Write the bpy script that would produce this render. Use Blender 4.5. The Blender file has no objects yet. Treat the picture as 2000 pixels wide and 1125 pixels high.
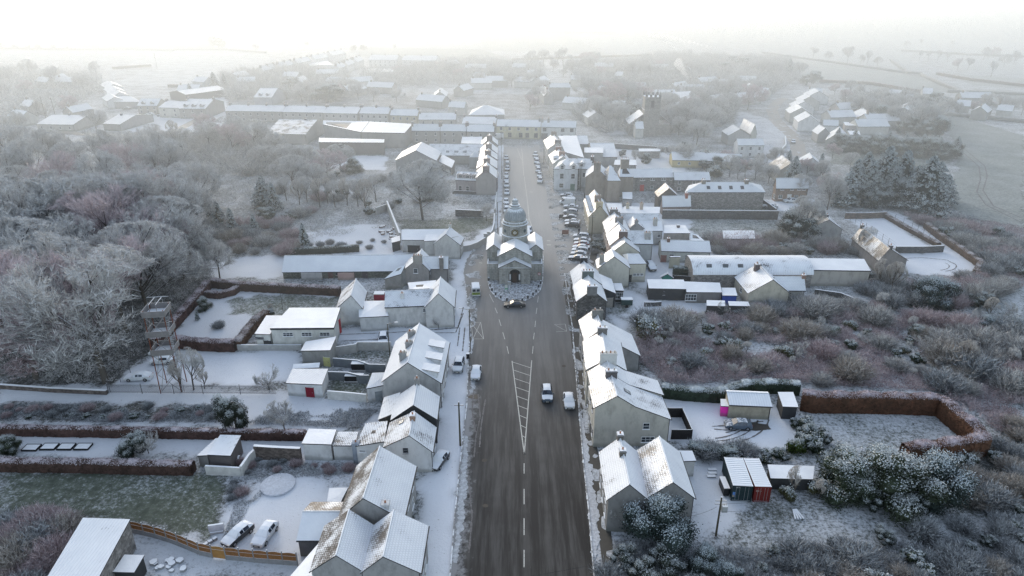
import bpy, bmesh, math, random
import numpy as np
from mathutils import Vector
random.seed(7)
S = bpy.context.scene
COL = S.collection
SUN_E, SKY_E = 1.15, .46
# ------------------------------------------------------------------ camera and survey helper
F, H, TH = 1361.0, 64.0, math.atan(602 / 1361)
SN, CS = math.sin(TH), math.cos(TH)
def P(px, py, z=0.0):
    """survey helper: the point of the place at height z seen at this spot of the photograph"""
    u = (px - 1000) / F; v = (py - 562.5) / F
    dz = -SN - v * CS
    t = (z - H) / dz
    return Vector((u * t, (CS - v * SN) * t, z))
cam = bpy.data.cameras.new('camera'); co = bpy.data.objects.new('camera', cam); COL.objects.link(co)
co.location = (0, 0, H); co.rotation_euler = (math.pi / 2 - TH, 0, 0)
cam.sensor_width = 36; cam.lens = F / 2000 * 36; cam.clip_start = 1; cam.clip_end = 20000
S.camera = co

# ------------------------------------------------------------------ object helpers
KIDS = {}
def kid(o, parent):
    o.parent = parent; KIDS.setdefault(parent.name, []).append(o)
def copy_tree(o, parent=None):
    c = o.copy(); COL.objects.link(c)
    if parent: kid(c, parent)
    for ch in KIDS.get(o.name, ()): copy_tree(ch, c)
    return c
def tag(o, label=None, cat=None, group=None, kind=None):
    if label: o['label'] = label
    if cat: o['category'] = cat
    if group: o['group'] = group
    if kind: o['kind'] = kind
    return o
def thing(name, label, cat, loc=(0, 0, 0), rz=0, group=None):
    o = bpy.data.objects.new(name, None); COL.objects.link(o)
    o.location = loc; o.rotation_euler = (0, 0, rz); o.empty_display_size = .2
    return tag(o, label, cat, group)
def meshobj(name, V, Fs, mats, parent=None, mi=None, loc=None, fr=None, smooth=False):
    me = bpy.data.meshes.new(name)
    me.from_pydata([tuple(v) for v in V], [], Fs)
    for m in (mats if isinstance(mats, (list, tuple)) else [mats]): me.materials.append(m)
    if mi is not None: me.polygons.foreach_set('material_index', mi)
    if fr is not None:
        a = me.attributes.new('fr', 'FLOAT', 'POINT'); a.data.foreach_set('value', fr)
    if smooth: me.polygons.foreach_set('use_smooth', [True] * len(me.polygons))
    me.update()
    o = bpy.data.objects.new(name, me); COL.objects.link(o)
    if parent: kid(o, parent)
    if loc is not None: o.location = loc
    return o
def npmesh(name, V, Fc, mat, fr=None):
    """fast mesh from numpy arrays, all faces with the same number of corners"""
    V = np.asarray(V, dtype=np.float32); Fc = np.asarray(Fc, dtype=np.int32)
    me = bpy.data.meshes.new(name); n, k = Fc.shape
    me.vertices.add(len(V)); me.vertices.foreach_set('co', V.ravel())
    me.loops.add(n * k); me.loops.foreach_set('vertex_index', Fc.ravel())
    me.polygons.add(n); me.polygons.foreach_set('loop_start', np.arange(0, n * k, k, dtype=np.int32))
    me.polygons.foreach_set('loop_total', np.full(n, k, dtype=np.int32))
    me.materials.append(mat)
    if fr is not None:
        a = me.attributes.new('fr', 'FLOAT', 'POINT'); a.data.foreach_set('value', np.asarray(fr, dtype=np.float32))
    me.update(calc_edges=True)
    return me
def link(name, me, parent=None, loc=(0, 0, 0)):
    o = bpy.data.objects.new(name, me); COL.objects.link(o)
    if parent: kid(o, parent)
    o.location = loc
    return o
class MB:
    """collects boxes, prisms and tubes into one mesh"""
    def __init__(s): s.V = []; s.F = []; s.I = []
    def box(s, x0, x1, y0, y1, z0, z1, i=0, rz=0, c=(0, 0)):
        b = len(s.V)
        for z in (z0, z1):
            for x, y in ((x0, y0), (x1, y0), (x1, y1), (x0, y1)):
                if rz:
                    X, Y = x - c[0], y - c[1]
                    x, y = c[0] + X * math.cos(rz) - Y * math.sin(rz), c[1] + X * math.sin(rz) + Y * math.cos(rz)
                s.V.append((x, y, z))
        for f in ((3, 2, 1, 0), (4, 5, 6, 7), (0, 1, 5, 4), (1, 2, 6, 5), (2, 3, 7, 6), (3, 0, 4, 7)):
            s.F.append(tuple(b + k for k in f)); s.I.append(i)
        return s
    def prism(s, poly, z0, z1, i=0, it=None):
        b = len(s.V); n = len(poly)
        for z in (z0, z1):
            for p in poly: s.V.append((p[0], p[1], z))
        s.F.append(tuple(b + k for k in range(n - 1, -1, -1))); s.I.append(i)
        s.F.append(tuple(b + n + k for k in range(n))); s.I.append(i if it is None else it)
        for k in range(n):
            q = (k + 1) % n; s.F.append((b + k, b + q, b + n + q, b + n + k)); s.I.append(i)
        return s
    def tube(s, p, q, r0, r1=None, n=8, i=0, cap=True):
        r1 = r0 if r1 is None else r1
        p = Vector(p); q = Vector(q); d = (q - p).normalized()
        a = d.cross(Vector((0, 0, 1)) if abs(d.z) < .9 else Vector((1, 0, 0))).normalized(); c = d.cross(a)
        b = len(s.V)
        for o, r in ((p, r0), (q, r1)):
            for k in range(n):
                t = 2 * math.pi * k / n; s.V.append(tuple(o + a * math.cos(t) * r + c * math.sin(t) * r))
        for k in range(n):
            m = (k + 1) % n; s.F.append((b + k, b + n + k, b + n + m, b + m)); s.I.append(i)
        if cap:
            s.F.append(tuple(b + k for k in range(n))); s.I.append(i)
            s.F.append(tuple(b + n + k for k in range(n - 1, -1, -1))); s.I.append(i)
        return s
    def lathe(s, c, prof, n=24, i=0):
        b = len(s.V)
        for r, z in prof:
            for k in range(n):
                t = 2 * math.pi * (k + .5) / n; s.V.append((c[0] + r * math.cos(t), c[1] + r * math.sin(t), z))
        for j in range(len(prof) - 1):
            for k in range(n):
                m = (k + 1) % n
                s.F.append((b + j * n + k, b + j * n + m, b + (j + 1) * n + m, b + (j + 1) * n + k)); s.I.append(i)
        s.F.append(tuple(b + (len(prof) - 1) * n + k for k in range(n))); s.I.append(i)
        return s
    def quad(s, a, b_, c, d, i=0):
        b = len(s.V); s.V += [tuple(a), tuple(b_), tuple(c), tuple(d)]; s.F.append((b, b + 1, b + 2, b + 3)); s.I.append(i); return s
    def face(s, pts, i=0):
        b = len(s.V); s.V += [tuple(p) for p in pts]; s.F.append(tuple(range(b, b + len(pts)))); s.I.append(i); return s
    def build(s, name, mats, parent=None, org=None, smooth=False):
        V = s.V if org is None else [(v[0] - org[0], v[1] - org[1], v[2] - org[2]) for v in s.V]
        return meshobj(name, V, s.F, mats, parent, s.I, smooth=smooth)

# ------------------------------------------------------------------ materials
class N:
    def __init__(s, name):
        s.m = bpy.data.materials.new(name); s.m.use_nodes = True; s.t = s.m.node_tree; s.t.nodes.clear()
        s.out = s.n('ShaderNodeOutputMaterial')
    def n(s, ty, **k):
        x = s.t.nodes.new(ty)
        for a, b in k.items(): setattr(x, a, b)
        return x
    def l(s, a, b): s.t.links.new(a, b)
    def put(s, x, i, v):
        if v is None: return
        if hasattr(v, 'is_linked') or isinstance(v, bpy.types.NodeSocket): s.l(v, x.inputs[i])
        else:
            if isinstance(v, tuple) and len(v) == 3 and x.inputs[i].type == 'RGBA': v = (*v, 1)
            x.inputs[i].default_value = v
    def math(s, op, a, b=None, c=None, clamp=False):
        x = s.n('ShaderNodeMath', operation=op, use_clamp=clamp); s.put(x, 0, a); s.put(x, 1, b); s.put(x, 2, c); return x.outputs[0]
    def mix(s, f, a, b):
        x = s.n('ShaderNodeMix', data_type='RGBA'); s.put(x, 0, f); s.put(x, 6, a); s.put(x, 7, b); return x.outputs[2]
    def pos(s): return s.n('ShaderNodeNewGeometry').outputs['Position']
    def obj(s): return s.n('ShaderNodeTexCoord').outputs['Object']
    def uv(s): return s.n('ShaderNodeTexCoord').outputs['UV']
    def map(s, v, sc, loc=(0, 0, 0)):
        x = s.n('ShaderNodeMapping'); s.l(v, x.inputs[0]); x.inputs['Scale'].default_value = sc; x.inputs['Location'].default_value = loc; return x.outputs[0]
    def noise(s, v, sc, det=3, rough=.55, dist=0):
        x = s.n('ShaderNodeTexNoise'); s.l(v, x.inputs['Vector']); x.inputs['Scale'].default_value = sc
        x.inputs['Detail'].default_value = det; x.inputs['Roughness'].default_value = rough; x.inputs['Distortion'].default_value = dist
        return x.outputs[0]
    def step(s, v, a, b):
        x = s.n('ShaderNodeMapRange', interpolation_type='SMOOTHSTEP'); s.put(x, 0, v); s.put(x, 1, a); s.put(x, 2, b); return x.outputs[0]
    def up(s):
        g = s.n('ShaderNodeNewGeometry'); x = s.n('ShaderNodeSeparateXYZ'); s.l(g.outputs['Normal'], x.inputs[0]); return x.outputs[2]
    def attr(s, n):
        return s.n('ShaderNodeAttribute', attribute_name=n)
    def sep(s, v):
        x = s.n('ShaderNodeSeparateXYZ'); s.l(v, x.inputs[0]); return x.outputs
    def bump(s, h, d, st=1.0):
        x = s.n('ShaderNodeBump'); s.l(h, x.inputs['Height']); x.inputs['Distance'].default_value = d; x.inputs['Strength'].default_value = st; return x.outputs[0]
    def bsdf(s, col, rough=.8, spec=.3, normal=None, metal=0, **k):
        x = s.n('ShaderNodeBsdfPrincipled'); s.put(x, 'Base Color', col); s.put(x, 'Roughness', rough)
        s.put(x, 'Specular IOR Level', spec); s.put(x, 'Metallic', metal)
        if normal: s.l(normal, x.inputs['Normal'])
        s.l(x.outputs[0], s.out.inputs[0]); return s.m
SNOW = (.79, .82, .86)
_mc = {}
def cached(fn):
    def g(*a):
        k = (fn.__name__,) + a
        if k not in _mc: _mc[k] = fn(*a)
        return _mc[k]
    return g
@cached
def solid(col, rough=.7, snow=0.0, spec=.3, metal=0.0, dirt=.25, sc=1.2):
    """painted, rendered or plain surface with uneven tone; snow lies on the faces that look up"""
    s = N('surface'); p = s.pos()
    n1 = s.noise(p, sc, 5, .65); n2 = s.noise(p, sc * 9, 3)
    a = s.mix(s.step(n1, .35, .75), tuple(c * (1 - dirt) for c in col), col)
    a = s.mix(s.math('MULTIPLY', s.step(n2, .3, .8), .22), a, tuple(min(1, c * 1.25) for c in col))
    r = rough
    if snow > 0:
        k = s.math('MULTIPLY_ADD', s.noise(p, 5, 4), .5, s.up())
        k = s.step(k, 1.16 - snow * .45, 1.28 - snow * .45)
        a = s.mix(k, a, SNOW); r = s.math('MULTIPLY_ADD', k, .85 - rough, rough)
    return s.bsdf(a, r, spec, s.bump(n2, .02), metal)
@cached
def render_wall(col, stain=.35):
    s = N('rendered_wall'); p = s.pos()
    st = s.noise(s.map(p, (.8, .8, .4)), 1.1, 5, .72); n2 = s.noise(p, 14, 3); n3 = s.noise(p, .35, 3)
    z = s.sep(s.obj())[2]
    low = s.step(z, 1.6, -.1)
    a = s.mix(s.math('MULTIPLY', s.step(st, .42, .72), stain * 1.3), col, tuple(c * .38 for c in col))
    a = s.mix(s.math('MULTIPLY', s.step(s.math('ADD', low, n3), .9, 1.5), .55), a, (.14, .15, .13))
    a = s.mix(s.math('MULTIPLY', s.step(n3, .35, .7), .18), a, tuple(c * .6 for c in col))
    return s.bsdf(a, .85, .2, s.bump(n2, .02))
@cached
def stone_wall(col, sc=1.0, snow=.9):
    s = N('stone_wall'); p = s.pos()
    v = s.n('ShaderNodeTexVoronoi'); s.l(s.map(p, (1, 1, 1.7)), v.inputs['Vector']); v.inputs['Scale'].default_value = 2.6 * sc
    c = s.sep(v.outputs['Color'])[0]
    a = s.mix(c, tuple(x * .55 for x in col), tuple(x * 1.3 for x in col))
    a = s.mix(s.math('MULTIPLY', s.step(s.noise(p, .8, 4), .4, .7), .5), a, tuple(x * .5 for x in col))
    k = s.step(s.math('MULTIPLY_ADD', s.noise(p, 4, 4), .5, s.up()), 1.16 - snow * .45, 1.28 - snow * .45)
    a = s.mix(k, a, SNOW)
    return s.bsdf(a, .9, .2, s.bump(v.outputs['Distance'], .05))
@cached
def roof_mat(cov, tile=(.09, .085, .085), kind='slate', gloss=.5):
    """snow dusted roof: cov is how much of it snow covers; the tile courses show through"""
    s = N('roof'); uv = s.uv(); p = s.pos()
    big = s.noise(p, .32, 4, .6); det = s.noise(p, 3.2, 4, .7); fine = s.noise(p, 16, 2)
    if kind == 'rib':
        w = s.n('ShaderNodeTexWave', bands_direction='X'); s.l(uv, w.inputs[0]); w.inputs['Scale'].default_value = .8
        line = s.step(w.outputs[1], .8, 1.0); h = w.outputs[1]
    elif kind == 'flat':
        line = s.step(fine, 2, 3); h = det
    else:
        b = s.n('ShaderNodeTexBrick'); s.l(uv, b.inputs['Vector']); b.inputs['Scale'].default_value = 1
        b.inputs['Brick Width'].default_value = .33; b.inputs['Row Height'].default_value = .34; b.inputs['Mortar Size'].default_value = .06
        b.inputs['Mortar Smooth'].default_value = .6
        line = b.outputs['Fac']; h = line
    m = s.math('ADD', s.math('MULTIPLY', big, .9), s.math('MULTIPLY', det, .4))      # ~ .3 .. 1.0
    m = s.math('SUBTRACT', m, s.math('MULTIPLY', line, .10 if kind != 'rib' else .07))
    t = .98 - cov * .62
    k = s.step(m, t - .10, t + .10)
    tl = s.mix(s.step(det, .3, .7), tuple(c * .7 for c in tile), tuple(c * 1.5 for c in tile))
    tl = s.mix(s.math('MULTIPLY', line, .6), tl, tuple(c * .35 for c in tile))
    sn = s.mix(s.math('MULTIPLY', line, .30 if kind != 'rib' else .3), s.mix(s.step(big, .3, .75), (.71, .74, .79), SNOW), (.40, .42, .46))
    a = s.mix(k, tl, sn)
    rg = s.math('MULTIPLY_ADD', s.step(det, .3, .7), .2, .62 - gloss * .35)
    return s.bsdf(a, rg, .25 + gloss * .45, s.bump(s.math('ADD', h, det), .03))
@cached
def glass(tint=(.02, .025, .03), rough=.12):
    s = N('window_glass'); p = s.pos()
    return s.bsdf(s.mix(s.step(s.noise(p, 1.5, 2), .4, .6), tint, tuple(c * 2.5 + .01 for c in tint)), rough, .6)
@cached
def twig(col, frost=(.42, .42, .45), amt=1.0):
    s = N('frosted_twigs'); f = s.attr('fr').outputs['Fac']; p = s.pos()
    n = s.noise(p, .7, 3); o = s.n('ShaderNodeObjectInfo').outputs['Random']
    k = s.math('MULTIPLY', s.math('MULTIPLY_ADD', s.math('SUBTRACT', n, .3), .5, s.math('MULTIPLY', f, .95)), amt, clamp=True)
    c = s.mix(o, tuple(x * .8 for x in col), tuple(x * 1.25 for x in col))
    return s.bsdf(s.mix(k, c, frost), .9, .1)
@cached
def leafm(col, frost=(.48, .52, .54), amt=1.0):
    s = N('frosted_leaves'); f = s.attr('fr').outputs['Fac']; p = s.pos(); n = s.noise(p, 2.5, 3); o = s.n('ShaderNodeObjectInfo').outputs['Random']
    n = s.math('MULTIPLY_ADD', s.noise(p, .8, 2), .5, s.math('MULTIPLY', n, .5))
    k = s.step(s.math('MULTIPLY_ADD', n, .95, f), 1.22 - .25 * amt, 1.52 - .25 * amt)
    c = s.mix(s.step(n, .3, .7), tuple(x * .55 for x in col), tuple(x * 1.4 for x in col))
    c = s.mix(s.math('MULTIPLY', o, .4), c, (.05, .05, .035))
    return s.bsdf(s.mix(k, c, frost), .8, .2)
@cached
def bark(col=(.10, .09, .08)):
    s = N('bark'); p = s.pos(); n = s.noise(s.map(p, (3, 3, .6)), 3, 4)
    a = s.mix(n, tuple(c * .5 for c in col), tuple(c * 1.6 for c in col))
    k = s.step(s.math('MULTIPLY_ADD', s.noise(p, 5, 3), .6, s.up()), .75, .95)
    return s.bsdf(s.mix(k, a, (.5, .52, .56)), .9, .1)
@cached
def glossy(col, snow=0.0, rough=.28):
    s = N('vehicle_paint'); p = s.obj(); c = col; r = rough
    n = s.noise(p, 2.5, 3)
    c = s.mix(s.step(n, .3, .8), col, tuple(x * .75 + .02 for x in col))
    if snow > 0:
        k = s.step(s.math('MULTIPLY_ADD', n, .4, s.up()), 1.22 - snow * .75, 1.34 - snow * .75)
        c = s.mix(k, c, (.72, .76, .82)); r = s.math('MULTIPLY_ADD', k, .8 - rough, rough)
    return s.bsdf(c, r, .5)
# ------------------------------------------------------------------ ground
def inpoly(X, Y, poly):
    ins = np.zeros(X.shape, bool); n = len(poly)
    for i in range(n):
        x0, y0 = poly[i]; x1, y1 = poly[(i + 1) % n]
        if y0 == y1: continue
        c = ((y0 > Y) != (y1 > Y)) & (X < (x1 - x0) * (Y - y0) / (y1 - y0) + x0)
        ins ^= c
    return ins
def vnoise(X, Y, sc, seed=0):
    """smooth value noise on a numpy grid"""
    r = np.random.RandomState(seed); T = r.rand(256, 256)
    x = X / sc + 1000.37; y = Y / sc + 1000.71
    xi = np.floor(x).astype(int); yi = np.floor(y).astype(int); fx = x - xi; fy = y - yi
    fx = fx * fx * (3 - 2 * fx); fy = fy * fy * (3 - 2 * fy)
    a = T[xi % 256, yi % 256]; b = T[(xi + 1) % 256, yi % 256]; c = T[xi % 256, (yi + 1) % 256]; d = T[(xi + 1) % 256, (yi + 1) % 256]
    return (a * (1 - fx) + b * fx) * (1 - fy) + (c * (1 - fx) + d * fx) * fy
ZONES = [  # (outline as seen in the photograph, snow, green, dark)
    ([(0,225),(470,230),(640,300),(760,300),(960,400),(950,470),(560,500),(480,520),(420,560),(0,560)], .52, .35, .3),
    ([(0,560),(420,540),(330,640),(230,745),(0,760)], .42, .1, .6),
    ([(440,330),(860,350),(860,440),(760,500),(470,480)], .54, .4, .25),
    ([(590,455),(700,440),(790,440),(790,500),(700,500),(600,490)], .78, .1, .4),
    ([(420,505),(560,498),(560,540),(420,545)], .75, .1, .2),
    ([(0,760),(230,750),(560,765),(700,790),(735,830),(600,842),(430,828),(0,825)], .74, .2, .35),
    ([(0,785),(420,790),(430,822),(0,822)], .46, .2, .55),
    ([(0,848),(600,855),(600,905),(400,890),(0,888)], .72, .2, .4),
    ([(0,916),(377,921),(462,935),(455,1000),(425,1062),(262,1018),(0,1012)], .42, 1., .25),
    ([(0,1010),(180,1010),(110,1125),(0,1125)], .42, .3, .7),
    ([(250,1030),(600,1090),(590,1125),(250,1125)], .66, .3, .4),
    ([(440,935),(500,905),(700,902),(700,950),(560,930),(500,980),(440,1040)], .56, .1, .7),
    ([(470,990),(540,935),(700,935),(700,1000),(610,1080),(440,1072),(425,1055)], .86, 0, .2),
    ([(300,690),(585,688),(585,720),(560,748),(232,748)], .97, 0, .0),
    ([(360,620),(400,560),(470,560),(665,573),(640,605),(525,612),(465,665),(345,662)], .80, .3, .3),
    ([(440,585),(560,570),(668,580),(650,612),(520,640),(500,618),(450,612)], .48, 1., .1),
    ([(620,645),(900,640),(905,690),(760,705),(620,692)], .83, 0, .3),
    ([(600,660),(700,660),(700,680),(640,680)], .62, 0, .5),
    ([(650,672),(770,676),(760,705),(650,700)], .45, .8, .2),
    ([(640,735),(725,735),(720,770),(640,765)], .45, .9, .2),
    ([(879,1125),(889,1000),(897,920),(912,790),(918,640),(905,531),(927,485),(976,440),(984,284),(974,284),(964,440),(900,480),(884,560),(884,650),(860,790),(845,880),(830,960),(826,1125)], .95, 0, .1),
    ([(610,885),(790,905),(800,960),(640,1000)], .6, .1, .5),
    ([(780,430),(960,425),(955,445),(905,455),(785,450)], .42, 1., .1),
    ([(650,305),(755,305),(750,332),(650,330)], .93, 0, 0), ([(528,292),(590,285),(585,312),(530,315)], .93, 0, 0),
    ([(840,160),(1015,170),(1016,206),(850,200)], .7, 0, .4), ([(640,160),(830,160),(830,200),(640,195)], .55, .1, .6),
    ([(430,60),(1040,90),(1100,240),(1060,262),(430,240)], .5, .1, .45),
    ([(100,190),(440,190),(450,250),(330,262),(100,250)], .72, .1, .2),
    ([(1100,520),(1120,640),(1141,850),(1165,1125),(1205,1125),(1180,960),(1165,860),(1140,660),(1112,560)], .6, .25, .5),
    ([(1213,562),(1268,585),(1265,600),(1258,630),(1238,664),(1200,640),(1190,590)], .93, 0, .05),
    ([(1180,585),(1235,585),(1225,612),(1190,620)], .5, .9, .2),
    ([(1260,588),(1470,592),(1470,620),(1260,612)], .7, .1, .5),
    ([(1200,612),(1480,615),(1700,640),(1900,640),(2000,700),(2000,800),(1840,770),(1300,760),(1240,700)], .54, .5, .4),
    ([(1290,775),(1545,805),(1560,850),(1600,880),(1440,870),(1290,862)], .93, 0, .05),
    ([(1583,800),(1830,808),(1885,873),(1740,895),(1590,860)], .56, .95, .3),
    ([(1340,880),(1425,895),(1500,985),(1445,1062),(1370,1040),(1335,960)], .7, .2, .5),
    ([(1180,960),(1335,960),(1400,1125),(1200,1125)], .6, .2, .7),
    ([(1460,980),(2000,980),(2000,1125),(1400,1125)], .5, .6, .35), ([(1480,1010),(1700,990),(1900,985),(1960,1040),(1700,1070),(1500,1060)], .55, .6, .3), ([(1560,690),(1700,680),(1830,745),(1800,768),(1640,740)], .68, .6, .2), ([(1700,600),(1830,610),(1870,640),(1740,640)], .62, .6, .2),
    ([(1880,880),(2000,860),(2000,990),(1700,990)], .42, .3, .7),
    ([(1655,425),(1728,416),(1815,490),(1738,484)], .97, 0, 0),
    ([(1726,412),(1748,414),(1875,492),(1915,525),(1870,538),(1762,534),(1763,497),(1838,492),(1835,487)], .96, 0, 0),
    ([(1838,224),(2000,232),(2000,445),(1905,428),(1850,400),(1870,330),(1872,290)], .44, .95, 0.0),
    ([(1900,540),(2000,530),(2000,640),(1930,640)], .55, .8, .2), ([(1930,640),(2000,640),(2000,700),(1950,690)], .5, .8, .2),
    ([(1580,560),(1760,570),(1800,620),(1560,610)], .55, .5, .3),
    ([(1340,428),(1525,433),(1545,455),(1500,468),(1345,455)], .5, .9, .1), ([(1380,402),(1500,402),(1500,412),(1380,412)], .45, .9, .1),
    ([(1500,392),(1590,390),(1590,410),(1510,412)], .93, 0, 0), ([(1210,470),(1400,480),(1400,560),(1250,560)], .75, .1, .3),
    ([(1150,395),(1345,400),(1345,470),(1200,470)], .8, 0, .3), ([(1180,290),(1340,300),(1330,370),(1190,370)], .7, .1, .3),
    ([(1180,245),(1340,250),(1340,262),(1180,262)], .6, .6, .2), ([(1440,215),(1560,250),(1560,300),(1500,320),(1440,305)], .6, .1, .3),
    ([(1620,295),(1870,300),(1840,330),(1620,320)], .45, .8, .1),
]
s = N('ground'); p = s.pos(); zc = s.attr('zone'); r_, g_, b_ = s.sep(zc.outputs['Color'])
n_big = s.noise(p, .12, 4); n_mid = s.noise(p, .9, 5, .65); n_fin = s.noise(p, 6, 4, .75); n_pix = s.noise(s.map(p, (1, 1, 1)), 2.3, 6, .8)
soil = s.mix(s.step(n_mid, .35, .7), (.055, .055, .05), (.16, .155, .145))
turf = s.mix(s.step(n_mid, .3, .7), (.075, .09, .068), (.14, .16, .125))
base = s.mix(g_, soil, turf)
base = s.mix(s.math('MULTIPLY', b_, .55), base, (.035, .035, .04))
k = s.math('ADD', s.math('MULTIPLY', n_pix, .9), s.math('MULTIPLY', n_mid, .35))     # about .2 - 1.05
k = s.math('ADD', k, s.math('MULTIPLY', s.math('SUBTRACT', n_big, .5), .35))
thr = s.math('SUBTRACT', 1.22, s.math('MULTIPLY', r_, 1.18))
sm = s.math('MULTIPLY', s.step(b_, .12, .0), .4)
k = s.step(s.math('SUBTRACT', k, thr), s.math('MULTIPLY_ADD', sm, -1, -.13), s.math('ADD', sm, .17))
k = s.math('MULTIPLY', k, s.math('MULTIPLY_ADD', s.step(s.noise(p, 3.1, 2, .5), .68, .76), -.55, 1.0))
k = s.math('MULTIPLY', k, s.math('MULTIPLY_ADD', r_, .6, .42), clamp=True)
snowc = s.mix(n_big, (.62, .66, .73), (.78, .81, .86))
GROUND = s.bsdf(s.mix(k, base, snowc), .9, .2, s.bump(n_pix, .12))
def zonemesh(name, xs, ys, fine=True):
    X, Y = np.meshgrid(xs, ys, indexing='ij'); nx, ny = X.shape
    C = np.zeros((nx, ny, 3)); C[...] = (.52, .35, .32)
    wx = X + (vnoise(X, Y, 2.2, 1) - .5) * 2.4 + (vnoise(X, Y, .8, 2) - .5) * 1.0
    wy = Y + (vnoise(X, Y, 2.2, 3) - .5) * 2.4 + (vnoise(X, Y, .8, 4) - .5) * 1.0
    for poly, a, b, c in ZONES:
        w = [tuple(P(*q)[:2]) for q in poly]
        C[inpoly(wx, wy, w)] = (a, b, c)
    for _ in range(1):
        C[1:-1, 1:-1] = (C[:-2, 1:-1] + C[2:, 1:-1] + C[1:-1, :-2] + C[1:-1, 2:] + C[1:-1, 1:-1]) / 5
    Z = np.clip(.9 - C[..., 0], 0, .6) * (vnoise(X, Y, 1.6, 5) - .3) * .35 * (C[..., 1] < .6)
    Z = np.clip(Z, 0, .3) - .02; Z[(np.abs(X - 2) < 9.5) & (Y < 290)] = -.02
    return X, Y, Z, C
def grid_object(name, xs, ys):
    X, Y, Z, C = zonemesh(name, xs, ys); nx, ny = X.shape
    V = np.stack([X, Y, Z], -1).reshape(-1, 3)
    I = np.arange(nx * ny).reshape(nx, ny)
    Fq = np.stack([I[:-1, :-1], I[1:, :-1], I[1:, 1:], I[:-1, 1:]], -1).reshape(-1, 4)
    me = npmesh(name, V, Fq, GROUND)
    a = me.attributes.new('zone', 'FLOAT_COLOR', 'POINT')
    a.data.foreach_set('color', np.concatenate([C, np.ones((nx, ny, 1))], -1).reshape(-1).astype(np.float32))
    return tag(link(name, me), kind='structure')
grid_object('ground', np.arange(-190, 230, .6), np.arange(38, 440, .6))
def flat(name, pts, z, mat, attr=None):
    bm = bmesh.new(); f = bm.faces.new([bm.verts.new((q[0], q[1], z)) for q in pts]); bm.normal_update()
    if f.normal.z < 0: f.normal_flip()
    bmesh.ops.triangulate(bm, faces=bm.faces[:])
    me = bpy.data.meshes.new(name); bm.to_mesh(me); bm.free(); me.materials.append(mat)
    if attr:
        a = me.attributes.new('zone', 'FLOAT_COLOR', 'POINT'); a.data.foreach_set('color', [*attr, 1] * len(me.vertices))
    return link(name, me)
tag(flat('terrain', [(-9000, -50), (9000, -50), (9000, 12000), (-9000, 12000)], -.35, GROUND, (.55, .35, .25)), kind='structure')
def px(pts, z=0): return [tuple(P(*q, z)[:2]) for q in pts]
def ragged(pts, amp, step=.35, seed=0):
    r = random.Random(seed); out = []
    for i in range(len(pts)):
        a = Vector(pts[i]); b = Vector(pts[(i + 1) % len(pts)]); d = b - a; n = max(1, int(d.length / step)); nn = Vector((-d.y, d.x)).normalized()
        w = 0
        for k in range(n):
            w = w * .6 + r.uniform(-1, 1) * amp * .6; out.append(tuple(a + d * (k / n) + nn * w))
    return out
# far fields beyond the village
FIELDS = [([(-200,84),(150,96),(440,97),(520,104),(540,135),(470,170),(220,165),(300,130),(150,118),(-200,112)], (.58,.6,.1)),
    ([(90,62),(250,46),(400,62),(420,96),(160,92)], (.42,1,0)), ([(-200,50),(80,46),(60,62),(-200,75)], (.5,1,0)),
    ([(735,60),(930,62),(938,94),(700,90)], (.62,.8,0)), ([(938,62),(1100,66),(1190,106),(944,98)], (.5,1,0)), ([(700,92),(940,96),(1010,118),(700,110)], (.42,1,0)),
    ([(1110,64),(1230,70),(1330,100),(1200,104)], (.6,.8,0)),
    ([(1480,106),(1640,126),(1820,150),(1880,172),(1800,188),(1600,160),(1490,135)], (.48,1,0)), ([(1500,88),(1760,104),(1800,140),(1660,122),(1480,100)], (.6,.8,0)),
    ([(1840,142),(2100,160),(2100,178),(1900,165)], (.5,1,0)), ([(1700,70),(2050,84),(2050,110),(1800,104)], (.65,.6,0)), ([(1830,112),(2050,118),(2050,150),(1850,134)], (.6,.8,0)),
    ([(1900,172),(2100,184),(2100,210),(1940,200)], (.5,1,0)), ([(-150,260),(60,262),(150,290),(60,310),(-150,320)], (.5,.9,.1))]
for pts, zc in FIELDS:
    tag(flat('field', px(pts), .05 if pts[0][1] > 200 else -.25, GROUND, zc), kind='structure')

# ------------------------------------------------------------------ roads
LK = [(879,1125),(889,1000),(897,920),(905,850),(912,790),(915,700),(918.5,640),(912,580),(905,531),(911,509),(927,485),(950,470),(968,455),(976,440),(980,410),(983,340),(984,284)]
RK = [(1160,1125),(1150,1000),(1139,900),(1128,770),(1118,640),(1108,575),(1103,535)]
RK2 = [(1150,512),(1155,480),(1148,450),(1143,410),(1139,378),(1084,374),(1076,345),(1066,310),(1058,284)]
s = N('asphalt'); p = s.pos()
st = s.noise(s.map(p, (1, .06, 1), (0,0,0)), .8, 5, .7); n1 = s.noise(p, .22, 4); n2 = s.noise(p, 22, 3, .8); n3 = s.noise(s.map(p, (1, .25, 1)), 1.3, 5, .7)
a = s.mix(s.step(st, .38, .64), (.032, .031, .031), (.076, .075, .074))
a = s.mix(s.math('MULTIPLY', s.step(n1, .4, .7), .45), a, (.028, .027, .027))
a = s.mix(s.math('MULTIPLY', s.step(n3, .62, .8), .3), a, (.2, .2, .2))
x_ = s.sep(p)
edge = s.step(s.math('ADD', s.math('MULTIPLY', x_[0], -1.0), s.math('MULTIPLY', s.noise(p, .8, 5, .7), 6)), 8.4, 9.9)   # slush along the near side kerb
near = s.step(x_[1], 112, 96)
a = s.mix(s.math('MULTIPLY', s.math('MULTIPLY', edge, near), .55), a, (.42, .43, .45))
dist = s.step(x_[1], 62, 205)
a = s.mix(s.math('MULTIPLY', dist, .72), a, (.40, .40, .40))  # road colour paled with distance, standing in for low sun sheen
a = s.mix(s.math('MULTIPLY', s.step(n2, .55, .9), .12), a, (.16, .16, .16))
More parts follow.
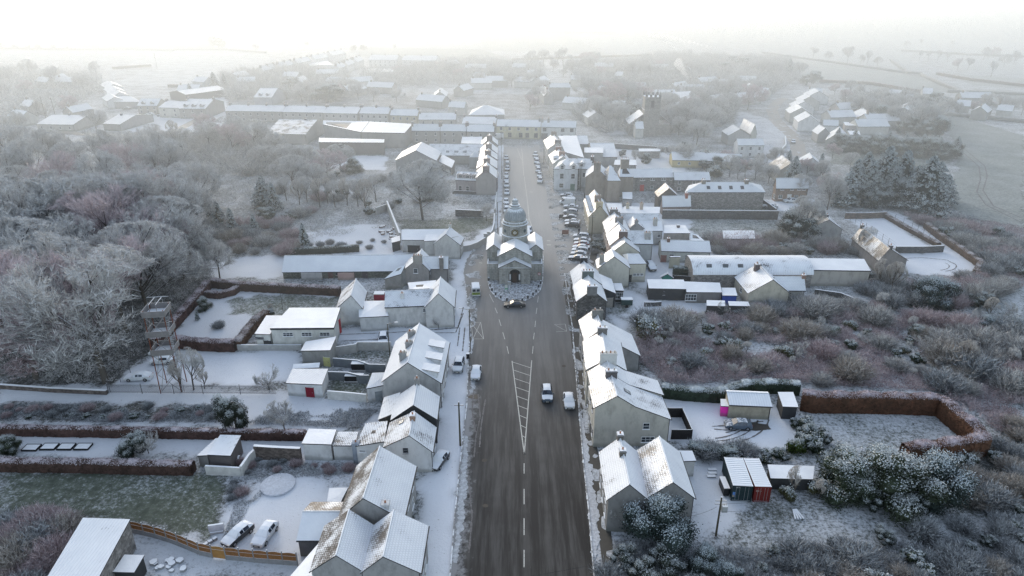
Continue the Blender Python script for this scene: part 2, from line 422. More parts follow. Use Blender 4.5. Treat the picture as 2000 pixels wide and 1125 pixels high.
ASPH = s.bsdf(a, s.math('MULTIPLY_ADD', st, -.3, .85), s.math('MULTIPLY_ADD', dist, .35, .12), s.bump(n2, .01))
LKe = [(860,1320)] + LK; RKe = [(1176,1320)] + RK
road = px(LKe) + px([(1129,284)] + RK2[::-1] + RK[::-1] + [(1176,1320)])
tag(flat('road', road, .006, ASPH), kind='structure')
s = N('slush_path'); p = s.pos(); n = s.noise(p, 1.4, 5, .7)
PATHM = s.bsdf(s.mix(s.step(n, .62, .82), s.mix(n, (.03, .03, .028), (.075, .072, .065)), (.35, .37, .4)), .7, .4)
tag(flat('footpath', px([(1114,650),(1124,740),(1137,830),(1148,905),(1163,1000),(1180,1125),(1205,1125),(1188,1000),(1172,905),(1160,840),(1146,740),(1136,655),(1122,600),(1112,560),(1104,540),(1100,560),(1106,600)]), .012, PATHM), kind='structure')
tag(flat('pavement', px([(1139,378),(1143,410),(1148,450),(1155,480),(1150,512),(1160,520),(1166,500),(1166,480),(1150,452),(1146,420),(1144,378)]), .05, PATHM), kind='structure')
SNOWM = solid(SNOW, .9, 0, .2, 0, .12, 2.)
s = N('kerb_stone'); p = s.pos(); KERB = s.bsdf(s.mix(s.step(s.noise(p, 1.3, 3), .4, .6), (.25, .25, .25), SNOW), .8)
def ribbon(name, pts, w, h, mat, z0=0, kind='structure', closed=False, parent=None):
    """a low wall or kerb of width w and height h along a line of ground points"""
    m = MB(); n = len(pts); L = []; R = []
    for i, q in enumerate(pts):
        q = Vector(q[:2]); a = Vector(pts[max(i - 1, 0)][:2]) if not closed else Vector(pts[i - 1][:2]); b = Vector(pts[min(i + 1, n - 1)][:2]) if not closed else Vector(pts[(i + 1) % n][:2])
        d = (b - a).normalized(); nn = Vector((-d.y, d.x)); L.append(q + nn * w / 2); R.append(q - nn * w / 2)
    V = [(*q, z0) for q in L] + [(*q, z0) for q in R] + [(*q, z0 + h) for q in L] + [(*q, z0 + h) for q in R]
    Fs = []
    for i in range(n if closed else n - 1):
        j = (i + 1) % n
        Fs += [(i, j, 2 * n + j, 2 * n + i)[::-1], (n + i, n + j, 3 * n + j, 3 * n + i), (2 * n + i, 2 * n + j, 3 * n + j, 3 * n + i)[::-1]]
    if not closed: Fs += [(0, 2 * n, 3 * n, n)[::-1], (n - 1, 2 * n - 1, 4 * n - 1, 3 * n - 1)[::-1]]
    o = meshobj(name, V, Fs, mat, parent)
    bm = bmesh.new(); bm.from_mesh(o.data); bmesh.ops.recalc_face_normals(bm, faces=bm.faces[:]); bm.to_mesh(o.data); bm.free()
    return tag(o, kind=kind) if kind else o
ribbon('kerb', px(LKe), .16, .12, KERB); ribbon('kerb', px(RKe), .16, .12, KERB); ribbon('kerb', px(RK2[:-1]), .16, .12, KERB)
# markings
s = N('road_paint'); p = s.pos(); PAINT = s.bsdf(s.mix(s.step(s.noise(p, 5, 4), .5, .75), (.50, .50, .47), (.16, .155, .15)), .7)
def line(m, a, b, w=.12):
    a = P(*a); b = P(*b); d = (b - a); d.z = 0; nn = Vector((-d.y, d.x, 0)).normalized() * w / 2
    z = Vector((0, 0, .012)); q = [a + nn + z, a - nn + z, b - nn + z, b + nn + z]
    nz = (q[1] - q[0]).cross(q[2] - q[0]).z
    m.face(q if nz > 0 else q[::-1])
m = MB()
for a_, b_ in [((956,574.7),(964,590.7)),((966.7,601),(971.5,612)),((974.7,624),(978.7,637)),((982,649),(986,662.7)),((990,676),(993.3,690.7)),
               ((1051.5,578.7),(1050,590.7)),((1048.8,601.3),(1047,613)),((1046,626.7),(1044.8,638.7)),((1043.5,650),(1042,662.7)),((1041.3,676),(1040,690.7)),
               ((1023.6,905),(1023.6,925)),((1023.6,955),(1023.6,985)),((1023.6,1012),(1023.6,1045)),((1023.6,1074),(1023.6,1108))]: line(m, a_, b_, .13)
line(m, (1000,705), (1024,887), .16); line(m, (1038.5,704), (1024,887), .16)
for i in range(11):
    y = 707 + i * 15.5 * (1 + i * .02); t = (y - 705) / 182
    if t < .93: line(m, (1000 + 24 * t + .5, y), (1038.5 - 14.5 * (t + .05), y + 10 * (1 - t) + 2), .13)
for a_, b_ in [((920,630.7),(938.7,629.3)),((938.7,629.3),(944.8,662)),((944.8,662),(924,662)),((924,662),(920,630.7)),((920,630.7),(944.8,662)),((938.7,629.3),(924,662))]: line(m, a_, b_, .1)
for a_, b_ in [((1083,634),(1104,633)),((1104,633),(1107,647)),((1107,647),(1086,648)),((1083,634),(1107,647))]: line(m, a_, b_, .08)
line(m, (1019,290), (1023,343), .25); line(m, (1010,290), (1019,312), .25); line(m, (1024,345), (1031,400), .2); line(m, (1031,400), (1033,425), .3); line(m, (1033,425), (1042,452), .25); line(m, (1033,425), (1027,440), .25)
line(m, (1068,470), (1075,470.5), .5); line(m, (1068,478), (1076,478.5), .5); line(m, (1092,480), (1097,481), .5); line(m, (1034,375), (1040,375), .6); line(m, (936,513), (942,514), .4)
tag(m.build('road_marking', PAINT), kind='structure')
# central island with cobbles
isl = px([(954,498),(953,530),(953.5,552),(958,568),(968,580),(984,588.5),(1004,591),(1024,588),(1043,580),(1055,567),(1060,550),(1061,500),(1040,470),(975,470)])
s = N('cobbles'); p = s.pos(); v = s.n('ShaderNodeTexVoronoi'); s.l(p, v.inputs[0]); v.inputs['Scale'].default_value = 2.4
COB = s.bsdf(s.mix(s.step(s.noise(p, 2.3, 6, .8), .42, .6), s.mix(v.outputs['Distance'], (.10, .10, .10), (.2, .2, .2)), (.60, .64, .70)), .9, .2, s.bump(v.outputs['Distance'], .04))
tag(flat('island', isl, .13, COB), kind='structure'); ribbon('kerb', isl, .2, .14, KERB, closed=True)
# ragged snow verge on the right hand side and slush patches by the left kerb
tag(flat('snow', ragged(px([(1120,660),(1129,770),(1140,900),(1150,1000),(1157,1090),(1168,1090),(1170,1000),(1152,905),(1137,800),(1128,730),(1119,690)]), .35, .3, 3), .03, solid((.62,.65,.70), .9, 0, .2, 0, .4, 3.)), kind='structure')
for i, (pts, a_) in enumerate([([(908,850),(901,920),(894,1000),(885,1100),(893,1100),(906,1010),(912,930),(914,860)], .35), ([(921,720),(918,770),(926,765),(930,730)], .3)]):
    tag(flat('snow', ragged(px(pts), a_, .25, i + 9), .016, solid((.55,.58,.62), .9, 0, .2, 0, .45, 2.)), kind='structure')
s = N('mud'); p = s.pos(); MUD = s.bsdf(s.mix(s.noise(p, 3, 5), (.035, .03, .026), (.09, .08, .07)), .6, .4)
for i, (cx, cy, rx, ry) in enumerate([(926,775,1.0,.7)]):
    c = P(cx, cy); tag(flat('road_patch', ragged([(c.x + rx * math.cos(t / 12 * 6.283), c.y + ry * math.sin(t / 12 * 6.283)) for t in range(12)], .12, .3, i + 40), .0135, MUD), kind='structure')
for i, (cx, cy) in enumerate([(946,899),(1101,715),(948,988)]):
    c = P(cx, cy); o = MB().lathe((c.x, c.y), [(.38, .008), (.38, .022), (.3, .022), (.3, .018)], 16).build('manhole_cover', solid((.05,.045,.04), .6, 0))
    tag(o, ['round iron manhole cover in the left lane beside the telegraph pole', 'pale rimmed manhole cover in the right lane above the two grey cars', 'round iron manhole cover in the dark patch at the bottom left of the road'][i], 'manhole cover')
# tracks on the left pavement, in the yard and on the drive
TRK = solid((.22, .21, .21), .8, 0, .3, 0, .5, 3.)
def track(name, pts, w, seed=0):
    pts = px(pts); out = []
    for i in range(len(pts) - 1):
        a, b = Vector(pts[i]), Vector(pts[i + 1]); n = max(2, int((b - a).length / .4))
        out += [a.lerp(b, k / n) for k in range(n)]
    L, R = [], []; r = random.Random(seed)
    for i in range(len(out) - 1):
        d = (out[i + 1] - out[i]).normalized(); nn = Vector((-d.y, d.x)); ww = w * (.35 + r.random() * .5) * (.4 if r.random() < .12 else 1)
        L.append(out[i] + nn * ww); R.append(out[i] - nn * ww)
    V = [(*q, .022) for q in L] + [(*q, .022) for q in R]; n = len(L)
    o = meshobj(name, V, [(i, n + i, n + i + 1, i + 1) for i in range(n - 1)], TRK); return tag(o, kind='structure')
def arc(cx, cy, rx, ry, a0, a1, n=12): return [(cx + rx * math.cos(math.radians(a0 + (a1 - a0) * i / n)), cy + ry * math.sin(math.radians(a0 + (a1 - a0) * i / n))) for i in range(n + 1)]
for i, pts in enumerate([arc(1390,815,112,55,5,88), arc(1390,812,92,50,10,90), arc(1380,815,85,42,5,85), arc(1400,818,60,28,0,80), [(1390,833),(1430,830),(1500,822)], [(1395,838),(1440,842),(1500,838)],
                         arc(1840,520,28,10,-60,90), arc(1832,520,22,8,-50,90), [(1760,505),(1800,503),(1850,508),(1868,518)], 
                         [(898,640),(893,680)], [(908,640),(903,690)], [(905,600),(895,640),(840,645)], [(905,612),(890,650),(800,650)], [(926,760),(922,800),(930,850)], [(934,770),(938,815),(930,850),(925,900)], [(948,780),(940,830),(936,880)], [(915,930),(922,1010),(915,1090)], [(1172,880),(1176,930)], [(620,655),(760,650),(900,640)], [(630,668),(750,662)]]):
    track('tyre_track', pts, .18, i)
for i, pts in enumerate([[(1872,290),(1912,325),(1915,350),(1908,375),(1925,400),(1998,436)], [(1885,292),(1924,325),(1928,345),(1920,372),(1940,402),(2000,428)]]): track('tyre_track', pts, .35, i)
tag(flat('tarmac_patch', ragged(px([(1440,829),(1470,826),(1500,829),(1506,838),(1480,842),(1450,840)]), .12, .3, 5), .026, MUD), kind='structure')
# far road winding up the hill and side streets
FR = solid((.30, .28, .26), .6, 0, .5)
def roadstrip(pts, w):
    q = px(pts); o = ribbon('road', q, w, .03, FR, 0.0); return o
roadstrip([(1560,305),(1557,280),(1545,262),(1530,250),(1515,235),(1507,215),(1520,198),(1530,192)], 6)
roadstrip([(430,212),(330,262),(200,265),(100,255)], 5); roadstrip([(440,232),(980,281)], 6) if False else None
roadstrip([(1600,160),(1700,160),(1790,178),(1850,190)], 6)
# ------------------------------------------------------------------ buildings
CREAM = (.47, .455, .41); WHITE = (.62, .63, .64); GREY = (.33, .33, .33); STONE = (.20, .19, .18); BRICK = (.28, .21, .17); PALE = (.46, .46, .46); PINK = (.34, .31, .32)
DARK = (.05, .045, .045); YELL = (.55, .48, .30); BROWNW = (.30, .26, .22)
FASC = solid((.035, .035, .04), .6, .0)
FRAME = solid((.75, .76, .77), .5, .6); FRAMED = solid((.06, .05, .05), .5, .6)
GL = glass()
_wm = {}
def window(parent, loc, rz, w, h, dark=False, bars=1, name='window'):
    k = (round(w, 2), round(h, 2), dark, bars)
    if k not in _wm:
        m = MB(); t = .07
        m.box(-w/2, w/2, -.05, .05, -h/2, -h/2 + t).box(-w/2, w/2, -.05, .05, h/2 - t, h/2).box(-w/2, -w/2 + t, -.05, .05, -h/2 + t, h/2 - t).box(w/2 - t, w/2, -.05, .05, -h/2 + t, h/2 - t)
        if bars: m.box(-w/2 + t, w/2 - t, -.035, .035, -.03, .03)
        if bars > 1 or w > 1.4:
            for q in range(1, max(2, bars)): x = -w/2 + w * q / max(2, bars); m.box(x - .03, x + .03, -.04, .04, -h/2 + t, h/2 - t)
        m.box(-w/2 - .08, w/2 + .08, -.14, .0, -h/2 - .09, -h/2 - .005)
        a = m.build('window', FRAMED if dark else FRAME); g = MB().box(-w/2 + .02, w/2 - .02, -.015, .012, -h/2 + .02, h/2 - .02).build('pane', GL)
        _wm[k] = (a.data, g.data); bpy.data.objects.remove(a); bpy.data.objects.remove(g)
    a, g = _wm[k]
    o = link(name, a, parent, loc); o.rotation_euler = (0, 0, rz); q = link('pane', g, o)
    return o
def door(parent, loc, rz, w, h, col):
    o = MB().box(-w/2, w/2, -.06, .03, 0, h).box(-w/2 - .08, -w/2, -.08, .02, 0, h + .08).box(w/2, w/2 + .08, -.08, .02, 0, h + .08).build('door', solid(col, .5, .3), parent)
    o.location = loc; o.rotation_euler = (0, 0, rz)
    k = MB().box(w * .3, w * .38, -.12, -.06, h * .45, h * .52).build('handle', solid((.3, .3, .3), .3, 0, .5, 1.), o); return o
POTM = solid((.38, .17, .09), .7, .3); POTW = solid((.45, .40, .34), .7, .3)
def chimney(parent, x, y, z0, z1, wx, wy, rz, col, pots, potm=None):
    m = MB().box(-wx/2, wx/2, -wy/2, wy/2, z0, z1 - .3, 0).box(-wx/2 - .07, wx/2 + .07, -wy/2 - .07, wy/2 + .07, z1 - .3, z1 - .12, 0).box(-wx/2 - .02, wx/2 + .02, -wy/2 - .02, wy/2 + .02, z1 - .12, z1, 0)
    o = m.build('chimney', render_wall(col, .5) if sum(col) > .7 else solid(col, .9, .7), parent); o.location = (x, y, 0); o.rotation_euler = (0, 0, rz)
    for k in range(pots):
        t = (k + .5) / pots - .5
        px_, py_ = (t * wx, 0) if wx >= wy else (0, t * wy)
        MB().lathe((px_, py_), [(.12, z1 + .001), (.10, z1 + .32), (.14, z1 + .33), (.13, z1 + .42), (.06, z1 + .42), (.06, z1 + .35)], 8).build('chimney_pot', potm or (POTM if k % 2 == 0 else POTW), o)
def roofpart(parent, slopes, edge_t=.14, name='roof'):
    """slopes: list of (quad or tri [eave a, ridge a, ridge b, eave b], material). Slabs with thickness and uv in metres"""
    me = bpy.data.meshes.new(name); bm = bmesh.new(); uvl = bm.loops.layers.uv.new('UVMap'); mats = [FASC]
    for pts, mt in slopes:
        if mt not in mats: mats.append(mt)
        pts = [Vector(q) for q in pts]
        nrm = Vector((0, 0, 0))
        for k in range(1, len(pts) - 1): nrm += (pts[k] - pts[0]).cross(pts[k + 1] - pts[0])
        nrm.normalize()
        if nrm.z < 0: pts = pts[::-1]; nrm = -nrm
        u = nrm.cross(Vector((0, 0, 1)))
        u = u.normalized() if u.length > .05 else (pts[1] - pts[0]).normalized()
        v = nrm.cross(u)
        top = [bm.verts.new(q) for q in pts]; bot = [bm.verts.new(q - Vector((0, 0, edge_t))) for q in pts]
        f = bm.faces.new(top); f.material_index = mats.index(mt)
        for lp in f.loops: lp[uvl].uv = (lp.vert.co.dot(u), lp.vert.co.dot(v))
        bm.faces.new(bot[::-1])
        for k in range(len(pts)):
            q = (k + 1) % len(pts); bm.faces.new([top[k], bot[k], bot[q], top[q]])
    bm.to_mesh(me); bm.free()
    for mt in mats: me.materials.append(mt)
    o = bpy.data.objects.new(name, me); COL.objects.link(o)
    if parent: kid(o, parent)
    return o
RM = dict(s=(.98,), m=(.8,), h=(.62,), t=(.42,), n=(.2,))
def rmat(k):
    """s snowy, m mostly, h half, t thawed, n bare; suffix b brown tiles, g glossy; r ribbed, f flat"""
    cov = {'s': 1.0, 'm': .83, 'h': .70, 't': .52, 'n': .3}[k[0]]
    tile = (.115, .10, .088) if 'b' in k[1:] else (.085, .085, .09)
    kind = 'rib' if 'r' in k[1:] else 'flat' if 'f' in k[1:] else 'slate'
    return roof_mat(cov, tile, kind, 1.0 if 'g' in k[1:] else .35)
def wmat(w):
    if isinstance(w, tuple): return render_wall(w)
    return {'stone': stone_wall((.24, .23, .22)), 'dstone': stone_wall((.13, .125, .12)), 'brick': stone_wall((.26, .19, .15), 1.6), 'dark': solid((.05, .052, .055), .8, .3), 'ivy': stone_wall((.13, .14, .12))}[w]
def gable(name, label, cat, A, B, hr, he, e, w2=None, he2=None, wall=WHITE, roof=('s', 's'), ch=(), win=(), doors=(), cat_=None, over=.28, group=None, sky=(), rend=.12, dorm=()):
    """ridge A to B at height hr; e is a point of the + side eave at height he; w2/he2 the other side. All seen in the photograph."""
    a = P(*A, hr); b = P(*B, hr); E = P(*e, he)
    a2 = a.xy; b2 = b.xy; c = (a2 + b2) / 2; L = (b2 - a2).length; d = (b2 - a2) / L; n = Vector((d.y, -d.x))
    w = (E.xy - a2).dot(n)
    if w < 0: n = -n; w = -w
    w = max(w, 1.2)
    if w2 is None: w2 = w
    elif isinstance(w2, tuple): w2 = abs((P(*w2, he2 if he2 is not None else he).xy - a2).dot(n))
    he2 = he if he2 is None else he2
    rt = thing(name, label, cat, (c.x, c.y, 0), 0, group)
    def G(t, s, z): q = d * t + n * s; return Vector((q.x, q.y, z))
    h = L / 2; top = hr - .16
    m = MB(); V = []
    prof = [(w, -.3), (w, he - .16), (0, top), (-w2, he2 - .16), (-w2, -.3)]
    if cat_: w3 = abs((P(*cat_[0], cat_[1]).xy - a2).dot(n)); prof = [(w3, -.3), (w3, cat_[1] - .16), (w, he - .16)] + prof[2:]
    f0 = [G(-h + rend, s_, z) for s_, z in prof]; f1 = [G(h - rend, s_, z) for s_, z in prof]; k = len(prof)
    V = f0 + f1; Fs = [tuple(range(k)), tuple(range(2 * k - 1, k - 1, -1))] + [(i, k + i, k + (i + 1) % k, (i + 1) % k) for i in range(k)]
    o = meshobj('wall', V, Fs, wmat(wall), rt)
    bm = bmesh.new(); bm.from_mesh(o.data); bmesh.ops.recalc_face_normals(bm, faces=bm.faces[:]); bm.to_mesh(o.data); bm.free()
    s1 = (hr - he) / w; s2 = (hr - he2) / w2
    sl = [([G(-h, w + (0 if cat_ else over), he - (0 if cat_ else over) * s1), G(-h, 0, hr), G(h, 0, hr), G(h, w + (0 if cat_ else over), he - (0 if cat_ else over) * s1)], rmat(roof[0])),
          ([G(-h, -w2 - over, he2 - over * s2), G(-h, 0, hr), G(h, 0, hr), G(h, -w2 - over, he2 - over * s2)], rmat(roof[1]))]
    if cat_: s3 = (he - cat_[1]) / (w3 - w); sl.append(([G(-h, w3 + over, cat_[1] - over * s3), G(-h, w, he), G(h, w, he), G(h, w3 + over, cat_[1] - over * s3)], rmat(roof[0])))
    roofpart(rt, sl)
    rc = MB().tube(G(-h, 0, hr + .0), G(h, 0, hr + .0), .11, .11, 6).build('ridge_cap', solid((.58, .61, .66), .8, .4), rt)
    if L < 40 and he > 2.5:
        q = w3 if cat_ else w; zz = cat_[1] if cat_ else he
        MB().tube(G(-h, q + over + .06, zz - over * (s3 if cat_ else s1) - .1), G(h, q + over + .06, zz - over * (s3 if cat_ else s1) - .1), .07, .07, 6).tube(G(h - .25, q + .08, zz - .2), G(h - .25, q + .08, 0), .05, .05, 6).build('gutter', FASC, rt)
    ang = math.atan2(d.y, d.x)
    for cc in ch:   # (t 0..1, offset across in m, size along, size across, height above the ridge, pots, colour)
        t, off, wx, wy, up, pots = cc[:6]; col = cc[6] if len(cc) > 6 else (wall if isinstance(wall, tuple) else (.2, .19, .18))
        q = G(-h + L * t, off, 0); zb = hr - abs(off) * (s1 if off > 0 else s2) - .6
        chimney(rt, q.x, q.y, min(zb, hr - 1) - .2, hr + up, wx, wy, ang, col, pots)
    nrm = math.atan2(n.y, n.x)
    def place(face, u, z):
        if face == '+': q = G(-h + L * u, (w3 if cat_ else w) + .0, z); r = nrm + math.pi / 2
        elif face == '-': q = G(-h + L * u, -w2, z); r = nrm - math.pi / 2
        elif face == 'B': q = G(h - rend, -w2 + (w + w2) * u, z); r = ang + math.pi / 2
        else: q = G(-h + rend, -w2 + (w + w2) * u, z); r = ang - math.pi / 2
        return q, r
    for wn in win:  # (face, positions, height of centre, w, h[, dark, bars])
        for u in wn[1]:
            q, r = place(wn[0], u, wn[2]); window(rt, q, r, wn[3], wn[4], wn[5] if len(wn) > 5 else False, wn[6] if len(wn) > 6 else 1)
    for dn in doors:
        q, r = place(dn[0], dn[1], 0); door(rt, q, r, dn[2], dn[3], dn[4])
    for (t, f, side, sw, sh) in sky:  # skylights: t along, f down the slope
        ww, ss, hh, sg = (w, s1, he, 1) if side == '+' else (w2, s2, he2, -1)
        c0 = G(-h + L * t, sg * ww * f, hr - ss * ww * f + .04)
        ax = Vector((d.x, d.y, 0)); dn_ = Vector((n.x * sg, n.y * sg, -ss)).normalized(); nn = ax.cross(dn_); nn = nn if nn.z > 0 else -nn
        m = MB(); mm = MB()
        for mb_, q, zo, th in ((m, 1.0, .0, .05), (mm, .8, .055, .01)):
            pp = [c0 + ax * sw / 2 * q * i + dn_ * sh / 2 * q * j + nn * zo for i, j in ((-1, -1), (1, -1), (1, 1), (-1, 1))]
            b = len(mb_.V); mb_.V += [tuple(x) for x in pp] + [tuple(x + nn * th) for x in pp]
            mb_.F += [(b, b+1, b+2, b+3)[::-1], (b+4, b+5, b+6, b+7)] + [(b+k, b+(k+1) % 4, b+4+(k+1) % 4, b+4+k) for k in range(4)]; mb_.I += [0] * 6
        so = m.build('skylight', solid((.10, .10, .11), .5, 0), rt); mm.build('pane', solid((.32, .35, .38), .2, 0, .6), so)
    for (t, side, dw, dh) in dorm:  # gabled dormers on a side: t along, width, wall height above the eave
        sg, ww, ss, hh = (1, w, s1, he) if side == '+' else (-1, w2, s2, he2)
        fr_ = ww * .86; zb = hr - ss * fr_; zt = zb + dh; zr = min(zt + dw * .42, hr - .05); back = max(0, (hr - zr) / ss); bk2 = max(0, (hr - zt) / ss)
        T = -h + L * t; g = lambda a_, s_, z_: G(T + a_, sg * s_, z_)
        V = [g(-dw/2, fr_, zb - .3), g(dw/2, fr_, zb - .3), g(dw/2, fr_, zt), g(0, fr_, zr - .08), g(-dw/2, fr_, zt), g(-dw/2, bk2, zt), g(dw/2, bk2, zt), g(0, back, zr - .08)]
        dm = meshobj('dormer', V, [(0, 1, 2, 3, 4), (1, 6, 2), (0, 4, 5), (2, 6, 7, 3), (3, 7, 5, 4)], wmat(wall), rt)
        o_ = .18
        roofpart(dm, [([g(-dw/2 - o_, fr_ + o_, zt - o_ * .8), g(0, fr_ + o_, zr), g(0, back, zr), g(-dw/2 - o_, max(0, bk2 - .1), zt - o_ * .8)], rmat('s')), ([g(dw/2 + o_, fr_ + o_, zt - o_ * .8), g(0, fr_ + o_, zr), g(0, back, zr), g(dw/2 + o_, max(0, bk2 - .1), zt - o_ * .8)], rmat('s'))], .1, 'dormer_roof')
        q = g(0, fr_ + .02, (zb + zt) / 2); window(dm, q, (nrm + math.pi / 2) if sg > 0 else (nrm - math.pi / 2), dw * .62, dh * .8)
    rt['_w'] = w; return rt
def mono(name, label, cat, cs, wall=WHITE, roof='sf', inset=.12, doors=(), win=(), group=None, ch=(), edge=.16):
    """single slope or flat roof: four roof corners (px, py, z), left-far, right-far, right-near, left-near"""
    R = [P(*c) for c in cs]; c = sum(R, Vector()) / 4
    rt = thing(name, label, cat, (c.x, c.y, 0), 0, group); L = [Vector((q.x - c.x, q.y - c.y, q.z)) for q in R]
    I = [Vector((q.x * (1 - inset / max(.5, abs(q.x))), q.y * (1 - inset / max(.5, abs(q.y))), q.z - edge - .003)) for q in L]
    V = [(q.x, q.y, -.3) for q in I] + [tuple(q) for q in I]
    o = meshobj('wall', V, [(3, 2, 1, 0), (4, 5, 6, 7)] + [(i, (i + 1) % 4, 4 + (i + 1) % 4, 4 + i) for i in range(4)], wmat(wall), rt)
    bm = bmesh.new(); bm.from_mesh(o.data); bmesh.ops.recalc_face_normals(bm, faces=bm.faces[:]); bm.to_mesh(o.data); bm.free()
    roofpart(rt, [(L, rmat(roof))], edge)
    def place(side, u, z):
        i, j = {'F': (3, 2), 'R': (2, 1), 'L': (0, 3), 'K': (1, 0)}[side]
        q = I[i].lerp(I[j], u); d = (I[j] - I[i]); return Vector((q.x, q.y, z)), math.atan2(d.y, d.x)
    for wn in win:
        for u in wn[1]:
            q, r = place(wn[0], u, wn[2]); window(rt, q, r, wn[3], wn[4], wn[5] if len(wn) > 5 else False, wn[6] if len(wn) > 6 else 1)
    for dn in doors:
        q, r = place(dn[0], dn[1], 0); door(rt, q, r, dn[2], dn[3], dn[4])
    for (u, v, wx, wy, z0, z1, pots, col) in ch:
        q = L[3].lerp(L[2], u).lerp(L[0].lerp(L[1], u), v); chimney(rt, q.x, q.y, z0, z1, wx, wy, 0, col, pots)
    return rt
def hip(name, label, cat, cs, he, ridge, hr, wall=GREY, roof=('s', 's', 's', 's'), win=(), doors=(), ch=(), group=None, sky=0):
    """hipped roof: four eave corners (left-far, right-far, right-near, left-near) and two ridge ends"""
    R = [P(*c, he) for c in cs]; rg = [P(*c, hr) for c in ridge]; c = sum(R, Vector()) / 4
    rt = thing(name, label, cat, (c.x, c.y, 0), 0, group); L = [Vector((q.x - c.x, q.y - c.y, q.z)) for q in R]; K = [Vector((q.x - c.x, q.y - c.y, q.z)) for q in rg]
    I = [q * .97 for q in L]
    V = [(q.x, q.y, -.3) for q in I] + [(q.x, q.y, he - .17) for q in I]
    o = meshobj('wall', V, [(3, 2, 1, 0), (4, 5, 6, 7)] + [(i, (i + 1) % 4, 4 + (i + 1) % 4, 4 + i) for i in range(4)], wmat(wall), rt)
    bm = bmesh.new(); bm.from_mesh(o.data); bmesh.ops.recalc_face_normals(bm, faces=bm.faces[:]); bm.to_mesh(o.data); bm.free()
    roofpart(rt, [([L[0], K[0], K[1], L[1]], rmat(roof[0])), ([L[3], K[0], K[1], L[2]], rmat(roof[1])), ([L[0], K[0], L[3]], rmat(roof[2])), ([L[1], K[1], L[2]], rmat(roof[3]))])
    def place(side, u, z):
        i, j = {'F': (3, 2), 'R': (2, 1), 'L': (0, 3), 'K': (1, 0)}[side]
        q = I[i].lerp(I[j], u); d = (I[j] - I[i]); return Vector((q.x, q.y, z)), math.atan2(d.y, d.x)
    for wn in win:
        for u in wn[1]:
            q, r = place(wn[0], u, wn[2]); window(rt, q, r, wn[3], wn[4])
    for dn in doors: q, r = place(dn[0], dn[1], 0); door(rt, q, r, dn[2], dn[3], dn[4])
    for (t, wx, wy, up, pots, col) in ch: q = K[0].lerp(K[1], t); chimney(rt, q.x, q.y, hr - 1, hr + up, wx, wy, 0, col, pots)
    for k in range(sky):
        t = .2 + .2 * k; A_ = K[0].lerp(K[1], t); B_ = L[3].lerp(L[2], t * .8 + .1); q = A_.lerp(B_, .55); d = (B_ - A_).normalized()
        so = MB().box(-.5, .5, -.6, .6, -.02, .06).build('skylight', solid((.10, .10, .11), .5, 0), rt); so.location = q + Vector((0, 0, .04)); so.rotation_euler = (math.asin(-d.z), 0, 0)
    return rt
BL = .62  # window z
# ---- left of the road, nearest first
gable('house', 'left half of the twin gabled snowy house at the bottom, with mottled brown left slope', 'house', (682,995), (656,1084.5), 7.4, 5.2, (706,1112), (610,1108), wall=GREY, roof=('s', 'tb'), win=[('B', (.3, .68), 3.4, 1.0, 1.2, True)])
gable('house', 'right half of the twin gabled snowy house beside the snow covered pavement at the bottom', 'house', (769,996), (748,1087), 7.4, 5.2, (830,1040), (708,1113), wall=GREY, roof=('s', 'hb'), win=[('+', (.35, .6, .85), 1.6, 1.1, 1.2)])
mono('outhouse', 'plain white mono pitch extension hugging the left flank of the twin gabled house', 'extension', [(622,1061,3.4),(652,1060,4.4),(612,1126,4.4),(566,1126,3.2)], wall=GREY)
gable('outhouse', 'low slate blue extension behind the twin gabled house, facing the two parked cars', 'extension', (591,999), (665,999), 4.2, 2.9, (600,1051), wall=(.12,.12,.13), roof=('sf', 'tb'), win=[('+', (.7,), 1.6, .9, .8)])
gable('house', 'two storey house with brown thawed left slope and tall white side chimney', 'house', (742,871), (709,973), 8.2, 5.2, (808,915), (668,996), wall=GREY, roof=('s', 'tb'), ch=[(.93, 2.4, .9, .9, -1.2, 1, WHITE)], win=[('+', (.25, .6, .9), 3.9, 1.1, 1.2), ('+', (.3, .75), 1.4, 1.4, 1.2)])
mono('lean_to', 'tiny snowy lean-to tucked against the brown roofed house on its garden side', 'lean-to', [(643,953,2.8),(680,952,2.9),(664,983,2.6),(638,983,2.6)], wall=GREY)
gable('house', 'white rendered house with one small gable window, long catslide roof and fallen chimney', 'house', (809,803), (799,850.5), 6.4, 3.8, (846,852), (755,860), 4.6, wall=WHITE, roof=('m', 'hb'), ch=[(.3, 0, .9, .7, .7, 1, (.3, .2, .15))], win=[('B', (.44,), 3.8, .7, .9, True), ('+', (.3, .7), 1.5, 1.2, 1.1)], sky=[(.25, .5, '-', .8, .8)])
mono('outhouse', 'low rear wing of the white rendered house under a half thawed tiled roof', 'extension', [(714,826,4.0),(757,822,4.6),(751,862,4.5),(694,871,3.3)], wall=WHITE, roof='hb', win=[('F', (.2,), 2.4, 1.0, .4)])
mono('shed', 'white block shed with flat snowy roof at the far left end of the white house', 'shed', [(603,837,3.0),(657,839,3.0),(647,868,3.0),(589,866,3.0)], wall=WHITE)
mono('shed', 'white block shed with patchy roof between the flat white shed and the tiled rear wing', 'shed', [(661,843,2.8),(700,843,2.8),(693,870,2.7),(648,870,2.7)], wall=WHITE, roof='h')
o = thing('pillar', 'short white chimney stack with red pot beside the patchy roofed shed', 'chimney', (P(699,903).x, P(699,903).y, 0)); chimney(o, 0, 0, -.2, 3.6, 1.0, .8, 0, (.3,.34,.4), 1)
gable('house', 'derelict cottage with open burnt gable below the ribbed white terrace', 'house', (815,747), (807,791), 7.0, 4.6, (856,772), (776,773), wall='dark', roof=('s', 's'), ch=[(.03, 0, .8, .7, .9, 1, (.3,.3,.3))])
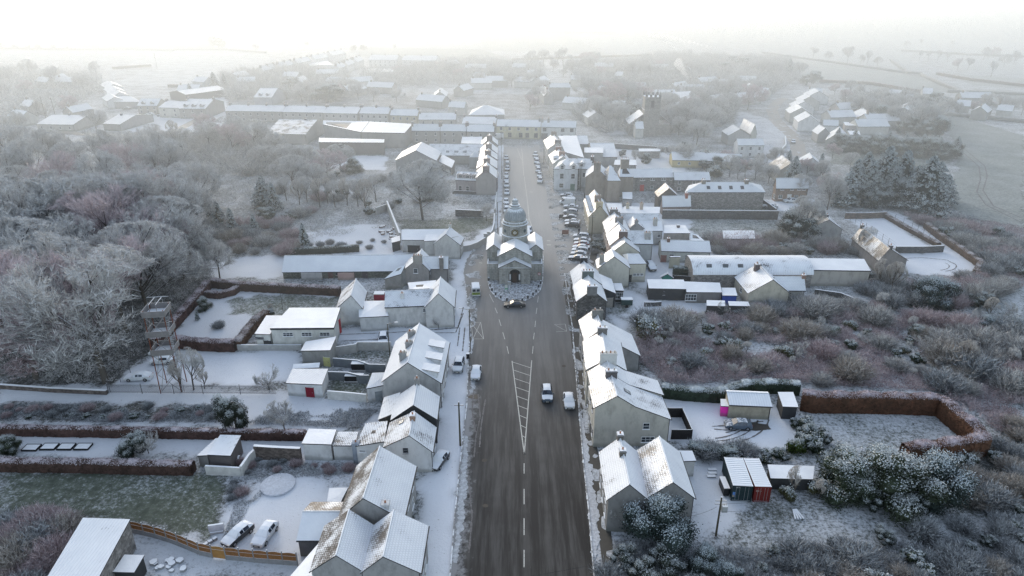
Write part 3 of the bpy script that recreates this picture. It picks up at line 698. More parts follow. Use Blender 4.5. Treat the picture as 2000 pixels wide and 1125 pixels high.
mono('lean_to', 'grey slated lean-to roof on the garden side of the derelict cottage', 'lean-to', [(750,776,3.4),(782,766,5.0),(775,805,4.8),(738,820,3.0)], wall='dark', roof='m')
L5 = gable('terrace_house', 'large terrace with white ribbed metal roof, three catslide dormers and grey gable wall', 'house', (819,631), (796,708), 8.6, 5.0, (869,698), (753,728), 5.2, wall=PALE, roof=('sr', 's'), ch=[(.25, -.9, .7, 1.2, .2, 2, GREY), (.52, -.8, .7, 1.1, .2, 2, GREY), (.8, -1.2, .7, 1.1, .3, 2, GREY)], win=[('+', (.2, .45, .7, .9), 1.5, 1.1, 1.2), ('+', (.1, .36, .6, .85), 4.1, .9, .8)], dorm=[])
for t in (.30, .60, .88):   # three lean-to dormers on the road side
    w = L5['_w']; a, b = P(819,631,8.6), P(796,708,8.6); d = (b - a).xy.normalized(); n = Vector((-d.y, d.x)); n = n if n.x > 0 else -n
    c = a.xy.lerp(b.xy, t) - Vector((L5.location.x, L5.location.y)); sl = 3.6 / w
    g = lambda u, s_, z: Vector((*(c + d * u + n * s_), z))
    z1 = 8.6 - sl * w * .45; 
    dm = meshobj('dormer', [g(-1, w*.9, 8.6-sl*w*.9-.1), g(1, w*.9, 8.6-sl*w*.9-.1), g(1, w*.9, z1 - .55), g(-1, w*.9, z1 - .55), g(-1, w*.45, z1 - .05), g(1, w*.45, z1 - .05)], [(0, 1, 2, 3), (0, 3, 4), (1, 5, 2), (3, 2, 5, 4)], wmat(WHITE), L5)
    roofpart(dm, [([g(-1.15, w*.98, z1 - .45), g(-1.15, w*.42, z1 + .12), g(1.15, w*.42, z1 + .12), g(1.15, w*.98, z1 - .45)], rmat('sr'))], .08, 'dormer_roof')
    window(dm, g(0, w*.905, z1 - .95), math.atan2(n.y, n.x) + math.pi/2, 1.3, .7)
mono('outhouse', 'rear annex with two skylight panels on snowy roof, joined to the ribbed terrace yard', 'extension', [(727,728,3.4),(760,727,3.6),(760,750,3.0),(715,759,2.8)], wall=WHITE, roof='s', doors=[('F', .5, 1.0, 1.9, (.3,.33,.35))], win=[('F', (.85,), 1.4, .6, 1.0, True)])
mono('shed', 'white garden shed with a dark red door next to the yard of the ribbed terrace', 'shed', [(571,720,2.7),(641,720,2.9),(629,751,2.7),(558,748,2.5)], wall=WHITE, roof='s', doors=[('F', .64, 1.3, 1.9, (.22,.015,.03))])
mono('shed', 'small tilted snowy roof just behind the shed with the red door', 'shed', [(573,711,2.6),(625,708,2.8),(623,718,2.4),(571,720,2.3)], wall=GREY)
mono('shed', 'grey garage with slanting snowy roof and yellowish door panel above the red door shed', 'shed', [(597,667,2.9),(657,657,3.6),(645,684,3.5),(587,685,2.8)], wall=(.30,.30,.29), doors=[('F', .85, 1.1, 1.9, (.55,.55,.25))])
f6 = mono('hall', 'long white flat roofed station hall with dark fascia and three strip windows', 'hall', [(565,601,4.4),(665,600.5,4.4),(652,640,4.4),(527,641,4.4)], wall=(.60,.60,.57), win=[('F', (.26, .56, .85), 3.0, 1.9, .8, False, 3)], edge=.4)
door(f6, Vector((0,0,0)), 0, 2.6, 3.1, (.4,.02,.03)).location = P(661,655) - Vector((f6.location.x, f6.location.y, 0)) ; KIDS[f6.name][-1].rotation_euler = (0,0,math.radians(78))
mono('annex', 'lower white wing on the left of the flat roofed station hall with two dark doors', 'hall', [(520,616,3.3),(553,616,3.3),(527,653,3.3),(497,652,3.3)], wall=(.58,.58,.55), win=[('F', (.12, .38), 2.4, .9, .35, True)], doors=[('F', .66, .7, 1.9, (.05,.05,.05)), ('F', .9, .7, 1.9, (.05,.05,.05))])
gable('house', 'tall white gabled house at the corner of the drive beside the road', 'house', (860.5,540.5), (856,573), 7.6, 4.8, (887,577), (832,592), wall=(.56,.56,.55), roof=('s', 'm'), win=[('+', (.25, .7), 3.6, 1.0, 1.2), ('+', (.45,), 1.4, 1.0, 1.3)])
gable('house', 'long white rear wing with broad snowy roof and chimney, joined to the corner house', 'house', (752,569), (846,565), 6.4, 4.7, (790,596.5), wall=(.58,.58,.57), roof=('m', 's'), ch=[(.36, 1.6, .7, .8, .2, 2, WHITE)], win=[('+', (.8,), 3.4, .6, .7)])
mono('outhouse', 'snowy roofed rear block behind the long white rear wing', 'extension', [(796,552,5.0),(852,547,5.0),(846,563,5.2),(800,565,4.8)], wall=WHITE)
mono('outhouse', 'square white store with single sloping roof between the white barn and the rear wing', 'extension', [(700,588,3.6),(751,587,4.0),(759,617,3.2),(701,620,3.2)], wall=(.52,.53,.53))
gable('barn', 'white gabled barn with mottled brown left roof slope beside the station hall', 'barn', (695.5,544), (685.5,577), 6.6, 4.0, (711,578), (661,592), wall=(.58,.59,.59), roof=('s', 'hb'))
o8 = gable('shed', 'very long low stone shed with ivy covered wall and pale blue snowy roof', 'shed', (555,499.5), (812,497), 4.6, 2.0, (660,528), wall='ivy', roof=('sf', 's'), win=[('+', (.42, .85), 1.2, 1.2, .9, True, 0)], doors=[('+', .36, 1.0, 1.8, (.12,.07,.06)), ('+', .62, 1.2, 1.8, (.08,.07,.07))])
MB().box(-13.0, -8.2, -.2, .1, 0, 1.75).build('plaster_panel', render_wall((.42,.42,.42)), o8, (0,0,0)).location = P(610,546) - Vector((o8.location.x - 10.6, o8.location.y + .1, 0))
MB().box(-1.9, 1.9, -.2, .1, 0, 1.75).build('plaster_panel', render_wall((.42,.30,.27)), o8).location = P(677,546) - Vector((o8.location.x, o8.location.y + .1, 0))
gable('house', 'grey rendered gabled house with long catslide roof at the right end of the long shed', 'house', (824,486), (815.5,505.5), 6.6, 4.0, (837,527), (783,535), 3.6, wall=(.30,.29,.28), roof=('s', 'm'), ch=[(.98, -.0, .8, 2.0, .8, 4, (.33,.32,.3))], win=[('B', (.5,), 3.6, 1.0, 1.1)])
gable('house', 'grey side wing with stone chimney nearest the bend of the road', 'house', (826,501), (876,501), 6.0, 4.0, (860,521.5), wall=(.26,.255,.25), roof=('s', 's'), ch=[(.74, 1.5, .9, 1.1, .5, 2, (.22,.21,.2))], win=[('+', (.22,), 2.9, .9, 1.1)])
mono('lean_to', 'catslide lean-to with snowy roof left of the grey gabled house', 'lean-to', [(777,522,4.6),(792,517,5.0),(783,535,3.6),(750,545,2.6)], wall=(.28,.28,.27))
gable('house', 'white gabled house at the mouth of the park path by the curved wall', 'house', (879,443), (871,457), 6.6, 4.0, (903,466), (856,462), wall=(.56,.56,.54), roof=('s', 's'), win=[('+', (.5,), 2.6, .9, 1.0)], ch=[(.0, 0, .8, .6, .7, 2)])
mono('outhouse', 'white annex with a snow covered flat roof in front of the park house', 'extension', [(833,458,4.4),(869,457,4.4),(863,469,4.4),(828,471,4.2)], wall=(.56,.56,.54))
mono('outhouse', 'long rear block with pale sloping roof and a dark opening by the rubble yard', 'extension', [(785,448,4.4),(874,447,4.6),(860,469,3.6),(784,468.5,3.4)], wall=(.5,.5,.49), doors=[('F', .3, 3.0, 2.0, (.05,.05,.05))])
mono('shed', 'dark open fronted shed at the corner of the rubble yard', 'shed', [(764,465,2.6),(781,460,2.6),(782,470,2.6),(765,474,2.6)], wall='dark')
# ---- right of the road, nearest first
gable('house', 'left ridge of the double gabled house above the snowy bush, with two chimneys', 'house', (1211,853.4), (1230,946), 7.6, 5.3, (1254,923), (1180,922), wall=(.22,.22,.22), roof=('s', 'mb'), ch=[(.0, 0, .8, .8, .6, 1, (.14,.13,.12)), (.36, -.1, .8, .8, .6, 1, (.14,.13,.12))], win=[('-', (.2, .5, .8), 1.6, 1.0, 1.2), ('-', (.2, .5, .8), 4.0, 1.0, 1.2)])
gable('house', 'right ridge of the double gabled house, its left slope half thawed brown', 'house', (1287.8,852), (1315,941.6), 7.6, 5.3, (1342,933), (1256,929), wall=(.24,.24,.24), roof=('s', 'hbg'))
mono('outhouse', 'small flat roofed white extension on the right flank of the double gabled house', 'extension', [(1322,880,3.0),(1352,880,3.0),(1360,899.7,2.8),(1332,901,2.8)], wall=PALE)
gable('terrace_house', 'cream end terrace with large blank gable wall, two small windows and wide catslide roof', 'house', (1193.6,731), (1206,773), 9.0, 7.1, (1241,792), (1162,792), 7.1, wall=CREAM, roof=('m', 'hg'), cat_=((1303,806), 4.9), ch=[(.02, 0, .7, 1.7, .8, 2, (.13,.12,.12))], win=[('-', (.2, .6), 5.4, .9, 1.2, True), ('-', (.2, .75), 1.8, 1.0, 1.3, True), ('B', (1.31,), 3.6, 1.0, 1.1), ('B', (1.38,), 1.2, 2.0, 1.0, False, 3)], sky=[(.45, .75, '+', .9, 1.2)], doors=[('-', .42, 1.0, 2.1, (.1,.1,.1))])
gable('terrace_house', 'middle terrace with glinting roof and wide catslide, next up the street from the cream gable', 'house', (1185.2,703), (1193.4,730.6), 9.0, 7.1, (1226,744), (1151,728), 7.1, wall=CREAM, roof=('m', 'hg'), cat_=((1278,733), 5.2), ch=[(.0, .2, .8, 2.6, 1.3, 4, (.6,.6,.58))], win=[('-', (.3, .8), 5.4, .9, 1.2, True), ('-', (.25, .75), 1.8, 1.0, 1.3, True)])
gable('terrace_house', 'third terrace house with straight snowy right slope behind the four potted white chimney', 'house', (1176,646.6), (1185.4,701), 9.0, 7.1, (1214,688), (1144,692), 7.1, wall=CREAM, roof=('s', 'mg'), ch=[(.03, 0, .7, 1.6, .9, 2, (.2,.19,.18))], win=[('-', (.15, .45, .75), 5.4, .9, 1.2, True), ('-', (.15, .45, .75), 1.8, 1.0, 1.3, True)])
gable('terrace_house', 'house with one large plain white roof sweeping down to the wild garden', 'house', (1162.7,602), (1176,641.5), 8.8, 6.6, (1182,665), (1136,636), 6.6, wall=(.3,.3,.3), roof=('s', 'hg'), cat_=((1238.7,669.7), 3.4), ch=[(.32, 0, .7, 1.9, .9, 2, (.24,.24,.23))], win=[('-', (.3, .7), 5.2, .9, 1.2, True), ('-', (.3, .7), 1.8, .9, 1.3, True)])
gable('house', 'dark stone gabled house with broad smoking chimney facing the square', 'house', (1148.2,536), (1156.5,566), 7.0, 4.6, (1180,575), (1126,580), wall='dstone', roof=('s', 'sg'), ch=[(.97, .0, .8, 2.0, .8, 2, (.22,.22,.22)), (.0, 0, .8, 2.4, .9, 4, (.16,.18,.17))], win=[('-', (.3, .7), 3.2, .9, 1.1, True), ('-', (.3, .7), 1.3, .9, 1.1, True)])
gable('house', 'snowy roofed house with dark chimney at the end of the lower row of parked cars', 'house', (1140,508.7), (1148,535.5), 7.0, 4.6, (1171,541), (1118,540), wall='dstone', roof=('s', 'm'), ch=[(.0, 0, .8, 1.6, .8, 2, (.05,.05,.055))], win=[('-', (.3, .7), 3.2, .9, 1.1, True)])
mono('extension', 'dark walled rear extension under a sloping white roof behind the stone gabled house', 'extension', [(1167,533,4.6),(1195,545,3.4),(1203,573,3.3),(1178,562.4,4.6)], wall='dark', doors=[('F', .5, 1.6, 2.2, (.35,.33,.3))])
mono('porch', 'glazed garden porch with a flat snowy roof behind the stone gabled house', 'porch', [(1197,553,2.9),(1214,553,2.9),(1219,567.7,2.8),(1202,567,2.8)], wall='dark', win=[('F', (.3, .75), 1.5, .8, 1.5, False, 2), ('R', (.5,), 1.5, 1.5, 1.5, False, 2)])
gable('house', 'cream gabled house with tall plain gable and chimney on its left slope', 'house', (1194.5,485.3), (1199.7,500.9), 7.6, 4.9, (1228.5,519.8), (1168.8,520), wall=(.50,.485,.43), roof=('s', 'mg'), ch=[(.75, -2.6, .7, 1.0, -.0, 1, (.4,.38,.34))], win=[('-', (.5,), 3.4, 1., 1.2)])
hip('annex', 'cream hipped annex with three small square windows joined to the tall cream gable', 'extension', [(1215,497),(1247,497),(1263,515),(1229,515.5)], 4.6, [(1225,495),(1248,495)], 5.9, wall=(.52,.50,.43), win=[('F', (.36, .56, .78), 1.9, .75, .6)], doors=[('F', .07, .8, 1.9, (.05,.05,.05))])
gable('terrace_house', 'cream end terrace with plain gable below the two brick chimneys', 'house', (1217.7,457.7), (1221.5,472.8), 7.4, 5.0, (1248,489), (1196.5,486), wall=(.49,.475,.41), roof=('s', 'mg'), win=[('-', (.5,), 3.4, .9, 1.2, True)])
gable('terrace_house', 'middle house of the cream terrace with brightly glinting left roof slope', 'house', (1208.6,436), (1217.2,457.3), 8.0, 5.3, (1238,470), (1187,461), wall=(.5,.4,.35), roof=('s', 'mbg'), ch=[(.97, 0, .8, 2.0, .7, 3, (.16,.12,.11))], win=[('-', (.25, .75), 3.6, .9, 1.2, True), ('-', (.3, .7), 1.4, .9, 1.2, True)])
gable('terrace_house', 'top house of the cream terrace with a dark skylight on the left slope', 'house', (1198.8,413), (1208,435), 8.2, 5.5, (1226,443), (1178,431), wall=(.42,.38,.35), roof=('s', 'mg'), ch=[(.0, 0, .8, 2.0, .7, 3, (.16,.16,.16)), (.8, .4, .8, 2.0, .7, 3, (.25,.25,.25))], sky=[(.35, .45, '-', .8, 1.1)], win=[('-', (.25, .75), 3.6, .9, 1.2, True)])
gable('house', 'long rear wing with broad pale roof running back from the cream terrace', 'house', (1212,417.5), (1287,417), 6.6, 4.6, (1250,433), wall=PALE, roof=('m', 's'), ch=[])
mono('outhouse', 'sloping snowy rear roof with chimney below the broad pale rear wing', 'extension', [(1228,431,5.0),(1292,431,5.0),(1295,451,4.0),(1230,451,4.0)], wall=PALE, ch=[(.78, .55, 1.0, 1.0, 3, 6.4, 2, (.4,.4,.38))], win=[('F', (.9,), 2.6, .8, .8)])
gable('dormer_wing', 'little glinting cross gable between the cream terrace and its rear wing', 'house', (1236,422), (1243,434), 6.4, 4.9, (1256,444), (1229,443), wall=GREY, roof=('s', 'mbg'), ch=[(.98, 0, .6, .9, .5, 1, (.3,.3,.3))])
gable('house', 'tall stained grey block with mottled slate roof and huge rendered chimney', 'house', (1226,450.5), (1274.4,451.5), 8.0, 6.0, (1250,474), wall=(.40,.41,.42), roof=('m', 's'), ch=[(.78, 1.6, 1.4, 1.1, .2, 2, (.42,.42,.42))], win=[('+', (.1,), 3.8, .9, 1.2)])
gable('house', 'yellow cream terrace with seven small dormers facing the upper row of parked cars', 'house', (1161,370), (1172.4,401.7), 8.2, 5.2, (1186.7,414.6), (1148.2,414), wall=(.46,.42,.33), roof=('s', 'tbg'), ch=[(.97, -.2, .8, 1.8, .9, 2, (.50,.43,.30)), (.6, 0, .8, 1.8, .9, 4, (.35,.3,.26))], dorm=[(t, '-', 1.1, .7) for t in (.08, .21, .34, .47, .60, .73, .86)], win=[('-', (.1, .3, .5, .7, .9), 1.6, 1., 1.3)])
mono('outhouse', 'low flat snowy roof behind the yellow cream terrace', 'extension', [(1184,397,3.6),(1214,397,3.6),(1216,414,3.6),(1190,414,3.6)], wall=PALE)
mono('outhouse', 'wide white roof with two tall chimneys behind the cream terrace', 'extension', [(1220,403,4.6),(1289.5,404,4.6),(1288,417,4.2),(1210,416,4.2)], wall=PALE, ch=[(.12, .7, .8, .8, 3, 6.0, 1, (.5,.45,.36)), (.5, .6, .8, .8, 3, 6.3, 1, (.45,.38,.32))])
mono('shed', 'small square grey shed with snowy roof below the massive stone chimney', 'shed', [(1215.4,375,3.0),(1235,375,3.0),(1235,389,2.6),(1216,388,2.6)], wall=GREY, win=[('F', (.5,), 1.4, .9, .6)])
gable('house', 'tall grey brown gabled house with a chimney rising from its gable peak', 'house', (1168,316), (1166.4,329), 9.8, 7.0, (1186,349), (1142.5,354), wall=BROWNW, roof=('s', 's'), ch=[(.96, 0, 1.0, 2.2, 1.8, 4, (.28,.25,.22))], win=[('-', (.4,), 3, 1, 1.4)])
hip('house', 'tall grey brown block with pyramid snow roof beside the gabled house', 'house', [(1176,340),(1203,340),(1212.5,353),(1187,353)], 7.0, [(1190,323),(1194,323)], 10.4, wall=BROWNW, roof=('s', 's', 'tbg', 's'))
hip('house', 'block with massive broad stone chimney at the end of the long snowy row', 'house', [(1206,336),(1232,336),(1238,345.5),(1210,345.5)], 6.6, [(1212,325),(1225,326)], 9.0, wall=BROWNW, ch=[(.6, 2.6, 1.4, 2.6, 4, (.25,.23,.2))])
gable('house', 'long row with pale snowy roof, paired small upper windows and a red door', 'house', (1228,330), (1314,329.5), 6.6, 4.8, (1275,345.5), wall='stone', roof=('s', 's'), win=[('+', (.25, .31, .48, .53, .73, .78, .92), 4.0, .7, .8), ('+', (.5, .85), 1.3, 1.0, 1.0)], doors=[('+', .28, 1.2, 2.2, (.5,.06,.04))])
gable('house', 'continuation of the long row to the right with a slightly lower snowy roof', 'house', (1315,336), (1385,336), 6.2, 4.4, (1350,350.5), wall='stone', roof=('s', 's'), win=[('+', (.15, .55, .85), 3.4, 1.0, 1.0), ('+', (.15, .55), 1.3, 1.0, 1.0)])
hip('hotel', 'three storey white house with dark quoins, green door and two gabled dormers', 'house', [(1092,316),(1135,316),(1129,330.5),(1081,330)], 7.3, [(1107,309),(1125,309)], 9.2, wall=(.60,.62,.64), roof=('m', 'm', 's', 'm'), win=[('F', (.34, .81), 4.9, 1.3, 1.8, False, 2), ('F', (.33,), 1.7, 1.4, 1.5, False, 3)], doors=[('F', .81, 1.3, 2.3, (.06,.16,.12))])
gable('house', 'pale house with single dormer just right of the quoined white house', 'house', (1128,309), (1158,310.5), 8.8, 6.8, (1142,329), wall=(.55,.57,.59), roof=('m', 'm'), ch=[(.97, 0, 1.0, 2.0, 1.0, 3, (.12,.11,.11))], dorm=[(.4, '+', 1.8, 1.3)], win=[('+', (.2,), 1.8, 1.1, 1.5), ('+', (.2, .6), 4.6, 1.1, 1.5)])
h1 = [o for o in COL.objects if o.name.startswith('hotel')][0]
def quoins():
    m = MB(); 
    for px_ in (1082.2, 1127.6):
        q = P(px_, 371.5) - h1.location
        for k in range(18): ww = .42 if k % 2 else .26; m.box(q.x - ww, q.x + ww, q.y - .12, q.y + .25, k * .4 + .04, k * .4 + .36)
    m.build('quoin', solid((.06,.06,.065), .7, 0), h1)
quoins()
for px_ in (1098, 1120):
    c = P(px_, 331.5, 7.1) - h1.location; m = MB()
    V = [(c.x-.9, c.y, 7.0), (c.x+.9, c.y, 7.0), (c.x+.9, c.y, 8.5), (c.x, c.y, 9.3), (c.x-.9, c.y, 8.5), (c.x-.9, c.y+2.4, 8.5), (c.x+.9, c.y+2.4, 8.5), (c.x, c.y+2.8, 9.3)]
    dm = meshobj('dormer', V, [(0,1,2,3,4), (1,6,2), (0,4,5), (2,6,7,3), (3,7,5,4)], wmat(WHITE), h1)
    roofpart(dm, [([Vector((c.x+s_*1.15, c.y-.25, 8.35)), Vector((c.x, c.y-.25, 9.4)), Vector((c.x, c.y+2.8, 9.4)), Vector((c.x+s_*1.15, c.y+2.4, 8.35))], rmat('s')) for s_ in (-1, 1)], .1, 'dormer_roof')
    window(dm, Vector((c.x, c.y - .02, 7.9)), 0, 1.0, 1.3)
gable('terrace_house', 'street house with pale glinting left slope, farthest right of the street near the square end', 'house', (1081,260.6), (1090,277), 8.8, 6.2, (1104,295), (1067.5,285), wall=(.5,.5,.48), roof=('s', 'mbg'), ch=[(.1, 0, 1, 2, .8, 4, (.28,.24,.2)), (.95, 0, 1, 2.4, .6, 4, (.24,.22,.2))], win=[('-', (.2, .5, .8), 4.5, 1, 1.4), ('-', (.2, .5, .8), 1.6, 1, 1.4)])
gable('terrace_house', 'second right hand street house with bright roof and stubby brick chimneys', 'house', (1090,289), (1100,305), 8.4, 6.0, (1112,312), (1072,302), wall=(.5,.5,.48), roof=('s', 'mbg'), ch=[(.1, 0, 1, 2, .8, 4, (.3,.2,.16)), (.75, 0, 1, 2, .8, 2, (.34,.24,.2))], win=[('-', (.2, .5, .8), 4.5, 1, 1.4)], dorm=[(.75, '-', 1.6, 1.0)])
mono('outhouse', 'large pale rear roof behind the right hand street houses', 'extension', [(1090,265,7.0),(1126,264.4,7.0),(1141,308,6.4),(1103,297,6.6)], wall=GREY)
gable('house', 'snowy cross roof house behind the top of the right hand street', 'house', (1124,265), (1147,265), 6.8, 5.0, (1140,281), wall=GREY)
mono('outhouse', 'flat roofed grey block with snow and a vent, right of the large pale rear roof', 'extension', [(1141,288,5.6),(1178.5,288,5.6),(1178.5,298.6,5.4),(1141.4,298,5.4)], wall=(.34,.34,.34))
gable('shed', 'wide pale roofed store reaching the garden wall behind the grey block', 'shed', (1152,279.5), (1199,279.5), 6.4, 3.8, (1180,306), wall=GREY)
mono('shed', 'long flat snowy store among gardens right of the wide roofed store', 'shed', [(1201,312,3.4),(1242,312,3.4),(1243.4,322.5,3.2),(1199,321.8,3.2)], wall='stone')
mono('shed', 'narrow white roofed shed along the far garden wall', 'shed', [(1247,290,3.0),(1290,290,3.0),(1290,295.3,2.8),(1248,296,2.8)], wall='stone')
gable('cottage', 'long low yellow fronted cottage row with clean snowy roof', 'cottage', (1311,296.5), (1380,297.5), 5.0, 3.0, (1345,312), wall=(.46,.39,.20), roof=('s', 's'), ch=[(.98, 0, .8, .8, .5, 1, GREY)], win=[('+', (.2, .5, .8), 1.6, .9, .9)])
gable('cottage', 'pale cottage extending the yellow row to the right', 'cottage', (1381,298.5), (1449,301.5), 4.8, 3.0, (1410,314.5), wall=(.5,.48,.4), roof=('s', 's'), win=[('+', (.3, .7), 1.6, .9, .9)])
gable('house', 'dark timbered gabled house with glinting left slope above a long low white roof', 'house', (1299.4,357.3), (1307,367), 7.4, 4.8, (1326,384), (1287.3,384), wall=(.12,.105,.09), roof=('s', 'tbg'))
gable('outhouse', 'low front range with two skylights and pinkish wall below the dark gabled house', 'extension', (1293,383), (1349,382), 5.4, 3.0, (1320,397.4), wall=(.30,.24,.22), roof=('s', 's'), ch=[(.85, 0, .8, .8, .9, 1, (.35,.14,.10))], sky=[(.2, .5, '+', 1.2, .9), (.42, .5, '+', 1.2, .9)])
hip('house', 'long hipped roof stone house with four skylights and two stub chimneys', 'house', [(1345,362),(1486,361),(1495.5,375.5),(1337,375.5)], 5.2, [(1372,355.6),(1462,355.6)], 7.6, wall='stone', ch=[(.02, 1.2, 1.2, .8, 2, (.25,.23,.2)), (.95, 1.2, 1.2, .8, 2, (.25,.23,.2))], sky=4)
gable('house', 'two storey stone and brick house with white windows and tall pale front door', 'house', (1515.5,347.8), (1579.7,347.8), 7.2, 4.8, (1550,362.4), wall='brick', roof=('s', 's'), win=[('+', (.2, .5, .72, .86), 4.0, 1.1, .7, False, 2), ('+', (.18, .66, .84), 1.5, 1.2, 1.1, False, 2), ('A', (.7,), 1.5, 1.4, 1.4, False, 3)], doors=[('+', .45, 1.2, 2.3, (.7,.7,.7))])
gable('barn', 'grey gabled barn with pale brown left slope beside the snowy paddock', 'barn', (1590,400), (1620,429), 6.0, 3.6, (1645,447), (1583,444), wall=(.34,.34,.34), roof=('m', 'tbg'), ch=[(.75, .4, .7, .7, .4, 1, (.1,.1,.1))])
gable('barn', 'long ruddy roofed stone barn between the snowy paddock and the bare trees', 'barn', (1683,442.4), (1738.5,484.7), 6.4, 3.6, (1763.8,501), (1709.8,499), wall=(.27,.25,.24), roof=('h', 'tbg'), ch=[(.02, 0, .7, .7, .6, 1, (.1,.1,.1)), (.97, .3, .7, .7, .6, 1, (.12,.1,.1))])
mono('shed', 'blue grey snowy roofed garden shed with pinkish end wall in the walled gardens', 'shed', [(1411,450,3.0),(1473,450,3.0),(1475,466,2.6),(1412.5,466,2.6)], wall='stone')
mono('outhouse', 'flat white roofed brick block with a single square vent stub', 'extension', [(1297,439.5,4.0),(1338.6,439.5,4.0),(1348.4,455.4,4.0),(1296.5,455.4,4.0)], wall=(.28,.26,.24), ch=[(.62, .7, .7, .7, 2.5, 4.7, 0, (.1,.08,.08))], doors=[('F', .65, 1.4, 2.0, (.25,.33,.42))])
mono('lean_to', 'snow heaped lean-to roof to the right of the flat brick block', 'lean-to', [(1349,455,3.4),(1362,458,2.8),(1377,471,2.4),(1348,469,2.8)], wall=(.25,.24,.23))
gable('outhouse', 'long low white roofed range with small windows right of the stained grey block', 'cottage', (1290,468.5), (1386,471), 4.8, 3.2, (1335,489.5), wall=(.42,.44,.42), roof=('s', 's'), ch=[(.16, .3, .7, .7, .7, 1, (.16,.1,.08))], win=[('+', (.22, .52), 1.6, .9, 1.0, True)], doors=[('+', .06, 1.3, 1.9, (.25,.12,.1))])
mono('shed', 'plain yellowish walled box shed with snow on top beside the curved barn', 'shed', [(1310,500,3.0),(1330,500,3.0),(1328,502,3.0),(1307,502,3.0)], wall=(.45,.43,.34))
# barrel roofed barn
def barrel():
    a, b = P(1342,497,5.6), P(1571,497,5.6); n = 14; w = 4.6
    rt = thing('barn', 'very long stone barn with rounded snowy barrel roof and small skylights', 'barn', ((a.x+b.x)/2, (a.y+b.y)/2, 0))
    h = (b - a).length / 2; arcp = [(w * math.cos(math.pi * k / n), 3.2 + 2.4 * math.sin(math.pi * k / n)) for k in range(n + 1)]
    me = bpy.data.meshes.new('roof'); bm = bmesh.new(); uvl = bm.loops.layers.uv.new('UVMap')
    r0 = [bm.verts.new((-h, y - 2.0, z)) for y, z in arcp]; r1 = [bm.verts.new((h, y - 2.0, z)) for y, z in arcp]
    for k in range(n):
        f = bm.faces.new([r0[k], r0[k+1], r1[k+1], r1[k]]); f.smooth = True
        for lp, uv_ in zip(f.loops, ((-h, k*.5), (-h, k*.5+.5), (h, k*.5+.5), (h, k*.5))): lp[uvl].uv = uv_
    bmesh.ops.recalc_face_normals(bm, faces=bm.faces[:]); bm.to_mesh(me); bm.free(); me.materials.append(rmat('mr')); link('roof', me, rt)
    m = MB(); m.box(-h + .3, h - .3, -2.0 - w + .15, -2.0 + w - .15, -.3, 3.18)
    for s_ in (-1, 1): m.face([(s_ * (h - .25), y * .97 - 2.0, z - .05) for y, z in (arcp if s_ > 0 else arcp[::-1])])
    m.build('wall', wmat('stone'), rt)
    for t in (-.72, -.45, -.2, .1): 
        so = MB().box(-.6, .6, -.5, .5, 0, .08).build('skylight', solid((.12,.13,.14), .3, 0), rt); so.location = (t * h, -2 - w * .74, 4.85); so.rotation_euler = (math.radians(52), 0, 0)
barrel()
mono('barn', 'flat snowy roofed concrete store with stained panels at the end of the barrel barn', 'barn', [(1572,504,4.4),(1688,505.6,4.4),(1701,528.8,4.0),(1578,527,4.0)], wall=(.40,.38,.35), edge=.25)
gable('bungalow', 'bungalow with glinting hipped looking roof, brick chimney and plain gable', 'bungalow', (1481,515), (1510.5,546), 6.0, 3.0, (1536,565), (1461.5,570), wall=(.5,.47,.4), roof=('s', 'mbg'), ch=[(.22, -1.0, 1.0, 1.0, .8, 2, (.12,.10,.10))], win=[('-', (.5,), 1.6, 1., 1.)])
gable('outhouse', 'right hand wing of the bungalow with a clean snow roof and white window', 'bungalow', (1512,540), (1571,540.4), 5.0, 2.9, (1555,564), wall=(.42,.41,.38), ch=[(.97, 0, .8, .7, .5, 1, (.3,.2,.16))], win=[('+', (.15,), 1.5, 1.0, 1.1, False, 2)])
mono('shed', 'long charcoal timber shed with white roof nearest the snowy garden path', 'shed', [(1263,545,3.0),(1335.5,546,3.0),(1340.6,564.6,2.8),(1267,563,2.8)], wall='dark', win=[('F', (.42,), 1.6, .4, .8, True)])
mono('shed', 'long low workshop with white windows joined to the charcoal shed', 'shed', [(1336,549.5,2.9),(1406,552,2.9),(1410,571,2.6),(1341,570.4,2.6)], wall=(.2,.19,.19), win=[('F', (.13,), 1.3, 2.4, 1.5, False, 4)])
mono('shed', 'small dark hut with white roof, left of the pair below the workshop', 'shed', [(1380,586,2.2),(1416,587,2.2),(1416.6,598,2.1),(1380,597,2.1)], wall='dark')
mono('shed', 'small dark hut with white roof, right of the pair below the workshop', 'shed', [(1422,588,2.2),(1461.5,589,2.2),(1465,598,2.1),(1424,597,2.1)], wall='dark')
mono('shed', 'shed with a bright blue side between the workshop and the bungalow', 'shed', [(1409,561.7,2.5),(1436,562,2.5),(1440.5,577.6,2.3),(1411,577,2.3)], wall=(.03,.08,.35))
mono('shed', 'tiny black hut with snow cap in the garden below the dark evergreen hedge', 'shed', [(1363,534.4,2.2),(1382,534.4,2.2),(1382.6,544.5,2.0),(1364,544,2.0)], wall='dark')
gable('playhouse', 'tiny green gabled playhouse in the back garden near the parked dark car', 'playhouse', (1304,531), (1304,535), 2.2, 1.4, (1310,539), wall=(.05,.25,.2))
gable('shed', 'beige ribbed metal shed with white roof behind the blue car', 'shed', (1419,765), (1502,768.5), 3.4, 2.7, (1470,790), .5, 3.3, wall=(.42,.38,.30), roof=('sr', 'sr'))
mono('kiosk', 'bright pink box shed with snowy lid at the end of the beige metal shed', 'shed', [(1407,779,2.0),(1427,779.5,2.0),(1427,793.8,2.0),(1408,793,2.0)], wall=(.85,.05,.42), edge=.12)
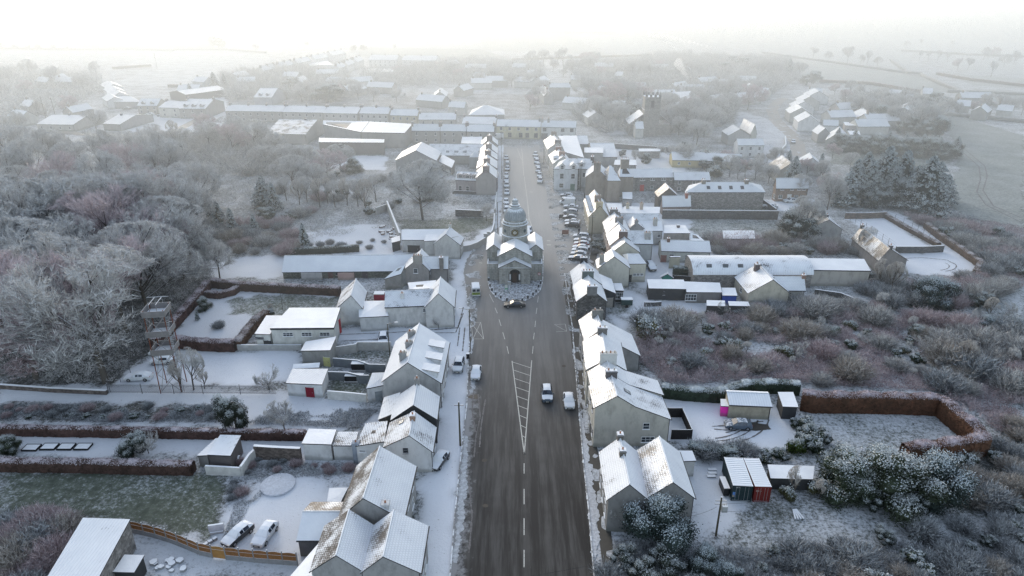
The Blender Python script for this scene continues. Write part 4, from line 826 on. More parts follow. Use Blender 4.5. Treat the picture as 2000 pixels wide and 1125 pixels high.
mono('shed', 'dark timber shed with snowy roof beside the corner of the tall beech hedge', 'shed', [(1519,765.5,2.6),(1549.3,765.5,2.6),(1559.5,795,2.4),(1529,794,2.4)], wall='dark')
mono('shed', 'low wide roof almost hidden between bushes right of the red shipping container', 'shed', [(1499,907,2.2),(1591,910,2.2),(1588,936,2.0),(1505,934,2.0)], wall='dark')
mono('porch', 'small snow roofed porch against the cream blank gable wall', 'porch', [(1199,832,2.4),(1226,832,2.4),(1226,844,2.3),(1199,843.5,2.3)], wall=PALE)
mono('bin_store', 'narrow white gate pier and bin store at the foot of the cream gable', 'bin store', [(1163,832,2.2),(1172,832,2.2),(1175,845,2.2),(1165,845,2.2)], wall=WHITE)
# bottom left sheds
mono('barn', 'large shed with ribbed white metal roof in the bottom left corner', 'shed', [(162,1011,4.2),(254,1014,4.4),(186,1140,4.4),(84,1140,4.2)], wall='stone', roof='sr')
mono('shed', 'little black shed with white roof beside the large ribbed roof shed', 'shed', [(243,1083,2.4),(282,1084,2.4),(262,1118,2.3),(220,1117,2.3)], wall='dark')
mono('greenhouse', 'garden workshop with checkered glazed roof panels inside the white walled corner', 'shed', [(430,849,2.8),(471,850,3.0),(450,890,2.8),(404,888,2.4)], wall=(.12,.11,.11), roof='hf')
mono('lean_to', 'ribbed snowy lean-to on the left of the checkered roof workshop', 'lean-to', [(421,856,2.4),(430,855,2.5),(405,889,2.4),(384,890,2.0)], wall=(.2,.2,.2), roof='sr')
# red container pair
def container(px0, px1, col, label, marks):
    z = 2.59; A = P(px0[0], px0[1], z); B = P(px1[0], px1[1], z); d = (B - A); L_ = d.xy.length; ang = math.atan2(d.y, d.x)
    rt = thing('shipping_container', label, 'container', (A.x, A.y, 0), ang, 'shipping containers side by side'); W = L_; D = 6.06
    m = MB(); 
    for k in range(24): m.box(-.03 + .05, .08, D * k / 24 + .06, D * (k + .55) / 24 + .06, .15, 2.45)
    for k in range(24): m.box(W - .08, W - .02, D * k / 24 + .06, D * (k + .55) / 24 + .06, .15, 2.45)
    m.box(.05, W - .05, .08, D - .02, .08, 2.5)
    m.build('body', solid(col, .5, .5), rt)
    f = MB()
    for x in (0, W - .14):
        for y in (0, D - .14): f.box(x, x + .14, y, y + .14, 0, z)
    for y in (0, D - .14): f.box(.14, W - .14, y, y + .12, 0, .14).box(.14, W - .14, y, y + .12, z - .14, z - .003)
    for x in (0, W - .14): f.box(x, x + .12, .14, D - .14, 0, .14).box(x, x + .12, .14, D - .14, z - .14, z - .003)
    f.build('frame', solid(tuple(c * .8 for c in col), .5, .5), rt)
    for s_ in (0, 1):
        x0 = .16 + s_ * (W - .32) / 2; x1 = x0 + (W - .36) / 2
        dd = MB().box(x0, x1, .02, .08, .16, 2.42)
        for k in range(5): dd.box(x0 + .08, x1 - .08, -.005, .02, .3 + k * .44, .52 + k * .44)
        do = dd.build('door', solid(col, .5, 0), rt)
        for q in (.3, .7): MB().tube((x0 + (x1 - x0) * q, -.03, .2), (x0 + (x1 - x0) * q, -.03, 2.4), .02, .02, 6).build('lock_rod', solid((.3,.3,.3), .4, 0), do)
    n = 14; V = []; Fs = []
    me = MB()
    for k in range(n): me.box(.12, W - .12, .14 + (D - .28) * k / n, .14 + (D - .28) * (k + .6) / n, z - .05, z + .02)
    me.box(.1, W - .1, .12, D - .12, z - .1, z - .03); me.build('roof', solid((.66,.70,.76), .8, 1.), rt)
    for (x, y_, w_, h_, c_) in marks: MB().box(x, x + w_, -.012, -.002, y_, y_ + h_).build('marking', solid(c_, .6, 0), rt)
    return rt
def text(s_, parent, loc, size, col, rot=(math.pi / 2, 0, 0)):
    cu = bpy.data.curves.new('lettering', 'FONT'); cu.body = s_; cu.size = size; cu.extrude = .004
    o = bpy.data.objects.new('lettering', cu); COL.objects.link(o); dg = bpy.context.evaluated_depsgraph_get(); me = bpy.data.meshes.new_from_object(o.evaluated_get(dg)); bpy.data.objects.remove(o)
    me.materials.clear(); me.materials.append(solid(col, .6, 0)); q = link('lettering', me, parent, loc); q.rotation_euler = rot; return q
c1 = container((1431.7,948), (1471.5,950), (.018,.036,.04), 'dark green shipping container with blue and yellow safety sign, left of the pair', [(.12, .7, .32, .8, (.10,.22,.5)), (.14, .72, .28, .3, (.7,.5,.08))])
c2 = container((1475,950), (1507.8,951), (.17,.022,.018), 'rust red shipping container with double doors and white lettering, right of the pair', [])
text('UE T', c1, (.45, -.03, 2.22), .22, (.7,.7,.7)); text('DG', c2, (.2, -.02, 1.75), .3, (.6,.55,.5)); text('x', c2, (.85, -.02, 1.78), .2, (.6,.55,.5))
# ------------------------------------------------------------------ domed market house on the island
ASH = (.25, .245, .225)
s = N('ashlar'); p = s.pos(); uvp = s.n('ShaderNodeCombineXYZ'); sp = s.sep(p); s.l(s.math('ADD', sp[0], sp[1]), uvp.inputs[0]); s.l(sp[2], uvp.inputs[1])
b = s.n('ShaderNodeTexBrick'); s.l(uvp.outputs[0], b.inputs['Vector']); b.inputs['Scale'].default_value = 1; b.inputs['Brick Width'].default_value = .9; b.inputs['Row Height'].default_value = .42; b.inputs['Mortar Size'].default_value = .03
n = s.noise(s.map(p, (1, 1, .3)), 1.1, 5, .7)
a = s.mix(s.step(n, .35, .7), (.42, .41, .38), (.22, .225, .21)); a = s.mix(s.math('MULTIPLY', b.outputs['Fac'], .5), a, (.08, .08, .075))
a = s.mix(s.step(s.math('MULTIPLY_ADD', s.noise(p, 4, 3), .4, s.up()), .95, 1.08), a, SNOW)
ASHL = s.bsdf(a, .85, .2, s.bump(b.outputs['Fac'], .03))
LEAD = solid((.32, .34, .35), .55, .6, .4)
cx, cy = .68, 157.6
mh = thing('market_house', 'grey stone classical market house with a domed clock tower on the road island', 'building', (cx, cy, 0))
def loc(m, name, mat, par=None): return m.build(name, mat, par or mh, org=(cx, cy, 0))
m = MB()
def gbox(m, x0, x1, y0, y1, he, hr, z0=-.2):
    xm = (x0 + x1) / 2; b = len(m.V)
    m.V += [(x0, y0, z0), (x1, y0, z0), (x1, y0, he), (xm, y0, hr), (x0, y0, he), (x0, y1, z0), (x1, y1, z0), (x1, y1, he), (xm, y1, hr), (x0, y1, he)]
    for f in ((0, 1, 2, 3, 4), (9, 8, 7, 6, 5), (0, 5, 6, 1), (1, 6, 7, 2), (4, 9, 5, 0), (2, 7, 8, 3), (3, 8, 9, 4)): m.F.append(tuple(b + k for k in f)); m.I.append(0)
# portico with arched opening, nave, transepts, terraces
fx0, fx1, fy = -2.95, 4.2, 146.6
ax0, ax1, sp_ = -.75, 2.0, 2.4; r_a = (ax1 - ax0) / 2; xm = (ax0 + ax1) / 2
arcp = [(xm + r_a * math.cos(math.pi * k / 12), sp_ + r_a * math.sin(math.pi * k / 12)) for k in range(13)]   # right to left
for y in (fy, fy + .5):
    m.face([(fx0, y, -.2), (ax0, y, -.2), (ax0, y, sp_), (fx0, y, sp_)]); m.face([(ax1, y, -.2), (fx1, y, -.2), (fx1, y, sp_), (ax1, y, sp_)])
    m.face([(fx1, y, sp_), (fx1, y, 4.2), (xm, y, 5.95), (xm, y, sp_ + r_a)] + [(q[0], y, q[1]) for q in arcp[5::-1]])
    m.face([(xm, y, sp_ + r_a), (xm, y, 5.95), (fx0, y, 4.2), (fx0, y, sp_)] + [(q[0], y, q[1]) for q in arcp[12:6:-1]])
for k in range(12): m.face([(arcp[k][0], fy, arcp[k][1]), (arcp[k+1][0], fy, arcp[k+1][1]), (arcp[k+1][0], fy + .5, arcp[k+1][1]), (arcp[k][0], fy + .5, arcp[k][1])])
m.box(fx0, fx0 + .02, fy, 148.5, -.2, 4.2).box(fx1 - .02, fx1, fy, 148.5, -.2, 4.2)
for x in (fx0 + .05, -1.45, 2.1, fx1 - .65): m.box(x, x + .6, fy - .12, fy, -.2, 4.0)
m.box(fx0 - .1, fx1 + .1, fy - .2, fy + .001, 4.0, 4.2)
gbox(m, -3.2, 4.45, 148.5, 153.0, 6.3, 8.35); m.box(-3.2, 4.45, 153.0, 168.0, -.2, 6.3)
for x0, x1 in ((-5.85, -2.65), (3.9, 7.15)): gbox(m, x0, x1, 152.0, 160.5, 6.5, 7.75)
for x0, x1 in ((-5.7, -3.2), (4.45, 7.0)):
    m.box(x0, x1, 148.7, 152.0, -.2, 3.7)
    m.box(x0, x1, 148.7, 148.95, 3.7, 4.3); xa = x0 if x0 < 0 else x1 - .25; m.box(xa, xa + .25, 148.96, 152.0, 3.7, 4.3)
loc(m, 'wall', ASHL)
m = MB().box(-.4, 1.65, 147.6, 147.75, -.1, 3.6)  # dark interior screen
loc(m, 'doorway', solid((.03, .03, .032), .6, 0)); m = MB().box(.1, 1.15, 147.4, 147.5, 0, 2.6); d_ = loc(m, 'door', solid((.07, .045, .035), .5, 0))
for x in (-.62, 1.55): loc(MB().box(x, x + .35, 147.2, 147.3, .9, 2.3), 'window', FRAME)
loc(MB().box(-1.0, -.25, 146.1, 146.5, 0, .9), 'notice_board', solid((.45, .45, .43), .6, .5))
def gr(x0, x1, y0, y1, he, hr, k0='mg', k1='s', ov=.22, nm='roof'):
    xm_ = (x0 + x1) / 2; sl = (hr - he) / ((x1 - x0) / 2); O = Vector((cx, cy, 0)); g = lambda x, y, z: Vector((x, y, z)) - O
    return roofpart(mh, [([g(x0 - ov, y0, he - ov * sl + .12), g(xm_, y0, hr + .12), g(xm_, y1, hr + .12), g(x0 - ov, y1, he - ov * sl + .12)], rmat(k0)), ([g(x1 + ov, y0, he - ov * sl + .12), g(xm_, y0, hr + .12), g(xm_, y1, hr + .12), g(x1 + ov, y1, he - ov * sl + .12)], rmat(k1))], .14, nm)
gr(fx0, fx1, fy - .25, 148.5, 4.2, 5.98, 's', 's'); gr(-3.2, 4.45, 148.2, 154.8, 6.3, 8.4, 'mrg', 'sr')
gr(-5.85, -2.65, 151.7, 160.8, 6.5, 7.8, 'mrg', 's'); gr(3.9, 7.15, 151.7, 160.8, 6.5, 7.8, 'mrg', 's')
loc(MB().box(-3.2, 4.45, 160.9, 168, 6.31, 6.5), 'roof', SNOWM)
dr = loc(MB().lathe((cx, cy), [(3.3, 5.0), (3.3, 6.2), (3.15, 6.6), (3.08, 8.3), (3.28, 8.45), (3.28, 8.65), (3.0, 8.75), (2.95, 11.0), (3.2, 11.15), (3.2, 11.35), (2.95, 11.45), (2.9, 11.75), (3.05, 11.85), (2.85, 12.0), (2.62, 12.05), (2.6, 12.5)], 32), 'drum', ASHL)
prof = [(2.62, 12.45), (2.7, 12.55), (2.7, 12.75)] + [(2.62 * math.cos(t), 12.75 + 2.5 * math.sin(t)) for t in [k * .11 for k in range(1, 12)]]
dome = loc(MB().lathe((cx, cy), prof, 40), 'dome', LEAD)
m = MB()
for k in range(28):
    t = 2 * math.pi * k / 28
    for j in range(3, len(prof) - 2):
        (r0, z0_), (r1, z1_) = prof[j], prof[j + 1]; m.tube((cx + r0 * math.cos(t), cy + r0 * math.sin(t), z0_), (cx + r1 * math.cos(t), cy + r1 * math.sin(t), z1_), .05, .05, 4, cap=False)
loc(m, 'rib', solid((.42, .44, .46), .6, .5), dome)
loc(MB().lathe((cx, cy), [(1.3, 14.9), (1.35, 15.05), (1.35, 15.2), (1.1, 15.25), (1.05, 15.55), (1.2, 15.6), (1.2, 15.75), (.75, 15.8), (.7, 16.15), (.85, 16.2), (.85, 16.32), (.74, 16.36), (.72, 16.6), (.6, 16.9), (.38, 17.1), (.12, 17.2), (.1, 17.5), (.0, 17.52)], 20), 'lantern', solid((.38, .39, .39), .6, .6))
fcy = cy - 3.02
# pedimented clock surround with clock face
m = MB(); m.box(cx - 1.05, cx + 1.05, fcy - .12, fcy + .6, 8.8, 10.6); pts = [(cx + 1.25 * math.cos(t * math.pi / 10), 10.55 + .75 * math.sin(t * math.pi / 10)) for t in range(11)]
m.face([(q[0], fcy - .2, q[1]) for q in pts]); 
for k in range(10): m.face([(pts[k][0], fcy - .2, pts[k][1]), (pts[k+1][0], fcy - .2, pts[k+1][1]), (pts[k+1][0], fcy + .6, pts[k+1][1]), (pts[k][0], fcy + .6, pts[k][1])])
loc(m, 'clock_surround', ASHL)
def disc(r, y, z, n=32): return [(cx + r * math.cos(2 * math.pi * k / n), y, z + r * math.sin(2 * math.pi * k / n)) for k in range(n)]
cz = 9.85
ck = loc(MB().face(disc(.86, fcy - .215, cz)), 'clock_face', solid((.035, .035, .04), .4, 0)); GOLD = solid((.55, .42, .16), .4, 0)
m = MB(); m.face(disc(.4, fcy - .23, cz)); loc(m, 'dial', solid((.55, .53, .47), .5, 0), ck)
m = MB()
for k in range(12):
    t = math.pi * k / 6; q = [(cx + rr * math.cos(t + dt), fcy - .235, cz + rr * math.sin(t + dt)) for rr, dt in ((.5, -.09), (.78, -.07), (.78, .07), (.5, .09))]; m.face(q)
loc(m, 'numeral', GOLD, ck)
m = MB()
for t, l_, w_ in ((math.radians(52), .62, .05), (math.radians(-72), .42, .07)):
    dx, dz = math.cos(t), math.sin(t); m.face([(cx - dz * w_, fcy - .25, cz + dx * w_), (cx + dz * w_, fcy - .25, cz - dx * w_), (cx + dx * l_, fcy - .25, cz + dz * l_)])
loc(m, 'clock_hand', solid((.06,.045,.03), .4, 0), ck)
for s_ in (-1, 1):
    t = -math.pi / 2 + s_ * .88; q0 = Vector((cx + 2.99 * math.cos(t), cy + 2.99 * math.sin(t), cz)); q1 = q0 + Vector((math.cos(t), math.sin(t), 0)) * .06
    loc(MB().tube(q0, q1, .42, .42, 20), 'roundel', solid((.16, .19, .19) if s_ < 0 else (.06, .08, .09), .5, 0))
for x in (-4.3, 5.5): loc(MB().box(x - .4, x + .4, 151.93, 152.0, 4.6, 5.9), 'panel', solid((.30, .29, .26), .8, 0))
for x in (-2.3, 3.15):
    for z in (1.0, 1.7, 2.4, 3.1): loc(MB().box(x - .65, x + .65, 146.54, 146.6, z - .28, z + .28), 'panel', solid((.28, .275, .25), .8, 0)) if z in (1.0, 2.4) else None
# bollards round the island, notice stand, road sign
bol = [(954.5,549),(957,560.5),(961,569),(968,577),(978,583.5),(990,588.3),(1002,590),(1020,589),(1031,583.5),(1041,577.5),(1047,571.5),(1052,562),(1056,555),(1057,548)]
bl = thing('bollard', 'small dark stone bollard in the ring on the rim of the cobbled island', 'bollard', P(*bol[0], .0), 0, 'bollards around the cobbled island')
MB().lathe((0, 0), [(.2, 0), (.2, .75), (.15, .8)], 10).build('post', solid((.07,.07,.07), .7, 0), bl); MB().lathe((0, 0), [(.2, .81), (.21, .9), (.12, 1.0)], 10).build('cap', solid((.55,.58,.62), .8, .6), bl)
for q in bol[1:]: c = copy_tree(bl); c.location = P(*q)
c = P(989, 575); t = thing('notice_stand', 'upright green framed notice board on two posts on the cobbled island', 'sign', c)
for x in (-.35, .35): MB().box(x - .04, x + .04, -.04, .04, 0, 2.4).build('post', solid((.04,.16,.13), .5, 0), t)
MB().box(-.31, .31, -.03, .03, 1.2, 2.3).build('board', solid((.55,.58,.55), .5, 0), t); MB().box(-.31, .31, -.045, -.032, 1.25, 1.5).build('picture', solid((.05,.3,.15), .5, 0), t)
c = P(1053, 552); t = thing('road_sign', 'round red rimmed no turning sign on a thin pole beside the island', 'sign', c)
MB().tube((0,0,0), (0,0,2.4), .04).build('post', solid((.3,.3,.3), .5, 0), t)
sg = MB().tube((0,-.03,2.2), (0,-.06,2.2), .32, .32, 20).build('sign_plate', solid((.55,.05,.05), .4, 0), t); MB().tube((0,-.062,2.2), (0,-.07,2.2), .23, .23, 20).build('sign_face', solid((.7,.7,.7), .4, 0), sg)
MB().box(-.03,.03,-.08,-.071,2.08,2.28).box(-.03,.12,-.08,-.071,2.28,2.33).build('arrow', solid((.02,.02,.02), .4, 0), sg)

# ------------------------------------------------------------------ old church tower
c = P(1270, 266); t = thing('church', 'grey battlemented church tower rising from bare trees in the mist', 'church', (c.x, c.y, 0)); W = 3.4
m = MB().box(-W, W, 0, 2 * W, -.3, 17).box(-W - .25, W + .25, -.25, 2 * W + .25, 11.2, 11.5)
loc_ = m.build('tower', wmat('stone'), t)
m = MB()
for k in range(4):
    for (x0, y0, x1, y1) in ((-W + k * 1.95, 0, -W + k * 1.95 + 1.0, .4), (-W + k * 1.95, 2*W-.4, -W + k * 1.95 + 1.0, 2*W)): m.box(x0, x1, y0, y1, 17.003, 18.2)
for x in (-W + .3, W - .3):
    for y in (.3, 2*W - .3): m.tube((x, y, 17.2), (x, y, 19.4), .4, .05, 4)
m.build('battlement', wmat('stone'), t); MB().box(-.7, .7, -.04, .02, 12.5, 15.5).build('louvre', solid((.05,.05,.05), .8, 0), t)
for s_ in (-1, 1): roofpart(t, [([Vector((s_*9.5, 2, 5.0)), Vector((s_*3.3, 2, 9.5)), Vector((s_*3.3, 14, 9.5)), Vector((s_*9.5, 14, 5.0))], rmat('s'))], .2); MB().box(min(s_*9.2, s_*3.3), max(s_*9.2, s_*3.3), 2.2, 13.8, -.3, 4.8).build('aisle_wall', wmat('stone'), t)
# ------------------------------------------------------------------ hotel front closing the street and the misty rows behind
gable('hotel', 'wide pale yellow hotel front with dark framed windows closing the far end of the street', 'hotel', (971.7,232.8), (1057,234.5), 7.8, 5.6, (1000,246), wall=(.52,.50,.36), roof=('s','s'), ch=[(.97,0,1,1.6,.9,3,GREY)], win=[('+', (.12,.3,.55,.7,.9), 1.7, 1.6, 2.0, True), ('+', (.1,.3,.5,.7,.9), 4.4, 1.2, 1.3)], over=.3)
gable('hotel', 'white wing with black shuttered windows right of the pale yellow hotel front', 'house', (1058,234.8), (1126,236.4), 7.8, 5.6, (1090,247.3), wall=(.62,.63,.62), roof=('s','s'), ch=[(.02,0,1,1.6,.9,3,GREY),(.2,0,1,1.6,.9,2,GREY)], win=[('+', (.1,.62,.88), 4.2, 1.5, 1.5, True), ('+', (.6,.85), 1.6, 1.2, 1.2)], doors=[('+', .1, 2.6, 2.6, (.1,.1,.1))])
def row(A, B, e, hr, he, wall, lab, nch=2, wn=6, cat='house', name='terrace_house', roof=('s','s'), two=True, **k):
    ws = [('+', [(i + .5) / wn for i in range(wn)], he * .72 if two else he * .5, 1.0, 1.2)] + ([('+', [(i + .5) / wn for i in range(wn)], he * .28, 1.0, 1.2)] if two else [])
    return gable(name, lab, cat, A, B, hr, he, e, wall=wall, roof=roof, ch=[(.02 + i / max(1, nch - 1) * .96 if nch > 1 else .5, 0, .8, 1.4, .9, 2, (.25,.23,.22)) for i in range(nch)], win=ws, **k)
row((906,227.5),(971,229),(940,241.5),7.6,5.6,(.42,.42,.4),'grey terrace between the hotel front and the wide shed roof in the mist',2,5)
row((804.6,241.7),(860,242.3),(830,253.5),8.2,6,(.30,.29,.28),'left third of the grey brick back terrace facing the yards, two storeys',2,3)
row((861,242.3),(912,243),(885,254.5),8.2,6,(.33,.32,.31),'middle third of the grey brick back terrace facing the yards, two storeys',2,3)
row((913,243),(966,243.5),(940,256),8.2,6,(.30,.30,.29),'right third of the grey brick back terrace facing the yards, nearest the street',2,3)
row((818.9,220.4),(891.7,220.4),(855,233),7.4,5.2,(.45,.44,.42),'far pale terrace with four windows, just left of the wide shed roof',2,4)
row((765.5,212.5),(818.5,213.5),(790,225),7.8,5.6,(.46,.43,.34),'creamy terrace house third from the right in the long misty row',2,4)
row((707,208.3),(763.8,209.5),(735,221.5),7.8,5.6,(.48,.48,.48),'white terrace pair with ridge chimneys in the long misty row',3,5)
row((640,207.5),(706,209),(670,221),7.4,5.4,(.46,.46,.45),'off white terrace pair left of centre in the long misty row',3,5)
row((560,206),(639,207.5),(600,219),7.4,5.4,(.38,.38,.37),'grey terrace stretch in the left half of the long misty row',3,6)
row((448,204.4),(559,206),(500,217),7.4,5.4,(.34,.33,.32),'leftmost dark fronted stretch of the long misty row at the road corner',4,8)
row((325,197),(366,198),(345,210.5),7.0,5.0,(.52,.52,.48),'small cream house beside the grey house with three dormers',2,2)
row((367,193),(418,193.4),(390,212),8.0,5.0,(.30,.29,.28),'grey house with three snowy dormers at the corner of the misty road',2,3,dorm=[(.2,'+',1.6,1.0),(.5,'+',1.6,1.0),(.8,'+',1.6,1.0)])
row((275.5,192),(314.6,192.5),(290,206),7.4,4.6,(.36,.34,.31),'gabled house with two small dormers left of the misty road corner',0,3,dorm=[(.28,'+',1.8,.9),(.72,'+',1.8,.9)])
row((101,224),(172,225),(135,243),5.4,3.2,(.40,.40,.39),'long low bungalow half behind a round bare tree near the left edge',1,4,two=False,name='bungalow')
gable('bungalow','low gabled house with dark chimney and pale roof right of the round bare tree','bungalow',(232,223),(266,224),5.4,3.2,(250,243),wall=GREY,ch=[(.25,1.2,.8,.8,.6,1,(.12,.11,.11))])
hip('bungalow','wide hipped snow roof bungalow above the round bare tree at left','bungalow',[(213,190),(262,190),(276,199),(208,199)],3.4,[(228,188),(257,188)],5.2)
for i,(x,y) in enumerate([(210,157),(216,166),(222,173),(212,182)]):
    gable('house',['topmost of four white gabled cottages stepping down beside the left field','second of four white gabled cottages stepping down beside the left field','third of four white gabled cottages stepping down beside the left field','lowest of four white gabled cottages stepping down beside the left field'][i],'cottage',(x,y),(x+12,y+7),6,4,(x-8,y+12),wall=WHITE)
gable('shed','wide low snowy shed half hidden by a dark conifer above the misty row','shed',(345,177),(425,167),5.5,4,(360,185),wall='dark')
gable('house','large pale house with dormers beyond the left end of the misty row','house',(508,172),(543,172),8.2,5,(530,190),wall=(.36,.38,.42),dorm=[(.3,'+',1.6,1.0),(.7,'+',1.6,1.0)])
gable('house','dark slated house with three roof lights in front of the misty row','house',(545,233),(620,234),7.6,4.6,(600,262),wall=(.36,.35,.33),roof=('h','s'),sky=[(.4,.5,'+',1,1.2),(.55,.5,'+',1,1.2),(.7,.5,'+',1,1.2)],ch=[(.7,0,1,1,.5,2,(.1,.1,.1))])
# industrial sheds
mono('warehouse', 'left half of the big twin roofed warehouse, a long white slope', 'warehouse', [(631,235,7.4),(721,237,7.4),(705,258,6.4),(631,243,6.4)], wall=(.33,.33,.33), edge=.3)
mono('warehouse', 'right half of the big twin roofed warehouse with streaked snow roof', 'warehouse', [(722,237.2,7.6),(806,241.7,7.4),(790.4,259.8,6.4),(706,258,6.4)], wall=(.30,.29,.28), edge=.3)
mono('warehouse', 'long open store with dark walls and white lean-to roof below the warehouse', 'warehouse', [(623,269,5.4),(751,272,5.4),(750,278.5,5.0),(622,277.5,5.0)], wall=(.16,.15,.14), edge=.3)
gable('barn', 'big white roofed barn with glinting left slope behind the round bare tree', 'barn', (824,277), (812,293.5), 8.0, 4.4, (856,304.5), (789,292), wall=(.3,.3,.3), roof=('s','mbg'))
mono('lean_to', 'detached slanting shed roof at the right foot of the big white barn', 'shed', [(864,301.4,4.4),(888.5,314,4.2),(882.4,327.8,2.8),(856,315,2.8)], wall=(.2,.2,.2))
gable('outhouse', 'long range with mottled roof and three roof lights behind the left street houses', 'extension', (839,281), (944,282), 6.4, 3.6, (900,303), wall=(.33,.33,.32), roof=('m','m'), sky=[(.36,.7,'+',1.2,1.1),(.52,.7,'+',1.5,1.1),(.68,.7,'+',1.2,1.1)])
mono('outhouse', 'grey flat topped block in the backs behind the farthest left street house', 'extension', [(903,267,4.5),(942,267,4.5),(940,281,4.2),(900,280,4.2)], wall=GREY)
hip('outhouse', 'small pyramid roofed store among the backs of the left street houses', 'extension', [(920,302),(940,302),(941,307.5),(916,307.5)], 4.2, [(927,296.5),(929,296.5)], 6, wall=(.33,.36,.37))
st = [((956.5,261),(956,270),(972,277),'farthest left hand street house with crisp white right slope',.4),((955.3,276),(954.5,287),(971.6,289),'second farthest left hand street house, stepped below its neighbour',.2),((954,289.5),(953,300),(971,303),'third left hand street house from the hotel with dark chimney',-.1),((952,302),(950.5,316),(970.4,323),'fourth left hand street house with long white right slope',0),((951,316.5),(949,331),(969.8,337),'fifth left hand street house with a broad pink grey chimney',.5)]
for A,B,e,l,dh in st: gable('terrace_house', l, 'house', A, B, 8.0+dh, 5.8, e, wall=(.34,.32,.31), roof=('s','mbg'), ch=[(.95,0,.9,2.2,.9,4,(.26,.23,.22))], win=[('+',(.25,.75),4.4,1,1.3),('+',(.25,.75),1.6,1,1.3)], over=.2)
gable('terrace_house', 'mauve grey gabled end house of the left street row with slim paired windows', 'house', (950.5,321), (947.4,333), 7.8, 5.4, (969.3,352), (930.8,350), wall=PINK, roof=('s','s'), ch=[(.93,0,.9,1.6,.9,3,PINK)], win=[('B',(.2,.78),3.6,.9,1.5),('B',(.2,.78),.7,.9,1.2)])
gable('house', 'mauve grey rear wing with three little gabled dormers at the eave', 'house', (893,334.6), (940,337), 6.2, 4.3, (915,351), wall=PINK, dorm=[(.2,'+',2.2,1.2),(.5,'+',2.2,1.2),(.82,'+',2.2,1.2)], win=[('+',(.2,.5),1.3,1.1,1.6)])
# houses across the upper right
row((1438.6,271),(1490,271),(1465,282.8),7.0,5.2,WHITE,'white two storey house with four small windows by the far road bend',0,3)
gable('house','large glinting roofed house behind the white house at the road bend','house',(1453,231),(1475,243),8,4.6,(1490,268),wall=(.42,.42,.38),roof=('s','mbg'))
gable('house','pale gabled house left of the glinting roof near the far road','house',(1432,243),(1446,252),7,4.4,(1462,262),wall=GREY,roof=('s','s'))
gable('house','brown roofed house with skylights below the far road bend','house',(1527,303),(1546,318),7,4,(1556,327),wall=(.36,.34,.3),roof=('m','tbg'),sky=[(.3,.4,'-',.9,1),(.6,.4,'-',.9,1)])
gable('house','white gabled house half hidden by conifers below the clipped tree belt','house',(1581,298),(1587,308),6.5,4,(1608,327),wall=WHITE)
rws = [((1590,172),(1600,178)),((1574,182),(1583,188)),((1563,192),(1572,198)),((1556,202),(1566,210)),((1573,217),(1583,226))]
for i,(A,B) in enumerate(rws): gable('house',['first','second','third','fourth','fifth'][i]+' snowy gabled house from the top in the row beside the winding road','house',A,B,7.5,4.6,(B[0]+13,B[1]+8),wall=WHITE if i%2==0 else (.45,.45,.43),roof=('s','mbg' if i==3 else 's'))
gable('bungalow','long snowy bungalow right of the row by the winding road','bungalow',(1608,233.5),(1638,234.6),5.5,3.5,(1622,244),wall=WHITE)
gable('house','pale gabled house between the bungalow and the flat roofed house','house',(1600,243),(1612,250),6.5,4,(1622,262),wall=GREY); gable('house','glinting gabled house just above the clipped conifer belt','house',(1640,247),(1632,262),6.5,3.8,(1652,264),wall=(.42,.41,.38),roof=('s','mbg'))
mono('house','flat roofed pinkish house above the clipped conifer belt','house',[(1647,238,4),(1680,239.5,4),(1685,245.5,4),(1651,245,4)],wall=(.42,.38,.36),win=[('F',(.2,.5,.8),2,1.4,1)])
mono('house','low blue white roof tucked against the left end of the clipped conifer belt','house',[(1655,255,3.6),(1678,255.5,3.6),(1681,264,3.2),(1660,263,3.2)],wall=GREY)
for A,B,e,l in [((1737,174),(1762,176),(1750,186),'farmhouse roof left of the pair beyond the right hand wood'),((1768,183),(1786,185),(1775,193),'second farmhouse roof of the pair beyond the right hand wood'),((1802,171),(1822,172),(1810,177),'small white cottage beyond the wood, alone by the frozen pool'),((1870,194),(1898,196),(1882,202),'low cottage among hedges near the right edge'),((1951,203),(1982,206),(1965,213),'cottage at the right edge of the photo above the large field'),
  ((1580,172),(1607,173),(1594,180),'white house beside the top of the winding road'),((1403,154),(1432,154),(1418,163),'pale flat looking house above the trees right of the church'),((1380,167),(1416,168),(1398,174),'low pale roofed house between trees right of the church'),((1485,170),(1503,172),(1494,178),'white cottage on the left of the winding road'),((1310,180),(1348,178),(1330,197),'big snowy barn roof right of the church tower'),((1304,205),(1330,197),(1338,214),'nearer snowy barn roof right of the church tower'),
  ((1167,167),(1194,167),(1180,174),'square white villa left of the church in the mist'),((1114,146),(1155,146),(1135,152),'long low villa behind the misty trees'),((1222,160),(1262,161),(1240,168),'low pale roof above the church tower'),((1203,139),(1218,140),(1210,146),'little pale cottage high in the mist above the church'),
  ((1031,136),(1050,136.5),(1040,145),'small white house above the end of the street in the mist'),((909,124),(950,125),(930,131),'wide pale house alone right of the estate in the mist'),((1000,123),(1028,124),(1014,130),'pale house beside the line of bare poplars'),((925,141),(948,142),(936,149),'low cluster house below the wide pale house'),((878,197),(910,199),(894,206),'snowy roof peeping over the right part of the misty row'),
  ((1240,237),(1256,237),(1248,245),'tiny snowy outbuilding left of the church tower'),((1196,196),(1222,197),(1210,204),'snowy roof in the trees between street end and church')]:
    gable('house', l, 'house', A, B, 7, 4.6, e, wall=(.48,.48,.46), ch=[(.05,0,.8,.8,.8,1,(.3,.28,.26))])
row((1073,162),(1114,162),(1094,168),9.5,7.5,(.36,.35,.33),'tall square grey house with many windows at the head of the street in mist',2,4)
